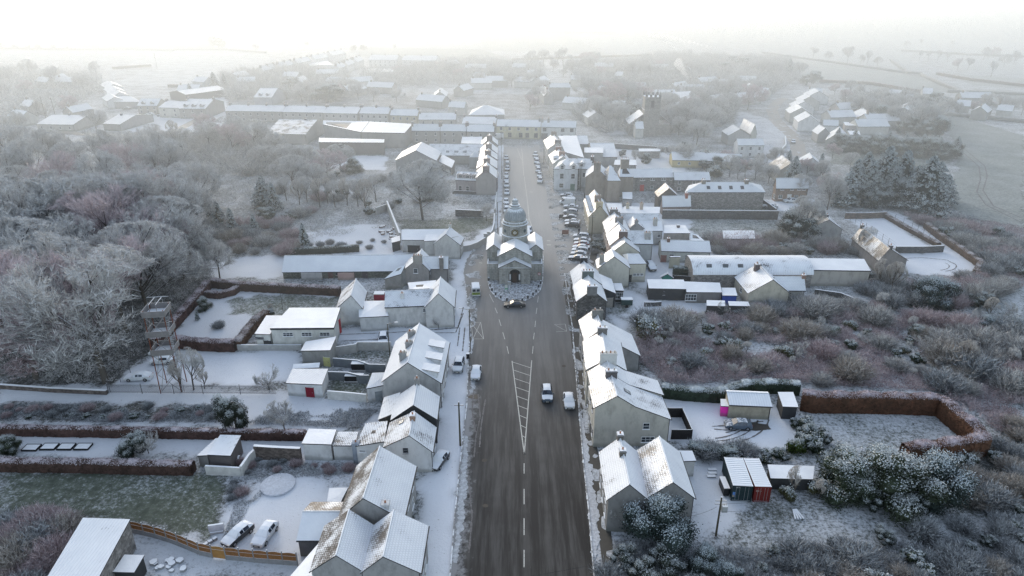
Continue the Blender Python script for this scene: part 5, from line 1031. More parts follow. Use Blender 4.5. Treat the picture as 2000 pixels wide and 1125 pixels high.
gable('house','snowy house with brick chimneys end on beside the tall grey house','house',(1060,164),(1072,178),7.5,5,(1080,186),wall=GREY,ch=[(.3,0,.8,1.2,.8,2,(.3,.2,.16)),(.7,0,.8,1.2,.8,2,(.3,.2,.16))])
hip('warehouse','broad low pitched shed roof behind the hotel row with a bright centre ridge','warehouse',[(922,214),(985,214),(986,224),(915,225)],6,[(945,205.5),(953,205.5)],9,wall=(.3,.3,.3))
# council estate rows high in the mist
est=[]
for i in range(5): est.append(((508+i*33,130-i*7),(534+i*33,124.5-i*7),(525+i*33,135-i*7)))
for i in range(3): est.append(((655+i*17,126-i*6),(668+i*17,121-i*6),(668+i*17,131-i*6)))
lab=['nearest','second','third','fourth','farthest']; labb=['nearest','middle','farthest']
for i,(A,B,e) in enumerate(est): row(A,B,e,8,5.4,WHITE,(lab[i]+' block of the long estate row climbing the hill at left' if i<5 else labb[i-5]+' block of the second estate row, just right of the long one'),3,5)
row((725,107),(780,107.5),(752,117),8.5,5.6,WHITE,'broad pair of white estate houses facing the village, left of two',3,6); row((790,108),(856,109),(823,118),8.5,5.6,WHITE,'broad pair of white estate houses facing the village, right of two',3,6)
mono('house','low flat white roof in front of the estate houses','house',[(600,120,3),(640,118,3),(650,127,3),(605,128,3)],wall=WHITE); mono('house','another low flat white roof below the broad estate houses','house',[(715,135,3),(760,134,3),(775,140,3),(722,141,3)],wall=WHITE)
# ------------------------------------------------------------------ plants
def perp(D, r):
    R = r.normal(size=D.shape); C_ = np.cross(D, R); return C_ / (np.linalg.norm(C_, axis=1, keepdims=True) + 1e-9)
def ribbons(S, E, w0, w1, r):
    """tapered three sided twigs as arrays: returns V, F(tri)"""
    D = E - S; a = perp(D, r); D = D / (np.linalg.norm(D, axis=1, keepdims=True) + 1e-9); b = np.cross(D, a); n = len(S)
    if w1 is None:      # thin twig: one long triangle
        V = np.stack([S + a * w0[:, None], S - a * w0[:, None], E], 1).reshape(-1, 3); Fc = np.arange(3 * n).reshape(n, 3); return V, Fc
    ang = [0, 2.094, 4.189]; P0 = [S + (a * math.cos(t) + b * math.sin(t)) * w0[:, None] for t in ang]; P1 = [E + (a * math.cos(t) + b * math.sin(t)) * w1[:, None] for t in ang]
    V = np.stack(P0 + P1, 1).reshape(-1, 3); base = (np.arange(n) * 6)[:, None]
    Fc = np.concatenate([base + np.array(q) for q in ((0, 1, 4), (0, 4, 3), (1, 2, 5), (1, 5, 4), (2, 0, 3), (2, 3, 5))], 0); return V, Fc
def bare_tree(seed, H_=15., R=7., trunk=.22, rad=.32, kids=(9, 7, 6, 6, 7), up=.06, twigw=.026, dens=1.0):
    r = np.random.RandomState(seed)
    S = np.array([[0, 0, -.3]]); E = np.array([[r.uniform(-.4, .4), r.uniform(-.4, .4), H_ * (trunk + .18)]]); rad_ = np.array([rad]); levels = [(S, E, rad_, rad_ * .75)]
    c = np.array([0, 0, H_ * .58]); rr = np.array([R, R, H_ * .44]); ln = H_ * .34
    for lv, k in enumerate(kids):
        if lv == len(kids) - 1: k = int(k * dens)
        n = len(S); i = np.repeat(np.arange(n), k); t = r.uniform(.25 if lv else .55, 1.0, len(i))
        if lv: t[::k] = 1.0
        s_ = S[i] + (E[i] - S[i]) * t[:, None]; D = (E - S)[i]; D /= np.linalg.norm(D, axis=1, keepdims=True)
        spread = (1.15, .95, .9, .9, .95)[lv]
        d = D * (.55 if lv == 0 else .75) + perp(D, r) * (r.uniform(.35, 1.0, len(i)) * spread)[:, None]; d[:, 2] += up + (.25 if lv == 0 else 0)
        out = s_ - np.array([0, 0, H_ * .3]); out /= np.linalg.norm(out, axis=1, keepdims=True) + 1e-6; d += out * .35; d /= np.linalg.norm(d, axis=1, keepdims=True)
        L = ln * (.62 ** lv) * r.uniform(.7, 1.2, len(i)) * (1.25 if lv == 0 else 1); e = s_ + d * L[:, None]
        q = (e - c) / rr; m_ = np.linalg.norm(q, axis=1); over_ = m_ > 1; f_ = np.where(over_, (1 + .1 * np.tanh(m_ - 1) + r.uniform(-.05, .05, len(i))) / np.maximum(m_, 1e-6), 1); e = c + (e - c) * f_[:, None]
        r0 = np.maximum((levels[-1][2] * .5)[i] * r.uniform(.6, 1, len(i)), twigw); levels.append((s_, e, r0, r0 * .6)); S, E = s_, e
    Vt, Ft, o = [], [], 0
    for lv in (0, 1, 2):
        V, Fc = ribbons(levels[lv][0], levels[lv][1], levels[lv][2], levels[lv][3], r); Vt.append(V); Ft.append(Fc + o); o += len(V)
    tv, tf = np.concatenate(Vt), np.concatenate(Ft)
    Vt, Ft, fr, o = [], [], [], 0
    for lv in range(3, len(kids) + 1):
        if lv == 3: V, Fc = ribbons(levels[lv][0], levels[lv][1], levels[lv][2], levels[lv][3], r)
        else: V, Fc = ribbons(levels[lv][0], levels[lv][1], np.maximum(levels[lv][2], twigw), None, r)
        Vt.append(V); Ft.append(Fc + o); o += len(V); z = (V[:, 2] / H_); k3 = 6 if lv == 3 else 3; fr.append(np.clip(-.22 + .16 * (lv - 3) + z * 1.05 + np.repeat(r.uniform(-.4, .45, len(V) // k3), k3), 0, 1))  # frost weight also paints dome shading: paler crown tops, darker undersides
    return (tv, tf), (np.concatenate(Vt), np.concatenate(Ft), np.concatenate(fr))
BARK = bark()
TW = {'grey': twig((.085, .083, .080), (.57, .57, .57)), 'lilac': twig((.16, .098, .098), (.57, .50, .52)), 'brown': twig((.13, .10, .07), (.54, .52, .50), .9), 'dark': twig((.045, .045, .045), (.50, .53, .56), .9)}
PROTO = {}
def proto_bare(key, tw, **k):
    (tv, tf), (cv, cf, fr) = bare_tree(**k); PROTO[key] = ('bare', npmesh('trunk', tv, tf, BARK), npmesh('crown', cv, cf, TW[tw], fr), k['H_'])
for i in range(4): proto_bare('b%d' % i, ('grey', 'lilac', 'grey', 'grey')[i], seed=11 + i, H_=15., R=(7.2, 8.2, 6.2, 7.6)[i])
proto_bare('n0', 'brown', seed=31, H_=13., R=3.4, kids=(7, 5, 5, 5, 5), up=.45); proto_bare('n1', 'grey', seed=32, H_=14., R=4.2, kids=(7, 6, 5, 5, 5), up=.3)
proto_bare('s0', 'grey', seed=41, H_=6., R=2.6, trunk=.1, rad=.12, kids=(7, 5, 5, 5, 5), up=.3, twigw=.014)
def leafcards(Pn, size, r, nrm=None):
    n = len(Pn); a = r.normal(size=(n, 3)); a /= np.linalg.norm(a, axis=1, keepdims=True); b = perp(a, r); s_ = (size * r.uniform(.6, 1.3, n))[:, None]
    V = np.stack([Pn + a * s_, Pn + b * s_ * .6, Pn - a * s_ * .5, Pn - b * s_ * .6], 1).reshape(-1, 3); return V, np.arange(4 * n).reshape(n, 4)
def blob_core(r, lumps, n=10):
    m = MB()
    for (x, y, z, q) in lumps:
        prof = [(max(.01, q * .62 * math.sin(math.pi * k / 7)), z - q * .62 * math.cos(math.pi * k / 7)) for k in range(1, 8)]; m.lathe((x, y), prof, n)
    return m
def evergreen(seed, H_, R, n, leaf, mat, lump=14, low=.15):
    r = np.random.RandomState(seed); lumps = []
    for k in range(lump):
        t = r.uniform(0, 6.283); q = R * math.sqrt(r.uniform(0, .75)); z = H_ * r.uniform(low + .1, .78) * (1 - .35 * (q / R) ** 2); lumps.append((q * math.cos(t), q * math.sin(t), z, R * r.uniform(.2, .42)))
    lumps.append((0, 0, H_ * .4, R * .6)); Pn, fr = [], []
    for (x, y, z, q) in lumps:
        k = n // len(lumps); d = r.normal(size=(k, 3)); d /= np.linalg.norm(d, axis=1, keepdims=True); rr = q * (1 + r.uniform(-.35, .12, k) + .5 * r.rand(k) ** 6); p_ = np.array([x, y, z]) + d * rr[:, None]
        p_[:, 2] = np.abs(p_[:, 2]); Pn.append(p_); fr.append(np.clip(.42 + d[:, 2] * .45 + (p_[:, 2] / H_ - .5) * .35 + r.uniform(-.14, .14, k), 0, 1.2))
    Pn = np.concatenate(Pn); fr = np.concatenate(fr); V, Fc = leafcards(Pn, leaf, r); fr4 = np.repeat(fr, 4)
    core = blob_core(r, lumps); cv = np.array(core.V); m4 = [f for f in core.F if len(f) == 4]
    me = npmesh('crown', np.concatenate([V, cv]), np.concatenate([Fc, np.array(m4) + len(V)]), mat, np.concatenate([fr4, np.zeros(len(cv))]))
    return me
LF = {'green': leafm((.035, .05, .03)), 'dark': leafm((.022, .032, .026)), 'olive': leafm((.08, .08, .035)), 'bright': leafm((.05, .075, .015), (.48, .52, .54), .4), 'blue': leafm((.03, .045, .042), (.42, .48, .52), .8)}
def trunkmesh(h, r_): m = MB().tube((0, 0, -.3), (0, 0, h), r_, r_ * .6, 8); o = m.build('trunk', BARK); me = o.data; bpy.data.objects.remove(o); return me
TR1 = trunkmesh(4, .3); TRS = trunkmesh(1.2, .12)
for i, (k, H_, R, n, leaf, mt, lm) in enumerate([('e0', 6, 3.4, 20000, .10, 'green', 16), ('e1', 7, 3.0, 17000, .10, 'dark', 14), ('e2', 5, 3.2, 17000, .09, 'blue', 16), ('e3', 2.2, 1.5, 3500, .11, 'green', 9), ('e4', 2.2, 1.6, 3500, .11, 'olive', 9), ('e5', 2.0, 1.4, 3000, .10, 'bright', 7)]):
    PROTO[k] = ('ever', TR1 if H_ > 4 else TRS, evergreen(61 + i, H_, R, n, leaf, LF[mt], lm, .05), H_)
def conifer(seed, H_, R, mat, n=260, slim=1.0, droop=.25):
    r = np.random.RandomState(seed); Pn, fr = [], []
    for k in range(n):
        t = r.uniform(.08, 1) ** .9; z = H_ * t; L = R * (1 - t) ** .75 * r.uniform(.65, 1.15) * slim + .25; a = r.uniform(0, 6.283); m = int(12 + L * 14); u = r.uniform(.1, 1, m) ** .7
        x = np.cos(a) * L * u; y = np.sin(a) * L * u; sp = (1 - u * .5) * L * .22; q = np.stack([x - np.sin(a) * r.uniform(-1, 1, m) * sp, y + np.cos(a) * r.uniform(-1, 1, m) * sp, z - droop * L * u ** 2 + r.uniform(-.12, .12, m)], 1)
        Pn.append(q); fr.append(np.clip(.30 + .35 * u + .25 * t + r.uniform(-.25, .25, m), 0, 1.2))
    Pn = np.concatenate(Pn); fr = np.concatenate(fr); V, Fc = leafcards(Pn, .24, r)
    m = MB().lathe((0, 0), [(R * .55, H_ * .1), (R * .45, H_ * .35), (R * .25, H_ * .7), (.05, H_ * .97)], 9); cv = np.array(m.V); f4 = [f for f in m.F if len(f) == 4]
    return npmesh('crown', np.concatenate([V, cv]), np.concatenate([Fc, np.array(f4) + len(V)]), mat, np.concatenate([np.repeat(fr, 4), np.zeros(len(cv))]))
for k, H_, R, mt, sl in (('c0', 14, 5.2, 'dark', 1.1), ('c1', 13, 3.6, 'dark', 1.0), ('c2', 8, 2.0, 'dark', 1.0), ('c3', 14, 6.5, 'dark', 1.1)): PROTO[k] = ('conif', TR1, conifer(71 + ord(k[1]), H_, R, LF[mt], 330 if H_ > 10 else 200, sl, .15 if k == 'c3' else .3), H_)
# twiggy bushes: stems fanning from the base
def bush(seed, H_, R, n=1500, w=.028):
    n = int(n * .7)
    r = np.random.RandomState(seed); t = r.uniform(0, 6.283, 60); q = np.sqrt(r.uniform(0, 1, 60)) * R * .45; S0 = np.stack([q * np.cos(t), q * np.sin(t), np.zeros(60) - .1], 1)
    i = r.randint(0, 60, n); d = S0[i] / R * 1.5 + r.normal(size=(n, 3)) * .55; d[:, 2] = np.abs(d[:, 2]) + .75; d /= np.linalg.norm(d, axis=1, keepdims=True)
    L = H_ * r.uniform(.45, 1.05, n); u = r.uniform(.0, .45, n); S = S0[i] + d * (L * u)[:, None] + r.normal(size=(n, 3)) * .12 * R * .3; E = S + d * (L * (1 - u))[:, None]
    V1, F1 = ribbons(S, E, np.full(n, w * 1.4), None, r)
    j = np.repeat(np.arange(n), 4); tt = r.uniform(.35, .95, len(j)); s2 = S[j] + (E - S)[j] * tt[:, None]; d2 = d[j] + perp(d[j], r) * r.uniform(.4, 1.0, len(j))[:, None]; d2 /= np.linalg.norm(d2, axis=1, keepdims=True); e2 = s2 + d2 * (H_ * r.uniform(.12, .32, len(j)))[:, None]
    V2, F2 = ribbons(s2, e2, np.full(len(j), w), None, r); V = np.concatenate([V1, V2]); return V, np.concatenate([F1, F2 + len(V1)]), np.clip(V[:, 2] / H_ * .7 + np.repeat(r.uniform(-.35, .45, len(V) // 3), 3), 0, 1)
for k, tw, H_, R, n in (('t0', 'grey', 3.2, 2.4, 1500), ('t1', 'lilac', 3.0, 2.6, 1600), ('t2', 'brown', 3.0, 2.2, 1400), ('t3', 'dark', 2.6, 2.2, 1300)):
    V, Fc, fr = bush(90 + int(k[1]), H_, R, n); PROTO[k] = ('bush', None, npmesh('twigs', V, Fc, TW[tw], fr), H_)
rnd = random.Random(5)
def plant(key, x, y, h, name, label, group=None, cat='tree', sx=1.0):
    kind, tr, cr, H_ = PROTO[key]; s_ = h / H_
    if kind == 'bush' or (kind == 'ever' and h < 3.2):
        o = link(name, cr, None, (x, y, 0)); tag(o, label, cat, group)
    else:
        o = thing(name, label, cat, (x, y, 0), 0, group); link('trunk', tr, o); link('crown', cr, o)
    o.rotation_euler = (0, 0, rnd.uniform(0, 6.28)); o.scale = (s_ * sx, s_ * sx * rnd.uniform(.9, 1.1), s_); return o
def grove(lst, name, label, group, cat='tree', keys=('b0', 'b1', 'b2', 'b3'), jit=.12, sx=1.0, hk=1.0):
    for i, q in enumerate(lst):
        c = P(q[0], q[1]); h = q[2] * rnd.uniform(1 - jit, 1 + jit) * hk; plant(q[3] if len(q) > 3 else keys[(i * 7 + i // 3) % len(keys)], c.x, c.y, h, name, label, group, cat, q[4] if len(q) > 4 else sx)
g1 = 'bare trees of the dense wood beside the training tower'
grove([(72,742,16,'b1',1.15),(208,748,15.5,'b0',1.2),(20,690,15),(135,668,15),(250,655,14.5),(295,620,14),(60,610,15),(170,590,15.5),(5,580,15),(105,540,15),(250,560,15),(200,520,15),(335,548,15,'b0',1.15),(300,500,15),(40,500,15),(140,470,15),(250,465,15)], 'bare_tree', 'frosted leafless tree crowding the dense wood left of the red metal tower', g1, hk=1.38, sx=1.2)
g2 = 'bare trees of the misty wood behind the walled garden'
grove([(360,545,8,'n0'),(355,470,14),(320,440,15,'b1',1.1),(220,430,15),(130,420,14),(50,430,14),(10,400,14),(80,385,14,'n1'),(160,380,14),(250,380,15,'b1',1.1),(330,390,14,'b3',1.1),(385,420,14,'b0'),(30,350,14),(110,345,13,'b2'),(200,345,14),(300,355,13)], 'bare_tree', 'frosted leafless tree in the hazy middle wood between left field and evergreens', g2, hk=1.25, sx=1.15)
g3 = 'bare trees in the mist in front of the misty row'
grove([(250,300,9),(300,290,9),(360,310,10),(410,290,11),(455,300,11),(500,290,10),(455,275,9),(520,330,9),(560,335,9),(600,345,9),(640,350,9),(665,335,9),(575,370,9),(620,380,9),(540,300,8),(340,268,7,'n0'),(395,262,8)], 'bare_tree', 'hazy leafless tree between the long misty row and the overgrown park', g3, hk=1.1, sx=1.35)
g4 = 'slim bare trees in the overgrown park'
grove([(560,392,8,'n1'),(585,400,8,'n0'),(600,395,9,'n1'),(640,398,8,'n0'),(655,405,9,'n1'),(678,402,8,'n0'),(700,404,9,'n1'),(715,412,9,'n0'),(735,395,8,'n1'),(625,405,8,'n0')], 'bare_tree', 'slim leafless tree standing in the overgrown park behind the rubble yard', g4)
grove([(826,430,18.5,'b0',1.15)], 'bare_tree', 'big round bare tree standing alone in the park left of the street', None); grove([(430,545,9.5,'b3',1.1)], 'bare_tree', 'twin stemmed bare tree at the bend of the reddish garden hedge', None)
grove([(378,762,7.5,'n1'),(355,765,6,'n0'),(400,760,4,'n0')], 'bare_tree', 'narrow bare tree against the palisade fence by the tower foot', 'bare trees along the palisade fence')
grove([(527,762,5.2,'s0'),(556,842,5.6,'s0',1.15)], 'bare_tree', 'small round frosted tree with fine pale twigs near the palisade fence', 'small pale trees'); grove([(857,642,2.6,'s0')], 'bare_tree', 'spindly sapling in front of the white corner house gable', None)
grove([(190,262,11,'b0',1.2)], 'bare_tree', 'round headed bare tree in front of the left bungalow', None); grove([(40,262,11,'b2'),(10,262,9,'b3'),(135,222,10,'b1'),(95,232,7,'s0'),(75,225,8,'n0'),(165,180,12,'b0',1.2),(20,165,12),(60,150,12),(110,170,12),(190,150,10),(50,185,10),(5,190,9)], 'bare_tree', 'faint frosted tree beyond the fields at the far left edge', 'faint trees at the far left')
PK = 'trees rising between the misty houses'
far = [(420,175,12,'c0'),(440,172,13,'c1'),(470,170,8),(500,160,8),(373,190,9,'c2'),(640,200,12,'e1'),(625,195,10),(600,190,10),(570,175,10,'e1'),(540,165,9),(660,190,9),(690,175,9),(700,195,8),(480,195,7),(560,195,7),(590,200,8),
 (1035,215,11),(1050,205,10),(1060,190,10),(1150,200,13),(1165,230,13),(1175,240,10),(1185,215,13),(1200,245,10),(1205,205,12),(1225,215,12),(1230,245,12,'e1'),(1215,250,9),(1245,205,11),(1260,180,10),(1290,215,10),(1300,235,11),(1310,255,10),(1325,265,12,'n1'),(1345,255,12,'b2'),(1360,285,9),(1375,268,11,'b0'),(1390,250,11),(1405,238,11),(1420,228,11),(1350,225,11),(1370,215,11),(1385,205,11),(1405,195,11),(1420,185,11),(1440,200,11),(1460,215,11),(1465,195,10),(1480,190,9),(1430,170,10),(1400,175,9),(1360,195,10),(1340,190,8),
 (1120,150,10),(1135,170,10),(1100,150,8),(1080,140,8),(1150,140,9),(1170,150,10),(1190,140,10),(1215,150,10),(1235,150,10),(1250,140,10),(1270,150,10),(1290,140,10),(1305,155,10),(1325,150,10),(1345,145,10),(1365,150,10),(1385,140,10),(1410,140,11,'e1'),(1430,128,12,'e1'),(1450,132,12,'e1'),(1470,140,11),(1490,150,10),(1510,150,11),(1540,150,11,'c2'),(1560,150,9),(1590,160,14,'e1'),(1575,165,12,'e1'),(1030,130,11,'n1'),(1040,130,11,'n1'),(1050,129,11,'n1'),(1062,130,12,'n1'),(1075,128,12,'n1'),(1088,128,12,'n1'),(1100,128,11,'n1'),(1112,126,11,'n1'),(1150,130,12),(1160,125,12),(925,120,8),(935,165,9),(960,165,9),(985,165,9),(900,155,9),(880,150,9),(860,150,8),(840,140,8),(1000,170,9),(800,150,8),(780,145,8),(750,170,8),(765,180,9),(775,200,9),(730,200,8),(820,160,7),(850,135,7),(1035,172,10),(1050,165,9)]
grove(far, 'background_tree', 'pale tree blurred by mist among the far village roofs', PK, jit=.3, sx=1.3)
grove([(1310,310,5,'b3'),(1340,322,8,'b0',1.1),(1375,330,5,'e1'),(1355,275,8),(1215,305,4,'e1'),(1240,320,5,'b2'),(1262,318,4,'e0'),(1400,330,6,'e0'),(1425,345,7,'b0'),(1440,350,6,'b3'),(1455,345,7),(1475,350,7),(1500,360,7),(1480,330,6),(1440,330,6,'e0'),(1395,345,5,'e4'),(1420,318,5),(1340,290,4,'e1'),(1290,305,4),(1380,310,4,'e3')], 'garden_tree', 'frosted tree in the gardens between the yellow cottages and the hipped house', 'garden trees behind the yellow cottages')
grove([(1545,375,12,'c0'),(1560,392,9,'b2'),(1515,330,8,'b0'),(1535,345,10,'c1'),(1575,345,6,'b1'),(1605,360,8,'b2'),(1600,340,7,'c2'),(1620,385,9,'b1'),(1615,410,10,'b2'),(1640,405,9,'c1'),(1625,310,6),(1660,330,7)], 'garden_tree', 'frosty garden tree around the two storey brick and stone house', 'trees round the brick and stone house')
grove([(1662,396,15,'c0',1.1),(1680,388,17,'c3',.9),(1690,398,14,'c0',1.2),(1718,395,16,'c0',1.1),(1735,402,12,'c3',.9),(1752,396,15.5,'c1',1.3),(1800,412,16,'c3',1.15),(1778,402,14,'c3',1.0),(1820,398,13,'c3',1.0),(1842,392,9,'c3',1.1),(1675,398,11,'e1',1.1),(1725,400,12,'e1',1.1),(1760,404,11,'e1',1.1),(1700,404,9,'e1',1.2),(1650,404,10,'c2',1.4)], 'conifer', 'tall dark frosted conifer in the big clump above the snowy paddock', 'dark conifers above the paddock')
grove([(1563,470,11,'e1',1.1)], 'evergreen_tree', 'dense dark ivy clad tree left of the grey barn', None); grove([(1565,468,12,'b2')], 'bare_tree', 'bare crown rising out of the dark ivy clad tree by the barn', None)
grove([(i, 292 + (i - 1630) * .07 + (i % 3), 8.0, ('e1','c3','e0')[i // 11 % 3], 1.2 if i // 11 % 3 != 1 else .8) for i in range(1632, 1872, 11)], 'conifer', 'conifer in the trimmed shelter belt above the pale field edge', 'conifers of the trimmed shelter belt')
grove([(1790,262,14,'b0',1.2),(1810,270,13,'e1',1.2),(1765,262,12,'e1'),(1745,250,11),(1720,245,10,'e0'),(1700,238,11),(1680,230,11),(1660,222,10),(1700,215,10),(1720,205,10,'e1'),(1650,205,9),(1735,225,10),(1820,255,10,'e1'),(1830,215,13,'e1'),(1850,222,8),(1870,225,7),(1900,222,7),(1925,215,8),(1950,222,9),(1975,226,9),(1995,224,9),(1680,192,8),(1630,185,8),(1660,182,8),(1750,215,9)], 'background_tree', 'grey woodland tree above the big pale field on the right', 'woodland above the right field')
grove([(1588,112,9),(1618,120,8),(1655,122,12,'b0'),(1680,126,9),(1693,126,11,'n1'),(1713,130,7),(1795,118,8,'n1'),(1812,120,8,'n1'),(1830,121,9,'n1'),(1850,122,8,'n1'),(1870,137,9),(1890,136,9),(1935,150,10,'n1'),(1960,130,11),(1980,125,10),(1920,118,10),(1940,112,10),(1770,95,7),(1800,88,7),(1700,72,7),(1860,92,7)], 'hedgerow_tree', 'lone ghostly tree on the field boundaries in the upper right', 'hedgerow trees of the far right fields')
grove([(428,92,16,'e1',1.3),(418,85,10),(86,68,11,'e1'),(90,40,9),(35,42,9),(55,40,8),(150,38,9),(170,38,8),(505,93,4),(600,88,6,'e1'),(500,100,6),(770,102,8,'n1'),(30,96,7,'e1'),(75,95,6,'e1'),(105,94,6,'e1'),(4,92,7,'e1'),(55,95,5,'e1'),(130,96,4,'e1'),(690,100,9,'e1'),(710,98,8,'e1')], 'hedgerow_tree', 'lone ghostly tree on the field boundaries in the upper left', 'hedgerow trees of the far left fields')
# evergreens and conifers near the park
grove([(518,408,11,'c1',1.5),(536,412,9,'c1',1.3)], 'conifer', 'broad dark frosted cypress pair at the back of the overgrown park', 'dark cypresses in the park'); grove([(430,448,8.5,'c2',1.2),(455,455,6.5,'c2',1.1),(498,455,6,'c2',1.2),(412,425,6,'c2')], 'conifer', 'small pointed spruce at the edge of the hazy wood', 'small spruces by the wood'); grove([(596,490,7.5,'c2',.95)], 'conifer', 'single pointed green conifer standing in the rough ground above the long shed', None)
grove([(515,430,4,'e0'),(528,425,3.5,'e0')], 'evergreen_bush', 'rounded frosted bush below the dark cypresses', 'bushes below the cypresses', 'bush'); grove([(690,338,5.5,'e0',1.1)], 'evergreen_tree', 'rounded dense evergreen beside the snowy yard in the mist', None)
grove([(950,432,5,'b3',1.1)], 'bare_tree', 'spreading frosted shrub tree by the park railings left of the dome', None)
grove([(463,838,9.0,'e1',.62)], 'evergreen_tree', 'tall dark frosted evergreen between the two reddish garden hedges', None); grove([(260,892,5.2,'e1',.95)], 'evergreen_tree', 'broad dark holly in the strip garden left of the checkered workshop', None); grove([(291,885,4,'s0')], 'bare_tree', 'lilac twigged bare shrub right of the broad dark holly', None); grove([(22,885,3.6,'e0',.9)], 'evergreen_bush', 'rounded dark bush cut by the left edge between the two hedges', None, 'bush')
grove([(400,605,3.2,'e0',.9)], 'evergreen_bush', 'rounded dark bush at the diagonal hedge of the walled garden', None, 'bush'); grove([(428,640,1.6,'t3')], 'bare_bush', 'low dark twig pile on the snow of the walled garden', None, 'bush'); grove([(386,625,2.4,'c2')], 'conifer', 'tiny fir tree standing on the snow of the walled garden', None); grove([(530,612,2.6,'n0'),(525,618,2,'e3')], 'garden_tree', 'thin ivy clad sapling at the far corner of the walled garden lawn', 'saplings on the lawn')
# right hand side
grove([(1730,978,9.0,'e0',1.25)], 'evergreen_tree', 'very large spreading frosted evergreen overhanging the beech hedged lawn', None); grove([(1650,962,7.2,'e0',1.1),(1810,970,6.4,'e2',1.15),(1690,985,4.6,'e1',1.1),(1770,995,4.4,'e1',1.2)], 'evergreen_tree', 'frosted evergreen massed around the very large spreading one', 'evergreens in the mass by the lawn')
grove([(1283,1055,6.6,'e2',1.0)], 'evergreen_tree', 'thickly snow dusted bush tree in front of the double gabled house', None); grove([(1220,1110,4.0,'e1',1.1),(1300,1120,4.2,'e1',1.1),(1375,1115,3.6,'e2'),(1260,1150,4.2,'e1'),(1350,1160,4,'e1'),(1190,1130,2.4,'t3'),(1420,1140,3,'e2')], 'evergreen_bush', 'dark frosted bush at the bottom edge right of the road', 'dark bushes at the bottom of the road', 'bush'); grove([(1220,1040,4.8,'s0',1.1)], 'bare_tree', 'brown leafless shrub against the dark gable of the double house', None)
grove([(1575,855,3.2,'e0'),(1578,870,2.8,'e3'),(1600,862,2.8,'e3'),(1565,835,2.4,'e3'),(1590,880,3,'e3'),(1553,830,1.6,'e3')], 'evergreen_bush', 'clipped frosted shrub in the clump between drive and lawn', 'shrubs between drive and lawn', 'bush'); grove([(1557,884,2.4,'e5')], 'evergreen_bush', 'small bright green bush in the clump beside the drive', None, 'bush')
grove([(1270,660,5.0,'e4',1.1)], 'evergreen_bush', 'big rounded olive frosted bush at the end of the white garden path', None, 'bush'); grove([(1622,655,2.6,'e5',1.25)], 'evergreen_bush', 'round yellowish green bush alone in the wild garden', None, 'bush')
grove([(1548,970,4.4,'n0',.9),(1600,975,3.2,'n0',1.1),(1540,975,2.4,'e4',.7),(1604,962,2.6,'e4',.9)], 'garden_tree', 'small olive yellow shrub tree standing below the low hidden roof', 'yellowish shrubs below the hidden roof')
grove([(1820,596,6.0,'e2',1.15)], 'evergreen_tree', 'wide frosted laurel dome beside the end of the snowy drive', None)
grove([(1740,575,7.5,'n0',1.3),(1715,560,6,'n0')], 'bare_tree', 'upright bare thicket tree beside the end wall of the ruddy roofed barn', 'thicket by the ruddy barn'); grove([(1690,500,7,'n1')], 'bare_tree', 'thin bare tree against the ruddy roof of the long barn', None)
gb = 'bushes of the wild garden'; gl = 'leafless frosted bush in the tangled wild garden right of the terrace'
R_ = random.Random(8); wild = px([(1225,640),(1300,612),(1470,615),(1700,600),(1830,610),(2000,650),(2000,790),(1850,765),(1560,752),(1300,752),(1235,700)])
def scatter(poly, n, rr, mind):
    xs = [q[0] for q in poly]; ys = [q[1] for q in poly]; out = []
    for _ in range(n * 30):
        x, y = rr.uniform(min(xs), max(xs)), rr.uniform(min(ys), max(ys))
        if inpoly(np.array([x]), np.array([y]), poly)[0] and all((x - a) ** 2 + (y - b) ** 2 > mind ** 2 for a, b in out): out.append((x, y))
        if len(out) >= n: break
    return out
for i, (x, y) in enumerate(scatter(wild, 100, R_, 2.3)):
    k = R_.choice(['t0', 't1', 't0', 't2', 't3', 's0', 'n1', 'e4', 'e3']); plant(k, x, y, R_.uniform(1.2, 4.4) if k[0] != 'e' else R_.uniform(1.2, 2.6), 'bare_bush', gl, gb, 'bush', R_.uniform(.9, 1.3))
for x_, y_, h_, k_ in [(1880,720,5.5,'n0'),(1850,700,4.5,'s0'),(1790,700,4.5,'s0'),(1690,680,4,'s0'),(1560,690,3.6,'s0'),(1840,730,3.6,'s0'),(1950,700,4,'s0'),(1910,600,4.5,'e1'),(1925,650,4,'e2'),(1985,760,5,'e1'),(1860,640,3.6,'e1'),(1975,650,4,'e0'),(1790,660,3,'e0'),(1930,625,4.5,'n0'),(1900,640,4.5,'s0'),(1960,620,4,'s0')]: grove([(x_,y_,h_,k_,1.2)], 'bare_tree', 'taller grey thicket rising above the wild garden bushes', 'tall thickets of the wild garden')
def field_of(poly, n, seed, md, keys, hr, name, label, group, cat='bush'):
    rr = random.Random(seed)
    for x, y in scatter(px(poly), n, rr, md): plant(rr.choice(keys), x, y, rr.uniform(*hr), name, label, group, cat, rr.uniform(.9, 1.3))
field_of([(1640,1060),(1960,1020),(2000,900),(2000,1180),(1440,1180),(1450,1090)], 60, 3, 1.6, ['t2','t3','t3','e1','e3','t3'], (1.2,2.6), 'bare_bush', 'dark frosty bush in the rough corner at the bottom right', 'bushes of the bottom right corner')
field_of([(1855,880),(1945,870),(2000,830),(2000,960),(1900,990)], 16, 4, 1.8, ['t3','t2','e3'], (1.6,3.2), 'bare_bush', 'shadowy bush outside the far corner of the beech hedge', 'bushes outside the beech hedge corner')
field_of([(1660,545),(1760,545),(1900,545),(1990,470),(2000,560),(1900,600),(1700,600)], 34, 6, 2.6, ['t3','t1','t3','t0','e3'], (2,4), 'hedgerow_bush', 'dark hedgerow bush along the end of the snowy drive', 'bushes around the drive end')
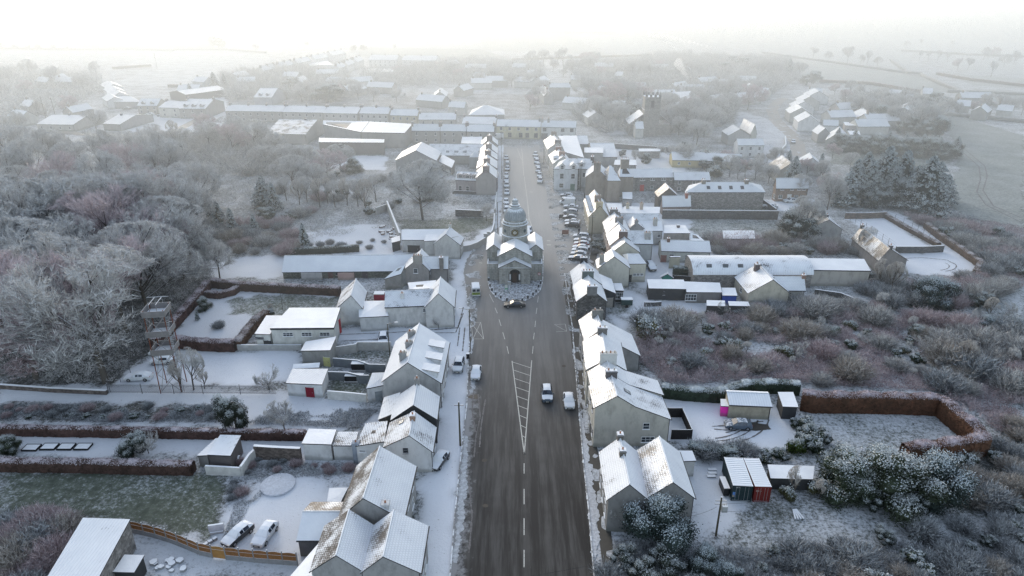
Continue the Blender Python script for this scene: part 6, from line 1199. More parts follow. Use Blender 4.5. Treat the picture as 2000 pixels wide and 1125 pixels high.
field_of([(1830,430),(1900,445),(2000,470),(2000,540),(1920,520),(1870,480),(1790,430)], 34, 7, 2.4, ['t3','t0','t1','e3','t3'], (2,4), 'hedgerow_bush', 'grey purple bush between the drive hedge and the big pale field', 'bushes below the pale field')
field_of([(1560,470),(1660,465),(1690,500),(1570,500),(1400,495),(1400,480)], 22, 9, 2.6, ['t2','t0','e3','t1'], (2,3.6), 'bare_bush', 'winter bush behind the barrel roofed barn', 'bushes behind the barrel barn')
field_of([(1340,470),(1420,478),(1570,482),(1560,440),(1530,425),(1515,470)], 12, 10, 2.6, ['t2','t0','e4'], (2,3.4), 'bare_bush', 'winter bush between the walled lawn and the barrel barn', 'bushes by the walled lawn')
field_of([(1480,600),(1600,590),(1720,600),(1720,620),(1480,620)], 20, 12, 2.2, ['t0','t3','t1'], (1.5,2.6), 'bare_bush', 'scrubby bush on the slope below the bungalow', 'bushes below the bungalow')
field_of([(0,1025),(160,1015),(100,1125),(60,1180),(0,1180)], 22, 13, 1.3, ['t3','t2','t1'], (1.6,2.8), 'bare_bush', 'tangled bush left of the large ribbed roof shed', 'bushes left of the ribbed shed')
field_of([(0,795),(420,797),(430,820),(0,820)], 26, 14, 1.9, ['t3','e3','t1'], (.6,1.2), 'low_shrub', 'low shrub in the rough strip above the upper reddish hedge', 'low shrubs of the rough strip')
field_of([(470,370),(560,430),(740,440),(860,400),(860,350),(640,330),(480,330)], 26, 15, 3.4, ['t0','t1','t3','e3'], (1.6,3.2), 'undergrowth_bush', 'hazy undergrowth bush in the overgrown park', 'undergrowth bushes of the park')
field_of([(400,440),(560,440),(600,495),(480,500),(400,490)], 30, 16, 3, ['t2','t0','t1','t3'], (1.8,3.4), 'undergrowth_bush', 'brownish bush in the rough ground left of the long shed', 'bushes left of the long shed')
field_of([(460,890),(580,905),(690,910),(690,925),(540,925),(480,960),(452,1000),(445,985)], 18, 18, 1.2, ['t3','t1'], (.5,1.0), 'low_shrub', 'low purple dark shrub on the bank round the snowy yard', 'low shrubs round the snowy yard')
field_of([(560,485),(700,470),(760,470),(760,490),(600,497)], 12, 19, 2.4, ['t3','t0'], (.8,1.5), 'bare_bush', 'small bush on the snow of the rubble yard', 'bushes in the rubble yard')
field_of([(1345,885),(1440,880),(1530,890),(1530,905),(1430,900),(1380,892)], 12, 20, 1.4, ['e3','t3','e3'], (1.4,2.2), 'evergreen_bush', 'frosted bush on the bank between drive and shipping containers', 'bushes above the containers')
field_of([(1380,600),(1480,600),(1500,620),(1380,615)], 8, 21, 2, ['t3','e3'], (1,1.8), 'bare_bush', 'low bush around the pair of dark huts', 'bushes by the dark huts')
# bramble scrub and rough grass as stuff
def scrub(name, label, poly, n, hgt, tw, seed, wd=.034):
    r = np.random.RandomState(seed); w = px(poly); xs = [q[0] for q in w]; ys = [q[1] for q in w]
    X = r.uniform(min(xs), max(xs), n * 2); Y = r.uniform(min(ys), max(ys), n * 2); k = inpoly(X, Y, w) & (vnoise(X, Y, 5.0, seed + 50) + .35 * vnoise(X, Y, 1.2, seed + 60) > .52); X, Y = X[k][:n], Y[k][:n]; m_ = len(X)
    hh = hgt * (.4 + vnoise(X, Y, max(2.0, hgt), seed) * 1.1); d = r.normal(size=(m_, 3)) * .8; d[:, 2] = np.abs(d[:, 2]) * .6 + .35; d /= np.linalg.norm(d, axis=1, keepdims=True)
    S = np.stack([X, Y, r.uniform(0, .6, m_) * hh], 1); E = S + d * (hh * r.uniform(.4, .9, m_))[:, None]; V, Fc = ribbons(S, E, np.full(m_, wd), None, r)
    tag(link(name, npmesh(name, V, Fc, TW[tw], np.clip(np.repeat(hh / hgt * .4 + r.uniform(-.3, .6, m_), 3), 0, 1))), label, 'scrub', None, 'stuff')
scrub('bramble_scrub', 'tangled frosted brambles covering the wild garden', [(1235,660),(1300,615),(1480,618),(1700,600),(1850,620),(2000,700),(2000,880),(1900,830),(1840,768),(1560,750),(1300,752),(1240,700)], 110000, 1.3, 'lilac', 1)
scrub('bramble_scrub', 'dark frosted brambles in the bottom right corner', [(1200,1060),(1440,1075),(1560,1080),(1760,1062),(1940,1040),(1900,940),(2000,860),(2000,1190),(1190,1190)], 90000, .8, 'dark', 2)
scrub('rough_grass', 'rough frosted growth on the strip above the upper reddish hedge', [(0,790),(430,792),(600,800),(740,800),(700,838),(430,826),(0,824)], 26000, .5, 'dark', 3)
scrub('undergrowth', 'frosted undergrowth on the floor of the dense left wood', [(0,420),(380,400),(420,540),(300,660),(225,750),(0,750)], 90000, 1.0, 'grey', 4)
scrub('undergrowth', 'hazy undergrowth covering the park beyond the long shed', [(400,330),(870,350),(860,445),(700,450),(590,490),(430,500),(380,440)], 60000, .9, 'grey', 5)
scrub('rough_grass', 'dark rough growth on the bank of the snowy yard', [(450,1010),(470,950),(500,905),(700,905),(700,925),(560,935),(490,985),(455,1050),(430,1065)], 14000, .35, 'dark', 6)
scrub('bramble_scrub', 'purple grey scrub between the snowy drive and the big pale field', [(1745,412),(1860,420),(2000,450),(2000,560),(1900,600),(1750,575),(1650,560),(1700,545),(1860,545),(1925,525),(1870,480)], 70000, 1.2, 'lilac', 7)
for i, (pl, n_, l_) in enumerate([([(430,155),(560,130),(680,150),(700,200),(560,198),(440,196)], 30000, 'hazy tree mass below the estate at upper left'), ([(1110,132),(1330,110),(1540,120),(1560,160),(1500,190),(1340,200),(1180,180),(1120,160)], 60000, 'hazy belt of trees above the church'), ([(1130,200),(1240,190),(1440,190),(1430,240),(1370,262),(1180,262),(1120,230)], 45000, 'hazy tree mass around the church tower'), ([(1640,195),(1720,190),(1840,210),(1840,250),(1770,262),(1690,240)], 26000, 'grey wood above the shelter belt'), ([(-60,130),(200,150),(200,185),(60,240),(-60,250)], 26000, 'faint wood at the upper left edge'), ([(240,285),(420,262),(560,292),(640,330),(560,345),(420,345),(300,330)], 40000, 'hazy thicket in front of the misty row'), ([(700,150),(900,120),(1060,130),(1060,160),(900,168),(720,170)], 26000, 'hazy tree belt beyond the snowy rubble field')]):
    scrub('distant_wood', l_, pl, n_, 6.5 if i != 5 else 4.5, 'grey', 20 + i, .13 if i != 5 else .07)
# hedges
def hedge(name, label, pts, h, w, key, n, top=.85, cat='hedge', group=None, closed=False):
    q = px(pts); r = np.random.RandomState(len(q) * 7 + int(h * 10) + n % 97); segs = []
    for i in range(len(q) - 1):
        a, b = Vector(q[i]), Vector(q[i + 1]); k = max(1, int((b - a).length / .5)); segs += [a.lerp(b, j / k) for j in range(k)]
    segs.append(Vector(q[-1])); m = len(segs); prof = [(-1, 0), (-1.05, .5), (-.98, .93), (-.7, 1.0), (0, 1.03), (.7, 1.0), (.98, .93), (1.05, .5), (1, 0)]; V = []
    for i, c in enumerate(segs):
        d = (segs[min(i + 1, m - 1)] - segs[max(i - 1, 0)]).normalized(); nn = Vector((-d.y, d.x)); ht = h * (1 + .05 * math.sin(i * .7) + r.uniform(-.03, .03))
        for u, v in prof: V.append((c.x + nn.x * u * w / 2 + r.uniform(-.08, .08), c.y + nn.y * u * w / 2 + r.uniform(-.08, .08), v * ht + r.uniform(-.06, .06)))
    k = len(prof); Fq = [(i * k + j, (i + 1) * k + j, (i + 1) * k + j + 1, i * k + j + 1) for i in range(m - 1) for j in range(k - 1)] + [(e * k, e * k + 2, e * k + 6, e * k + 8) for e in (0, m - 1)]
    V = np.array(V); Fq = np.array(Fq); fr0 = np.clip((V[:, 2] / h - .85) * 4, 0, .9) * top
    fi = r.randint(0, len(Fq), n); u, v = r.rand(n, 1), r.rand(n, 1); A, B, C_, D_ = (V[Fq[fi, j]] for j in range(4)); Pn = (A * (1 - u) + B * u) * (1 - v) + (D_ * (1 - u) + C_ * u) * v; Pn += r.normal(size=Pn.shape) * .07
    lv, lf = leafcards(Pn, .10, r); fr1 = np.repeat(np.clip((Pn[:, 2] / h - .8) * 4.5, 0.12, 1) * top + r.uniform(-.15, .3, n), 4)
    o = link(name, npmesh(name, np.concatenate([V, lv]), np.concatenate([Fq, lf + len(V)]), key, np.concatenate([fr0, fr1]))); return tag(o, label, cat, group)
BEECH = leafm((.13, .055, .033), (.50, .45, .49), .9); REDH = leafm((.085, .048, .042), (.52, .48, .52), 1.0); BRH = leafm((.12, .075, .055), (.48, .46, .48), 1.0); IVYH = leafm((.03, .04, .03), (.45, .5, .52), .8)
hedge('beech_hedge', 'tall rust brown beech hedge enclosing the frosty lawn on three sides', [(1562,796),(1583,801),(1700,802),(1832,806),(1845,820),(1900,866),(1912,886),(1870,893),(1820,899),(1760,905)], 3.2, 1.9, BEECH, 42000)
hedge('garden_hedge', 'upper straight reddish hedge of the strip garden on the left', [(-120,846),(200,851),(430,855),(470,856),(600,858)], 1.5, 1.1, REDH, 18000); hedge('garden_hedge', 'lower straight reddish hedge above the green field on the left', [(-120,915),(200,919),(300,922),(380,923)], 1.7, 1.4, REDH, 20000)
hedge('garden_hedge', 'long reddish hedge behind the walled garden, below the long stone shed', [(415,560),(470,566),(560,571),(665,576)], 1.9, 1.6, REDH, 14000); hedge('garden_hedge', 'curved reddish hedge inside the walled garden corner', [(404,580),(430,582),(455,576),(468,566)], 1.4, 1.2, REDH, 6000)
hedge('garden_hedge', 'diagonal reddish hedge between the dense wood and the walled garden', [(408,562),(385,590),(345,635),(305,680)], 1.9, 1.6, REDH, 12000); hedge('garden_hedge', 'reddish hedge along the bottom of the walled garden behind the tower', [(345,676),(400,682),(462,684)], 2.0, 1.7, REDH, 9000); hedge('garden_hedge', 'dark brown diagonal hedge leading to the flat roofed station hall', [(464,684),(485,655),(505,632),(522,620)], 1.8, 1.6, BRH, 8000)
hedge('evergreen_hedge', 'dark clipped evergreen hedge in front of the curved barn', [(1314,541),(1360,543),(1425,546)], 2.6, 1.8, IVYH, 10000); hedge('evergreen_hedge', 'frosted evergreen hedge along the back of the snowy drive', [(1290,772),(1340,778),(1400,782),(1460,764),(1530,764),(1560,768)], 2.0, 1.8, leafm((.035,.05,.035),(.5,.55,.58),1.3), 14000)
hedge('evergreen_hedge', 'dark ivy topped hedge just above the roof of the long stone shed', [(560,497),(640,494),(702,490)], 1.6, 1.6, IVYH, 6000)
hedge('brown_hedge', 'brown hedge beside the paddock fence', [(1728,424),(1760,443),(1800,465),(1832,482)], 1.1, 1.4, BRH, 6000, group=None); hedge('brown_hedge', 'outer brown hedge following the curve of the snowy drive', [(1808,445),(1840,470),(1880,497),(1915,522),(1905,540)], 1.6, 1.6, BRH, 8000); hedge('evergreen_hedge', 'rough dark hedge at the foot of the drive above the double gabled house', [(1345,884),(1400,893),(1440,895)], 1.6, 1.6, IVYH, 7000)
for i, pts in enumerate([[(0,96),(60,97),(150,98)],[(150,98),(260,97),(340,100)],[(50,66),(110,70),(130,74)],[(1490,104),(1640,125),(1760,142),(1800,146)],[(1830,146),(1900,158),(2010,170)],[(1850,180),(2010,186)],[(1600,160),(1700,165),(1840,188)],[(1740,118),(1775,145)],[(1000,118),(1180,112),(1330,108)],[(300,98),(440,98),(520,104)],[(60,55),(250,45),(400,48)],[(1760,100),(1900,108),(2010,112)],[(540,136),(470,172),(330,170)],[(1800,148),(1850,170),(1900,190),(1960,212)],[(720,62),(935,62),(1200,66)],[(1840,225),(1930,232),(2010,240)],[(220,135),(295,130)]]):
    hedge('hedgerow', ['hedgerow of faint bushes on the left horizon field, left stretch','hedgerow of faint bushes on the left field, right stretch','short hedge spur on the yellow field at upper left','long hedgerow sloping across the bright right hand fields','upper thin hedgerow at the right edge','lower thin hedgerow at the right edge','hedgerow along the lane behind the winding road houses','curving hedge joining two right hand fields','hedge line below the bright centre fields','hedgerow below the yellow upper left field','faint topmost hedgerow at upper left','faint topmost hedgerow at upper right','hedge beside the estate at the edge of the left field','thick diagonal hedgerow running down to the cottages at right','topmost hedge line in the bright centre','hedge at the top edge of the big pale field','short dark hedge stub inside the white left field'][i], pts, 1.7, 2.4, TW['grey'] if i % 2 else BRH, 1500)
# ------------------------------------------------------------------ walls and fences
def wall(label, pts, h, w, mat, name='garden_wall', closed=False): return tag(ribbon(name, px(pts), w, h, mat, -.1, None, closed), label, 'wall')
PW = solid((.42,.42,.41), .8, 1.0); BW = solid((.16,.18,.20), .8, 1.0); WW = solid((.60,.60,.58), .8, 1.0); SW = stone_wall((.13,.11,.10)); DW = stone_wall((.10,.10,.10))
wall('pale curved roadside wall with snowy top sweeping round to the park gate', [(900,492),(916,490),(932,484),(948,474)], 1.7, .4, PW); wall('pale curved roadside wall beyond the gate piers left of the dome', [(953,470),(961,460),(965,445),(966,425)], 1.7, .4, PW)
for q, l in (((948,472), 'left pale gate pier where the curved wall meets the park'), ((954,468), 'right pale gate pier where the curved wall meets the park')):
    c = P(*q); o = thing('gate_pier', l, 'pier', c); MB().box(-.4,.4,-.4,.4,0,2.2).build('shaft', PW, o); MB().box(-.5,.5,-.5,.5,2.2,2.4).build('cap', PW, o)
wall('tall pale wall running away from the rubble yard into the park', [(782,475),(757,410)], 3.0, .5, PW); wall('low wall at the back of the rubble yard', [(735,420),(757,412)], 2.4, .4, PW); wall('grey yard wall with square piers below the station hall', [(465,684),(525,684),(590,684)], 1.3, .35, PW)
wall('grey stepped wall at the top of the terrace back gardens', [(655,694),(696,688),(700,684),(764,684)], 1.9, .3, PW); wall('blue grey wavy topped wall between the two back gardens', [(652,716),(700,720),(722,728),(754,729)], 1.9, .25, BW); wall('second blue grey wavy wall with oil tank in front', [(642,741),(680,742),(705,748),(722,748)], 1.7, .25, BW); wall('white stepped yard wall between red door shed and annex', [(641,779),(680,782),(717,786)], 1.7, .3, WW)
wall('blackish stone wall with snow along the top beside the white sheds', [(500,895),(545,898),(590,900)], 2.4, .5, SW); wall('white rendered wall below the checkered roof workshop', [(404,926),(440,928),(472,930)], 1.6, .3, WW); wall('white diagonal wall climbing from the workshop corner to the stone wall', [(473,930),(490,905),(503,893)], 1.8, .35, WW)
wall('low dark snow capped wall at the foot of the dense wood', [(0,758),(100,765),(210,770)], .9, .5, SW); wall('long dark garden wall with a white snow line on top', [(1293,427),(1400,428),(1518,429)], 2.8, .5, DW); wall('second dark garden wall right of the snow heaped lean-to', [(1366,474),(1400,475),(1412,477)], 1.8, .4, DW)
wall('brown boundary wall along the far side of the snowy paddock', [(1650,427),(1690,427),(1729,425)], 1.9, .4, stone_wall((.14,.11,.09))); wall('dark wall with snow on it at the near end of the paddock', [(1748,494),(1800,494),(1841,492)], 1.9, .4, DW); wall('white low garden parapet by the snowy path', [(1258,598),(1275,598),(1291,597)], 1.1, .4, DW); wall('dark wall beyond the park at the mauve grey house', [(884,378),(930,380),(968,377)], 1.2, .4, DW); wall('dark garden wall behind the street end buildings', [(1200,290),(1270,295),(1340,300)], 2.2, .5, DW); wall('hedge covered wall at the back of the park', [(890,422),(935,424),(944,424)], 2.2, .6, DW)
wall('white curved wall at the far road bend', [(1505,303),(1525,298),(1534,288),(1533,272)], 1.6, .5, PW); wall('dark wall on the slope below the bungalow wing', [(1590,575),(1640,582),(1665,592)], 1.4, .4, DW); wall('dark wall at the back of the hipped stone house lawn', [(1490,400),(1515,418)], 1.8, .4, DW); wall('roadside wall with railings between park and street', [(966,425),(970,380)], 1.1, .3, DW)
def fence(name, label, pts, h, parts):
    q = [P(*a) for a in pts]; o = thing(name, label, 'fence', q[0]); parts(q, o); return o
def timber(q, root):
    n = 13; L = sum((q[i+1]-q[i]).length for i in range(len(q)-1)); pos = []; 
    for k in range(n + 1):
        s_ = L * k / n; i = 0
        while i < len(q) - 2 and s_ > (q[i+1]-q[i]).length: s_ -= (q[i+1]-q[i]).length; i += 1
        pos.append(q[i] + (q[i+1]-q[i]).normalized() * s_)
    OR = solid((.27,.125,.045), .7, .3, .3, 0, .35, 3.); CN = solid((.25,.25,.26), .8, .5)
    for k in range(n + 1): MB().box(-.06,.06,-.06,.06,0,2.15).build('post', CN, root).location = pos[k] - q[0]
    for k in range(n):
        a, b = pos[k] - q[0], pos[k + 1] - q[0]; d = b - a; L_ = d.length; an = math.atan2(d.y, d.x)
        gate = k == 7
        if not gate: o = MB().box(.07, L_ - .07, -.03, .03, 0, .75).build('gravel_board', CN, root); o.location = a; o.rotation_euler = (0,0,an)
        z0 = .1 if gate else .76; m = MB(); nb = 12
        for j in range(nb):
            x0 = .08 + (L_ - .16) * j / nb; x1 = .08 + (L_ - .16) * (j + .93) / nb; zt = 1.85 + .12 * math.sin(math.pi * (j + .5) / nb); m.box(x0, x1, -.012, .012 + .004 * (j % 2), z0, zt)
        m.box(.08, L_ - .08, -.05, -.013, 1.38, 1.46); o = m.build('gate' if gate else 'fence_panel', OR if not gate else solid((.36,.19,.06), .7, .2), root); o.location = a; o.rotation_euler = (0,0,an)
fence('timber_fence', 'orange timber panel fence on concrete posts curving behind the two parked white cars', [(259,1041),(300,1050),(343,1064),(397,1087),(440,1093),(500,1099),(582,1105)], 1.9, timber)
def palis(q, root):
    for i in range(len(q) - 1):
        a, b = q[i] - q[0], q[i+1] - q[0]; d = b - a; L_ = d.length; an = math.atan2(d.y, d.x); m = MB()
        for k in range(int(L_ / .17)): m.box(k*.17, k*.17 + .045, -.01, .01, .1, 1.8)
        m.box(0, L_, -.03, -.011, .3, .36).box(0, L_, -.03, -.011, 1.5, 1.56); o = m.build('pale_panel', solid((.12,.12,.13), .5, .3), root); o.location = a; o.rotation_euler = (0,0,an)
        o = MB().box(-.05,.05,-.05,.05,0,1.95).build('post', solid((.12,.12,.13), .5, .3), root); o.location = a
fence('palisade_fence', 'grey steel palisade fence along the front of the tower yard', [(213,768),(278,768.5),(340,769),(397,769.5),(470,770),(541,771)], 1.8, palis)
def meshf(q, root, hh=2.4, st=2.6):
    PM = solid((.09,.09,.10), .5, .3)
    for i in range(len(q) - 1):
        a, b = q[i] - q[0], q[i+1] - q[0]; L_ = (b-a).length; n = max(1, int(L_ / st))
        for k in range(n): MB().tube((0,0,0), (0,0,hh), .045, .045, 6).build('post', PM, root).location = a.lerp(b, k / n)
        m = MB()
        for z in (hh * .4, hh * .7, hh - .08): m.tube(a + Vector((0,0,z)), b + Vector((0,0,z)), .015, .015, 4)
        m.build('wire', PM, root)
fence('wire_fence', 'tall wire fence with slim posts along the paddock and its drive', [(1731,426),(1780,448),(1838,484)], 2.4, meshf); fence('wire_fence', 'diagonal chain fence between the dense wood and the tower yard', [(216,766),(255,728),(300,690)], 2.0, meshf)
fence('wire_fence', 'wire fence along the left side of the snowy paddock', [(1660,432),(1700,458),(1745,490)], 2.2, meshf)
def board(q, root):
    m = solid((.03,.028,.028), .8, .5)
    for i in range(len(q) - 1):
        a, b = q[i] - q[0], q[i+1] - q[0]; d = b - a; L_ = d.length; mm = MB()
        for k in range(int(L_ / .15)): mm.box(k*.15, k*.15+.14, -.02, .02 + .005*(k%2), 0, 1.7)
        mm.box(0, L_, -.05, .05, 1.705, 1.78); o = mm.build('board_panel', m, root); o.location = a; o.rotation_euler = (0,0,math.atan2(d.y,d.x)); MB().box(-.06,.06,-.06,.06,0,1.85).build('post', m, root).location = a
fence('board_fence', 'black boarded yard fence on the right of the cream gable wall', [(1303,815),(1331,815),(1350,858),(1309,858)], 1.7, board); fence('board_fence', 'brown boarded fence behind the charcoal timber shed', [(1313,551),(1366,555)], 1.7, board)
# ------------------------------------------------------------------ vehicles
TYRE = solid((.012,.012,.013), .8, 0); RIM = solid((.35,.35,.36), .35, 0, .5, .6); BLK = solid((.02,.02,.022), .5, 0); LAMP = solid((.75,.75,.72), .2, 0); RED = solid((.35,.01,.01), .3, 0); PLATE = solid((.65,.65,.6), .5, 0)
SG = {0: glass((.015,.02,.03), .08), 1: solid((.015,.02,.025), .15, 1.25, .6)}
CARP = {}
def car_proto(kind, col, snow):
    k = (kind, col, snow)
    if k in CARP: return CARP[k]
    # stations along x (front negative): x, belt z, roof z, half width
    st = {'hatch': [(-2.08,.62,.62,.72),(-1.98,.74,.74,.82),(-1.5,.86,.86,.87),(-.95,.93,.95,.88),(-.25,.95,1.38,.88),(.3,.96,1.47,.88),(1.2,.98,1.42,.87),(1.75,.98,1.12,.84),(1.98,.92,.92,.80),(2.05,.60,.60,.74)],
          'saloon': [(-2.3,.60,.60,.74),(-2.18,.72,.72,.84),(-1.6,.84,.84,.89),(-.95,.91,.93,.9),(-.2,.93,1.36,.9),(.35,.94,1.42,.9),(1.05,.96,1.34,.89),(1.7,.98,1.02,.87),(2.2,.94,.94,.82),(2.3,.62,.62,.75)],
          'suv': [(-2.2,.72,.72,.76),(-2.1,.88,.88,.86),(-1.6,1.02,1.02,.91),(-1.05,1.06,1.08,.92),(-.45,1.08,1.60,.92),(.2,1.08,1.70,.92),(1.5,1.1,1.66,.91),(1.95,1.08,1.35,.88),(2.12,1.0,1.0,.85),(2.18,.66,.66,.8)],
          'van': [(-2.5,.8,.8,.86),(-2.4,1.05,1.05,.94),(-1.9,1.2,1.22,.97),(-1.2,1.25,2.05,.98),(-.8,1.25,2.25,.98),(1.0,1.25,2.3,.98),(2.3,1.25,2.28,.97),(2.42,1.2,2.2,.96),(2.46,1.0,1.0,.95),(2.5,.5,.5,.93)]}[kind]
    root = thing('car' if kind != 'van' else 'van', None, None); V = []
    bot = .3 if kind in ('suv', 'van') else .24
    for x, b, r_, w in st:
        t = (r_ - b); wr = w - min(.26, t * .42) if kind != 'van' else w - t * .06
        V += [(x, -w * .93, bot), (x, -w, (bot + b) / 2), (x, -w * .97, b), (x, -wr * (.97 if t < .01 else .9), r_ + (0 if t < .01 else -.03)), (x, 0, r_ + .03), (x, wr * (.97 if t < .01 else .9), r_ + (0 if t < .01 else -.03)), (x, w * .97, b), (x, w, (bot + b) / 2), (x, w * .93, bot)]
    n = len(st); Fs = [(i*9+j, i*9+j+1, (i+1)*9+j+1, (i+1)*9+j) for i in range(n-1) for j in range(8)] + [(i*9+8, i*9, (i+1)*9, (i+1)*9+8) for i in range(n-1)] + [tuple(range(8, -1, -1)), tuple((n-1)*9+j for j in range(9))]
    bo = meshobj('body', V, Fs, glossy(col, snow), root, smooth=False); bm = bmesh.new(); bm.from_mesh(bo.data); bmesh.ops.recalc_face_normals(bm, faces=bm.faces[:]); bm.to_mesh(bo.data); bm.free()
    gm = SG[1 if snow > .9 else 0]; cab = [i for i in range(n) if st[i][2] - st[i][1] > .2]; i0, i1 = cab[0], cab[-1]
    vv = lambda i, j: Vector(V[i*9+j])
    def panel(a, b, c, d, off, nm, s_=.1):
        ctr = (a + b + c + d) / 4; q = [p_.lerp(ctr, s_) + off for p_ in (a, b, c, d)]; return MB().face(q).build(nm, gm, root)
    a, b, c, d = vv(i0-1, 2), vv(i0-1, 6), vv(i0, 5), vv(i0, 3); panel(a, b, c, d, Vector((-.03, 0, .035)), 'windscreen', .06)
    if kind != 'van': a, b, c, d = vv(i1+1, 2), vv(i1+1, 6), vv(i1, 5), vv(i1, 3); panel(a, b, c, d, Vector((.03, 0, .035)), 'rear_window', .1)
    for s_, (jb, jr) in ((-1, (2, 3)), (1, (6, 5))):
        rng = range(i0, i1) if kind != 'van' else range(i0, i0 + 1)
        for i in rng:
            w_ = panel(vv(i, jb), vv(i+1, jb), vv(i+1, jr), vv(i, jr), Vector((0, s_*.022, .0)), 'side_window', .12); w_.data.materials.clear(); w_.data.materials.append(SG[0])
    if kind == 'van':
        w_ = panel(vv(i0-1, 2), vv(i0, 2), vv(i0, 3), vv(i0, 3), Vector((0, -.02, 0)), 'side_window', .12)
        m = MB(); 
        for j in range(6): m.box(2.5, 2.515, -.9 + j*.3, -.9 + j*.3 + .15, .62, 1.2, 0).box(2.5, 2.515, -.75 + j*.3, -.6 + j*.3, .62, 1.2, 1)
        m.build('reflective_band', [solid((.30,.42,.03), .5, 0), solid((.02,.05,.03), .5, 0)], root)
        for y in (-.45, .45): MB().box(2.49, 2.505, y - .35, y + .35, 1.35, 1.95).build('rear_window', SG[0], root)
    wb = {'hatch': (-1.3, 1.28), 'saloon': (-1.42, 1.38), 'suv': (-1.38, 1.35), 'van': (-1.6, 1.6)}[kind]; wrad = .33 if kind in ('hatch', 'saloon') else .37
    for x in wb:
        for s_ in (-1, 1):
            y = s_ * (st[3][3] - .10); wh = thing('wheel', None, None, (x, y, wrad)); kid(wh, root)
            MB().tube((0, -.11, 0), (0, .13 * 1, 0), wrad, wrad, 16).build('tyre', TYRE, wh); MB().tube((0, s_*.1, 0), (0, s_*.14, 0), wrad*.62, wrad*.58, 12).build('rim', RIM, wh)
            
    x0, b0 = st[1][0], st[1][1]
    for s_ in (-1, 1):
        MB().box(x0 - .07, x0 + .06, s_*.62 - .16, s_*.62 + .16, b0 - .16, b0 + .01).build('headlight', LAMP, root)
        xe = st[-2][0]; MB().box(xe - .02, xe + .05, s_*.66 - .1, s_*.66 + .1, st[-2][1] - .22, st[-2][1] - .02).build('tail_light', RED, root)
        xm_ = st[3][0] + .25; MB().box(xm_, xm_ + .12, s_*(st[3][3] + .02), s_*(st[3][3] + .2), st[3][1] + .02, st[3][1] + .16).build('wing_mirror', glossy(col, 0.0), root)
    MB().box(st[0][0] - .03, st[0][0] + .04, -.45, .45, .30, .5).build('grille', BLK, root); MB().box(st[0][0] - .05, st[0][0] - .031, -.26, .26, .36, .47).build('number_plate', PLATE, root); MB().box(st[-1][0] + .01, st[-1][0] + .03, -.26, .26, .5, .61).build('number_plate', PLATE, root)
    root.location = (0, -500, -50); CARP[k] = [root, False]; return CARP[k]
COLS = dict(white=(.62,.64,.66), silver=(.34,.36,.38), grey=(.14,.15,.16), dark=(.025,.028,.032), blue=(.04,.07,.12), red=(.25,.015,.02), bluegrey=(.09,.12,.16))
def car(kind, col, snow, px_, py_, ang, label, group=None):
    p_ = CARP_get = car_proto(kind, COLS[col], snow); o = p_[0] if not p_[1] else copy_tree(p_[0]); p_[1] = True
    c = P(px_, py_); o.location = (c.x, c.y, .02); o.rotation_euler = (0, 0, math.radians(ang)); tag(o, label, 'van' if kind == 'van' else 'car', group); return o
# ang: 90 puts the bonnet (-x) towards the camera
car('van', 'white', .9, 929, 572, -84, 'white van with green and yellow striped back driving away left of the island')
car('saloon', 'dark', 0.0, 1005, 599, 2, 'black car crossing in front of the cobbled island')
car('suv', 'bluegrey', .3, 1068, 775, 90, 'blue grey car with clear windscreen coming down the right lane')
car('hatch', 'white', 1.0, 1111, 788, 90, 'snow covered white car parked by the right hand kerb')
car('hatch', 'white', 1.0, 930, 733, 88, 'snow covered white car parked at the left kerb beyond the dirty slush')
car('suv', 'silver', .9, 896, 719, 86, 'snow topped silver people carrier on the left pavement beside the bin')
car('hatch', 'dark', 1.0, 858, 905, 68, 'dark hatchback with thick snow on roof and bonnet, angled on the pavement below the pole')
car('hatch', 'dark', 1.0, 466, 1050, 62, 'dark sided hatchback under snow, left of the two in the snowy yard')
car('hatch', 'white', 1.0, 519, 1049, 78, 'white hatchback under snow, right of the two in the snowy yard')
car('hatch', 'bluegrey', .1, 1441, 835, -4, 'blue hatchback standing among curved tyre tracks in the drive')
car('suv', 'dark', .9, 749, 668, 98, 'dark pickup like car nosing out of the yard behind the terrace')
car('saloon', 'white', 1.0, 272, 741, 3, 'snow covered car nearest the palisade fence in the tower yard'); car('hatch', 'white', 1.0, 318, 709, 5, 'snow covered car second from the fence in the tower yard'); car('hatch', 'white', 1.0, 316, 692, 3, 'snow covered car farthest back in the tower yard behind the tower')
for (x, y, k, c_, s_, l) in [(1107,385,'hatch','grey',.8,'grey car at the top end of the upper angled row'),(1110,391,'hatch','grey',.9,'snow roofed grey car second in the upper angled row'),(1108,400,'van','white',.9,'white van third in the upper angled row'),(1115,407,'saloon','silver',.8,'silver car fourth in the upper angled row'),(1114,418,'suv','silver',.7,'silver estate in the middle of the upper angled row'),(1113,428,'hatch','dark',.7,'dark car sixth in the upper angled row'),(1118,436,'saloon','silver',.7,'silver grey car seventh in the upper angled row'),(1118,443,'suv','dark',.6,'dark car at the near end of the upper angled row'),
      (1135,466,'suv','silver',.7,'silver car at the top end of the lower angled row'),(1137,473,'saloon','grey',.6,'grey car second in the lower angled row'),(1136,480,'hatch','red',.7,'red car in the lower angled row'),(1135,487,'saloon','dark',.6,'black saloon just below the red car in the lower angled row'),(1133,494,'suv','silver',.6,'pale grey car fifth in the lower angled row'),(1130,500,'hatch','grey',.6,'dark grey car sixth in the lower angled row'),(1128,508,'saloon','dark',.5,'black car with snowy roof at the near end of the lower angled row')]:
    car(k, c_, s_, x, y, -14, l, 'cars in the two angled rows right of the dome')
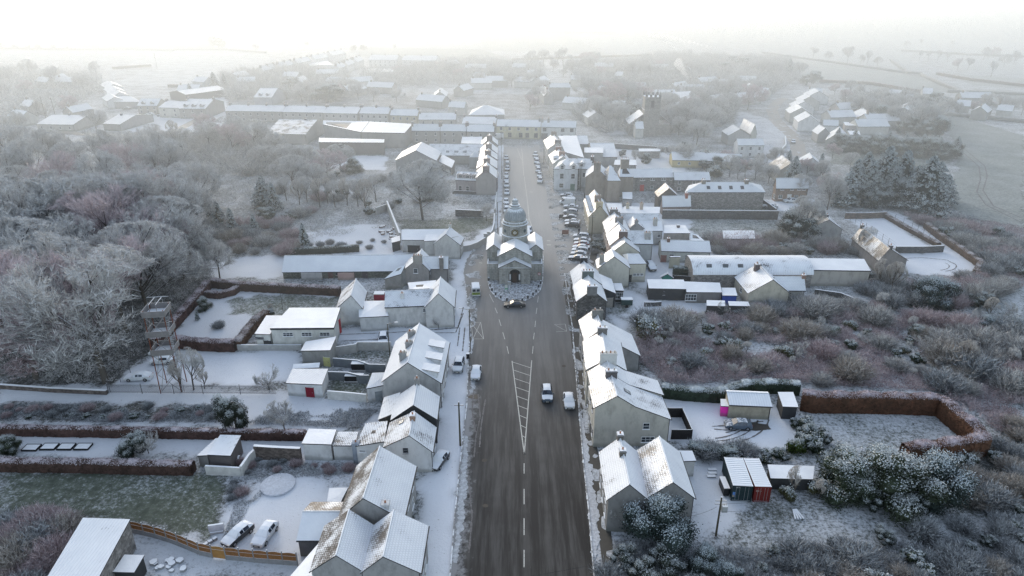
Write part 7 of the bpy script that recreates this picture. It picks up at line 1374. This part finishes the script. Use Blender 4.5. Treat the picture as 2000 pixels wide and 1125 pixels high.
for i, (x, y, c_, k) in enumerate([(989,311,'dark','hatch'),(991,322,'silver','suv'),(991,332,'dark','hatch'),(989,345,'grey','hatch'),(989,354,'dark','hatch'),(989.7,365,'silver','suv'),(990,379,'silver','hatch'),(988.5,397,'grey','hatch'),(989.7,405,'white','hatch'),(989.7,414,'silver','suv')]):
    car(k, c_, .8, x, y, 89 if i != 1 else -91, ['farthest','second farthest','third farthest','fourth farthest','fifth farthest','middle pale','lower middle silver','third nearest grey','white second nearest','nearest silver'][i] + ' car parked along the left kerb of the street behind the dome', 'cars along the left kerb of the street')
for i, (x, y, c_, k) in enumerate([(1045.6,304,'grey','hatch'),(1048,310,'silver','hatch'),(1048.7,319,'silver','suv'),(1051,326,'silver','hatch'),(1051.7,336,'grey','suv'),(1054,345,'silver','hatch'),(1055,356,'white','suv')]):
    car(k, c_, .8, x, y, 82, ['farthest','second','third','fourth','fifth','sixth','nearest white'][i] + ' car parked along the right kerb near the quoined house', 'cars along the right kerb of the street')
car('hatch', 'blue', .6, 1033, 453, 85, 'blue car just visible behind the right side of the domed tower'); car('suv', 'dark', 1.0, 1271, 525, 95, 'snow roofed dark car in the yard right of the cream annex'); car('van', 'white', .9, 973, 271, 0, 'white van turning at the far end of the street'); car('hatch', 'dark', .7, 1549, 279, 70, 'dark car on the winding far road')
car('saloon', 'white', .9, 1544, 395, 5, 'white car in front of the brick and stone house'); car('saloon', 'silver', .9, 1504, 406, -20, 'snow covered car by the gate left of the brick and stone house'); car('saloon', 'white', 1.0, 293, 225, 0, 'snow covered car at the misty corner in the upper left'); car('hatch', 'silver', .9, 315, 227, 10, 'second snowy car at the misty corner in the upper left'); car('saloon', 'dark', .8, 248, 214, 0, 'dark car under trees near the hipped bungalow')
for k, v in CARP.items():
    if not v[1]: bpy.data.objects.remove(v[0])
# ------------------------------------------------------------------ lattice training tower
c = P(340, 757); t = thing('training_tower', 'tall rusty steel drill tower with three boarded platforms standing behind the palisade fence', 'tower', (c.x, c.y, 0), math.radians(8))
RUST = solid((.20,.075,.045), .7, .3); GRY = solid((.30,.30,.31), .6, .7); w2 = 1.5
for x in (-w2, w2):
    for y in (-w2, w2): MB().tube((x*1.1, y*1.1, 0), (x, y, 15.4), .08, .07, 6).build('leg', RUST, t)
for z in (7.2, 10.6, 14.2):
    m = MB().box(-1.7, 1.7, -1.7, 1.7, z, z + .1); p_ = m.build('platform', GRY, t); m = MB()
    for a0, a1, b0, b1 in ((-1.75, 1.75, -1.78, -1.74), (-1.75, 1.75, 1.74, 1.78), (-1.78, -1.741, -1.73, 1.73), (1.741, 1.78, -1.73, 1.73)): m.box(a0, a1, b0, b1, z + .12, z + 1.1)
    m.build('guard_board', solid((.24,.23,.23), .7, .3), p_)
m = MB()
for z0, z1 in ((.3, 3.6), (3.7, 7.1), (7.4, 10.5), (10.8, 14.1)):
    for y in (-w2, w2): m.tube((-w2, y, z0), (w2, y, z1), .05, .05, 5).tube((w2, y, z0), (-w2, y, z1), .05, .05, 5)
    for x in (-w2, w2): m.tube((x, -w2, z0), (x, w2, z1), .05, .05, 5)
m.build('brace', solid((.34,.33,.33), .6, .5), t)
m = MB()
for x in (-.6, .5): m.tube((x, -1.2, 16.2), (x, 1.9, 16.2), .06).tube((x, 1.9, 14.5), (x, 1.9, 16.2), .06).tube((x, -1.2, 14.5), (x, -1.2, 16.2), .06)
m.tube((-1.8, 1.9, 16.25), (1.6, 1.9, 16.25), .06); m.build('hoist_frame', GRY, t)
m = MB(); 
for x in (1.75, 2.15): m.tube((x, -1.7, .1), (x, -1.7, 14.4), .03, .03, 5)
for k in range(44): m.tube((1.75, -1.7, .4 + k*.32), (2.15, -1.7, .4 + k*.32), .02, .02, 4)
m.build('ladder', GRY, t)
# ------------------------------------------------------------------ poles, wires, small things
PM = solid((.09,.08,.055), .9, .4)
def pole(x, y, h, label, arms=1, lamp=False, r0=.15, mat=None):
    c = P(x, y); o = thing('telegraph_pole' if not lamp else 'street_lamp', label, 'pole', (c.x, c.y, 0)); MB().tube((0,0,-.2), (0,0,h), r0, r0*.7, 8).build('shaft', mat or PM, o)
    if lamp: a = MB().tube((0,0,h-.1), (1.5*lamp,0,h+.25), .05,.05,6).build('arm', mat or PM, o); MB().box(min(1.3*lamp,1.95*lamp), max(1.3*lamp,1.95*lamp), -.12,.12,h+.2,h+.32).build('lamp_head', solid((.4,.4,.4),.4,.8), o)
    else:
        for k in range(arms): MB().box(-.7,.7,-.05,.05,h-.6-k*.5,h-.5-k*.5).build('crossarm', PM, o)
    return o
pole(899, 870, 7.7, 'brown telegraph pole rising from the snowy left pavement', 1); pole(1398, 1047, 6.2, 'telegraph pole with a grey transformer in the rough ground right of the double house', 2)
tr = [o for o in COL.objects if o.name.startswith('telegraph_pole')][1]; q = MB().box(.2,.85,-.3,.3,4.0,4.9).build('transformer', solid((.35,.37,.38),.5,.5), tr)
for k in range(3): MB().tube((.3+.2*k,0,4.9),(.3+.2*k,0,5.2),.05,.03,6).build('insulator', solid((.3,.3,.3),.4,0), q)
pole(918, 668, 7.0, 'dark street pole on the left kerb beside the crossed box marking', 0, -1, .1); pole(762, 700, 7.2, 'dark lamp column in the yard behind the terrace', 0, 1, .1); pole(882, 505, 5.6, 'grey street lamp on the bend in front of the white park house', 0, 1, .09); pole(972, 452, 8.5, 'tall dark lamp column beside the park railings left of the dome', 0, 1, .1)
pole(1155, 480, 8.5, 'dark pole in front of the cream terrace beside the lower angled row', 1, 0, .12); pole(1160, 452, 7.0, 'second thinner pole behind the cream terrace forecourt', 0, 0, .1); pole(1143, 660, 6.0, 'short dark pole against the large white roofed house', 0, 0, .1); pole(1133, 373, 9, 'dark lamp column at the corner by the quoined house', 0, -1, .1); pole(979, 300, 9, 'lamp column far up the left side of the street', 0, 1, .1); pole(980, 350, 9, 'lamp column half way up the left side of the street', 0, 1, .1); pole(1062, 322, 9, 'lamp column on the right kerb of the street', 0, -1, .1); pole(90, 232, 11, 'leaning telegraph pole beside the lane at far left', 1); pole(108, 226, 9, 'shorter telegraph pole beside the lane at far left', 1); pole(307, 135, 12, 'lone pole in the white field at upper left', 1); pole(553, 608, 5, 'thin aerial mast in the walled garden', 0, 0, .05)
pole(1199, 1028, 3.4, 'short dark post beside the double house path', 0, 0, .1); pole(1600, 612, 2.5, 'thin garden post in the scrub below the bungalow', 0, 0, .06)
def wire(label, a, b, sag=.8):
    A = P(*a); B = P(*b); m = MB(); n = 12; q = [A.lerp(B, k/n) - Vector((0,0,4*sag*(k/n)*(1-k/n))) for k in range(n+1)]
    for k in range(n): m.tube(q[k], q[k+1], .018, .018, 4, cap=False)
    tag(m.build('cable', BLK), label, 'cable')
wire('upper of two thin cables crossing in front of the large evergreen', (1400,985,6), (1920,925,6)); wire('lower of two thin cables crossing in front of the large evergreen', (1402,1000,5.2), (1960,945,5.2)); wire('thin cable from the transformer pole down to the double house', (1400,990,5.6), (1335,1010,4.8), .3); wire('overhead cable crossing the bottom of the road', (740,1160,7.2), (1175,1100,6.5), .5)
def thingbox(name, label, cat, x, y, rz, parts):
    c = P(x, y); o = thing(name, label, cat, (c.x, c.y, 0), math.radians(rz))
    for nm, bx, mt in parts: MB().box(*bx).build(nm, mt, o)
    return o
thingbox('wheelie_bin', 'black wheelie bin standing at the kerb beside the silver people carrier', 'bin', 914, 700, 0, [('body', (-.28,.28,-.3,.3,.08,1.0), BLK), ('lid', (-.31,.31,-.34,.34,1.0,1.1), solid((.03,.03,.03),.5,.8)), ('wheel', (-.25,.25,.28,.36,0,.2), TYRE)])
thingbox('sandwich_board', 'rusty brown sandwich board standing between the two angled car rows', 'sign', 1104, 459, 0, [('board', (-.9,.9,-.05,.05,.25,1.5), solid((.2,.09,.06),.7,.3)), ('leg', (-.85,-.75,-.4,.4,0,.3), BLK), ('leg', (.75,.85,-.4,.4,0,.3), BLK)])
thingbox('sandwich_board', 'dark sandwich board left of the upper angled car row', 'sign', 1096, 428, 0, [('board', (-.6,.6,-.05,.05,.25,1.4), BLK), ('leg', (-.55,-.45,-.4,.4,0,.3), BLK), ('leg', (.45,.55,-.4,.4,0,.3), BLK)])
thingbox('trailer', 'dark covered trailer in the snowy garden behind the dark stone house', 'trailer', 1223, 598, 0, [('body', (-1.2,1.2,-.7,.7,.5,1.7), solid((.03,.07,.07),.6,0)), ('cover', (-1.25,1.25,-.75,.75,1.705,1.85), solid((.25,.3,.3),.7,1.)), ('wheel', (-.3,.3,-.82,-.71,0,.6), TYRE), ('drawbar', (-2.2,-1.21,-.05,.05,.5,.6), BLK)])
thingbox('hopper', 'small red and white box van body parked behind the long white rear wing', 'box', 742, 586, 0, [('body', (-1.1,1.1,-.8,.8,.2,1.6), solid((.3,.02,.05),.5,0)), ('lid', (-1.15,1.15,-.85,.85,1.605,1.8), solid((.6,.6,.6),.6,1.))])
thingbox('oil_tank', 'black snow topped oil tank in front of the upper wavy wall', 'tank', 701, 723, 0, [('body', (-1.2,1.2,-.5,.5,.3,1.5), BLK), ('lid', (-1.2,1.2,-.5,.5,1.503,1.6), SNOWM), ('plinth', (-1.3,1.3,-.6,.6,0,.295), GRY)]); thingbox('oil_tank', 'black snow topped oil tank inside the lowest back yard', 'tank', 693, 744, 0, [('body', (-1.6,1.6,-.5,.5,.2,1.2), BLK), ('lid', (-1.6,1.6,-.5,.5,1.203,1.3), SNOWM), ('plinth', (-1.7,1.7,-.6,.6,0,.195), GRY)])
thingbox('rack', 'dark stacked wheelie bins against the green container side', 'bins', 1413, 958, 0, [('body', (-.35,.35,-1.2,1.2,.1,1.3), BLK), ('lid', (-.4,.4,-1.25,1.25,1.303,1.4), solid((.2,.2,.2),.6,.8))])
for i, (x, y) in enumerate([(462,862),(496,868)]): pass
# raised beds, ring of the round feature, beams, cylinder tank
for i, (x, y) in enumerate([(62,876),(97,874),(130,874),(163,874)]):
    o = thingbox('raised_bed', ['first raised bed from the left, netted, in the strip garden','second raised bed from the left, leafy, in the strip garden','third raised bed from the left, snow filled, in the strip garden','fourth raised bed from the left, snow filled, in the strip garden'][i], 'raised bed', x, y, 0, [('board', (-1.1,1.1,-.75,-.68,0,.3), BLK), ('board', (-1.1,1.1,.68,.75,0,.3), BLK), ('board', (-1.1,-1.04,-.675,.675,0,.3), BLK), ('board', (1.04,1.1,-.675,.675,0,.3), BLK), ('soil', (-1.03,1.03,-.67,.67,0,.24), SNOWM if i > 1 else solid((.16,.18,.15),.9,.5))])
c = P(543, 948); tp = MB().lathe((c.x, c.y), [(2.35, .02), (2.35, .25), (2.25, .28), (1.2, .42), (.1, .46)], 32).build('trampoline_pit', solid((.62,.65,.71),.9,0,.2,0,.25,3.)); tag(tp, 'low round snow covered disc in the back yard', 'ground trampoline')
for k in range(4): o = thingbox('beam', 'pale snow dusted beam leaning in the fan of planks below the yellowish shrubs', 'plank', 1551 + k * 3.5, 1006, (k - 1.5) * 7, [('plank', (-.09,.09,-.9,.9,.05 + .03 * k,.2 + .03 * k), SNOWM)]); o['group'] = 'fan of pale planks'
R2 = random.Random(4)
for k in range(26):
    x, y = R2.uniform(742, 776), R2.uniform(440, 470); c = P(x, y); s_ = R2.uniform(.3, .8)
    m = MB().prism([(s_*math.cos(a)*R2.uniform(.7,1), s_*math.sin(a)*R2.uniform(.7,1)) for a in [j*1.05 for j in range(6)]], 0, s_*.7); o = m.build('rubble_block', solid(R2.choice([(.25,.2,.18),(.3,.3,.3),(.16,.12,.11)]),.9,.8)); o.location = c; tag(o, 'snow dusted block in the rubble heap against the tall pale wall', 'rubble', 'rubble heap by the tall pale wall')
for k in range(16):
    x, y = R2.uniform(295, 360), R2.uniform(1095, 1120); c = P(x, y); s_ = R2.uniform(.25, .55); m = MB().prism([(s_*math.cos(a)*R2.uniform(.7,1), s_*math.sin(a)*R2.uniform(.7,1)) for a in [j*1.05 for j in range(6)]], 0, s_*.7); o = m.build('boulder', solid((.3,.31,.33),.9,1.)); o.location = c; tag(o, 'snow capped boulder in the pile right of the small black shed', 'boulder', 'boulder pile by the black shed')
for k, (x, y) in enumerate([(1391,918),(1391,925),(1389,931)]):
    o = thingbox('pallet', 'snowy pallet slab on the ground left of the green container', 'pallet', x, y, 0, [('deck', (-.6,.6,-.25,.25,.1,.2), SNOWM), ('runner', (-.6,.6,-.2,-.1,0,.095), BLK), ('runner', (-.6,.6,.1,.2,0,.095), BLK)]); o['group'] = 'pallets left of the container'
thingbox('mattress', 'pale folded sheet propped at the edge of the green field near the parked cars', 'sheet', 424, 1040, 12, [('panel', (-.9,.9,-.1,.15,.3,1.3), solid((.6,.6,.65),.7,.6)), ('foot', (-.8,.8,-.3,.4,0,.29), solid((.5,.5,.52),.8,.8))])
thingbox('bench_row', 'row of snowy blocks leading to the propped pale sheet', 'blocks', 412, 1060, 50, [('block', (-.9,-.4,-.2,.2,0,.4), GRY), ('block', (-.3,.2,-.2,.2,0,.4), GRY), ('block', (.3,.8,-.2,.2,0,.4), GRY)])
c = P(275/2.92+360, 893); 
o = thing('barrel', 'snow covered barrel lying inside the white corner wall', 'barrel', P(463, 900)); MB().tube((-.5,0,.45),(.5,0,.45),.45,.45,14).build('drum', solid((.3,.3,.32),.6,1.1), o); MB().tube((-.52,0,.45),(-.5,0,.45),.3,.3,14).build('lid', GRY, o)
# frosted garden of the cream terrace forecourt
grove([(1166,487,2.2,'e3'),(1170,480,2.4,'e3'),(1180,490,2,'e3'),(1163,495,1.4,'t3')], 'evergreen_bush', 'dark shrub in the small forecourt before the cream terrace', 'forecourt shrubs', 'bush')
def person(x, y, label, col):
    """small standing figure grown as one skin along a skeleton"""
    me = bpy.data.meshes.new('person'); pts = [(0,0,.95),(0,0,1.2),(0,0,1.42),(0,0,1.52),(0,.0,1.66),(.1,0,.9),(.12,-.02,.5),(.12,0,.08),(.12,-.14,.04),(-.1,0,.9),(-.12,.05,.5),(-.12,.1,.08),(-.12,-.04,.04),(.19,0,1.4),(.25,.02,1.12),(.24,-.08,.88),(-.19,0,1.4),(-.25,.02,1.12),(-.24,-.08,.88)]
    ed = [(0,1),(1,2),(2,3),(3,4),(0,5),(5,6),(6,7),(7,8),(0,9),(9,10),(10,11),(11,12),(2,13),(13,14),(14,15),(2,16),(16,17),(17,18)]; me.from_pydata(pts, ed, []); o = bpy.data.objects.new('person', me); COL.objects.link(o)
    sk = o.modifiers.new('skin', 'SKIN'); rad = [.16,.17,.15,.06,.11,.1,.07,.05,.045,.1,.07,.05,.045,.08,.05,.04,.08,.05,.04]
    for v, r_ in zip(me.skin_vertices[0].data, rad): v.radius = (r_, r_)
    me.skin_vertices[0].data[0].use_root = True; o.modifiers.new('sub', 'SUBSURF').levels = 1; me.materials.append(solid(col, .8, 0)); o.location = P(x, y); return tag(o, label, 'person')
person(1130.5, 457, 'person in dark coat standing above the lower angled row of cars', (.02,.02,.025))
# chimney smoke and steam in the mist
def plume(x, y, z, px_dir, n, r0, r1, label, seed):
    c = P(x, y); r = random.Random(seed); m = MB(); V = []
    for k in range(n):
        t = k / (n - 1); rr = r0 + (r1 - r0) * t; q = (c.x + px_dir * t * 8 + r.uniform(-1, 1) * rr * .35, c.y + r.uniform(-1, 1), z + t * r1 * 4)
        m.lathe((q[0], q[1]), [(max(.01, rr * math.sin(math.pi * j / 7)), q[2] - rr * math.cos(math.pi * j / 7)) for j in range(1, 8)], 10)
    s = N('smoke'); s.t.nodes.clear(); out = s.n('ShaderNodeOutputMaterial'); v = s.n('ShaderNodeVolumePrincipled'); v.inputs['Color'].default_value = (1,1,1,1); v.inputs['Density'].default_value = .22; v.inputs['Anisotropy'].default_value = .3
    s.l(v.outputs[0], out.inputs['Volume']); o = m.build('smoke_plume', s.m); tag(o, label, 'smoke')
plume(1342, 165, 4, -1, 12, .9, 2.6, 'small white smoke puff over the trees right of the church', 1); plume(1320, 108, 5, -2, 16, .9, 3.2, 'left hand bright steam column high in the mist', 2); plume(1396, 104, 5, -8, 16, .9, 3.2, 'right hand slanting bright steam column high in the mist', 3)
# ------------------------------------------------------------------ light, sky and mist
AZ, EL = math.radians(19), math.radians(11)
sd = Vector((-math.sin(AZ) * math.cos(EL), math.cos(AZ) * math.cos(EL), math.sin(EL)))
L = bpy.data.lights.new('sun', 'SUN'); lo = bpy.data.objects.new('sun', L); COL.objects.link(lo); L.energy = SUN_E; L.angle = math.radians(9); L.color = (1, .94, .86)
lo.rotation_euler = (-sd).to_track_quat('-Z', 'Y').to_euler()
w = bpy.data.worlds.new('World'); S.world = w; w.use_nodes = True; nt = w.node_tree; nt.nodes.clear()
o_ = nt.nodes.new('ShaderNodeOutputWorld'); bg = nt.nodes.new('ShaderNodeBackground'); sk = nt.nodes.new('ShaderNodeTexSky'); sk.sky_type = 'NISHITA'; sk.sun_disc = False
sk.sun_elevation = EL; sk.sun_rotation = -AZ; sk.air_density = 1.0; sk.dust_density = 2.5; sk.ozone_density = 1.5
bg.inputs[1].default_value = SKY_E; hs = nt.nodes.new('ShaderNodeHueSaturation'); hs.inputs['Saturation'].default_value = .62; nt.links.new(sk.outputs[0], hs.inputs['Color']); nt.links.new(hs.outputs[0], bg.inputs[0]); nt.links.new(bg.outputs[0], o_.inputs[0])
def mist(name, prof, x0, x1, dens, g, label, em=0.0, ec=(1, 1, 1), al=(.97, .985, 1)):
    """prof: list of (y, z top) seen from the side; a closed body of fog lying on the ground"""
    V = []; n = len(prof)
    for x in (x0, x1): V += [(x, y, z) for y, z in prof] + [(x, y, -5) for y, z in prof]
    Fs = [(i, i + 1, 2*n + i + 1, 2*n + i) for i in range(n - 1)] + [(n + i, 3*n + i, 3*n + i + 1, n + i + 1) for i in range(n - 1)] + [(0, 2*n, 3*n, n), (n-1, 2*n-1, 4*n-1, 3*n-1)]
    for b_ in (0, 2*n): Fs += [(b_ + i, b_ + n + i, b_ + n + i + 1, b_ + i + 1) for i in range(n - 1)]
    s = N(name); s.t.nodes.clear(); out = s.n('ShaderNodeOutputMaterial'); v = s.n('ShaderNodeVolumePrincipled'); v.inputs['Color'].default_value = (*al, 1); v.inputs['Density'].default_value = dens; v.inputs['Anisotropy'].default_value = g
    v.inputs['Emission Strength'].default_value = em; v.inputs['Emission Color'].default_value = (*ec, 1)  # faint glow put into the fog to stand for multiple scattering
    s.l(v.outputs[0], out.inputs['Volume']); o = meshobj(name, V, Fs, s.m); bm = bmesh.new(); bm.from_mesh(o.data); bmesh.ops.recalc_face_normals(bm, faces=bm.faces[:]); bm.to_mesh(o.data); bm.free()
    return tag(o, label, 'mist', None, 'stuff')
BGH = [(860,175),(845,185),(700,150),(690,165),(655,150),(640,135),(585,150),(570,140),(745,160),(905,165),(940,152),(970,148),(1055,150),(1030,150),(1130,190),(1160,215),(1245,190),(1290,175),(1325,160),(1350,165),(1380,150),(1395,185),(1415,200),(1455,180),(1470,165),(1450,148),(480,150),(465,140),(395,150),(370,165),(150,205),(60,195),(40,215),(1690,215),(1700,232),(1720,222),(1770,205),(1650,200),(1640,215),(1920,205),(1905,180),(1290,125),(1340,128),(1230,128),(1180,122),(880,118),(845,112),(130,150),(110,145),(88,150)]
for i, (x, y) in enumerate(BGH):
    r_ = random.Random(i); a_ = r_.uniform(-.6, .6) + (0 if i % 3 else 1.2); c_ = P(x, y, 6.5); d_ = Vector((math.cos(a_), math.sin(a_), 0)) * r_.uniform(5, 9)
    def pix(v): zc = v.y * CS - (v.z - H) * SN; yc = v.y * SN + (v.z - H) * CS; return (1000 + F * v.x / zc, 562.5 - F * yc / zc)
    n_ = Vector((-math.sin(a_), math.cos(a_), 0)) * (-r_.uniform(3.2, 4.5)); e_ = c_ + n_; e_.z = 4.0
    gable('house', 'small snowy roofed house half lost among misty trees', 'house', pix(c_ - d_), pix(c_ + d_), 6.5, 4.0, pix(e_), wall=r_.choice([(.48,.48,.46), (.3,.3,.29), (.4,.37,.34)]), ch=[(.1, 0, .8, .8, .8, 1, (.28,.25,.22))], group='small houses lost in the mist')
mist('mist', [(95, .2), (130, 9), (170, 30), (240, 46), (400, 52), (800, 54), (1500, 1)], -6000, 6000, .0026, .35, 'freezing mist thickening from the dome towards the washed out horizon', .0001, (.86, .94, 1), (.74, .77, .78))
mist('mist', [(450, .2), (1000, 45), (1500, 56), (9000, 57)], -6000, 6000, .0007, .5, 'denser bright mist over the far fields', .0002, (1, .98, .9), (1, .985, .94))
S.cycles.use_denoising = True; S.cycles.denoising_prefilter = 'NONE'
S.cycles.max_bounces = 6; S.cycles.volume_bounces = 1; S.cycles.diffuse_bounces = 2; S.cycles.glossy_bounces = 2; S.cycles.transparent_max_bounces = 8
S.cycles.sample_clamp_indirect = 4
S.view_settings.view_transform = 'Standard'; S.view_settings.look = 'None'; S.view_settings.exposure = 0
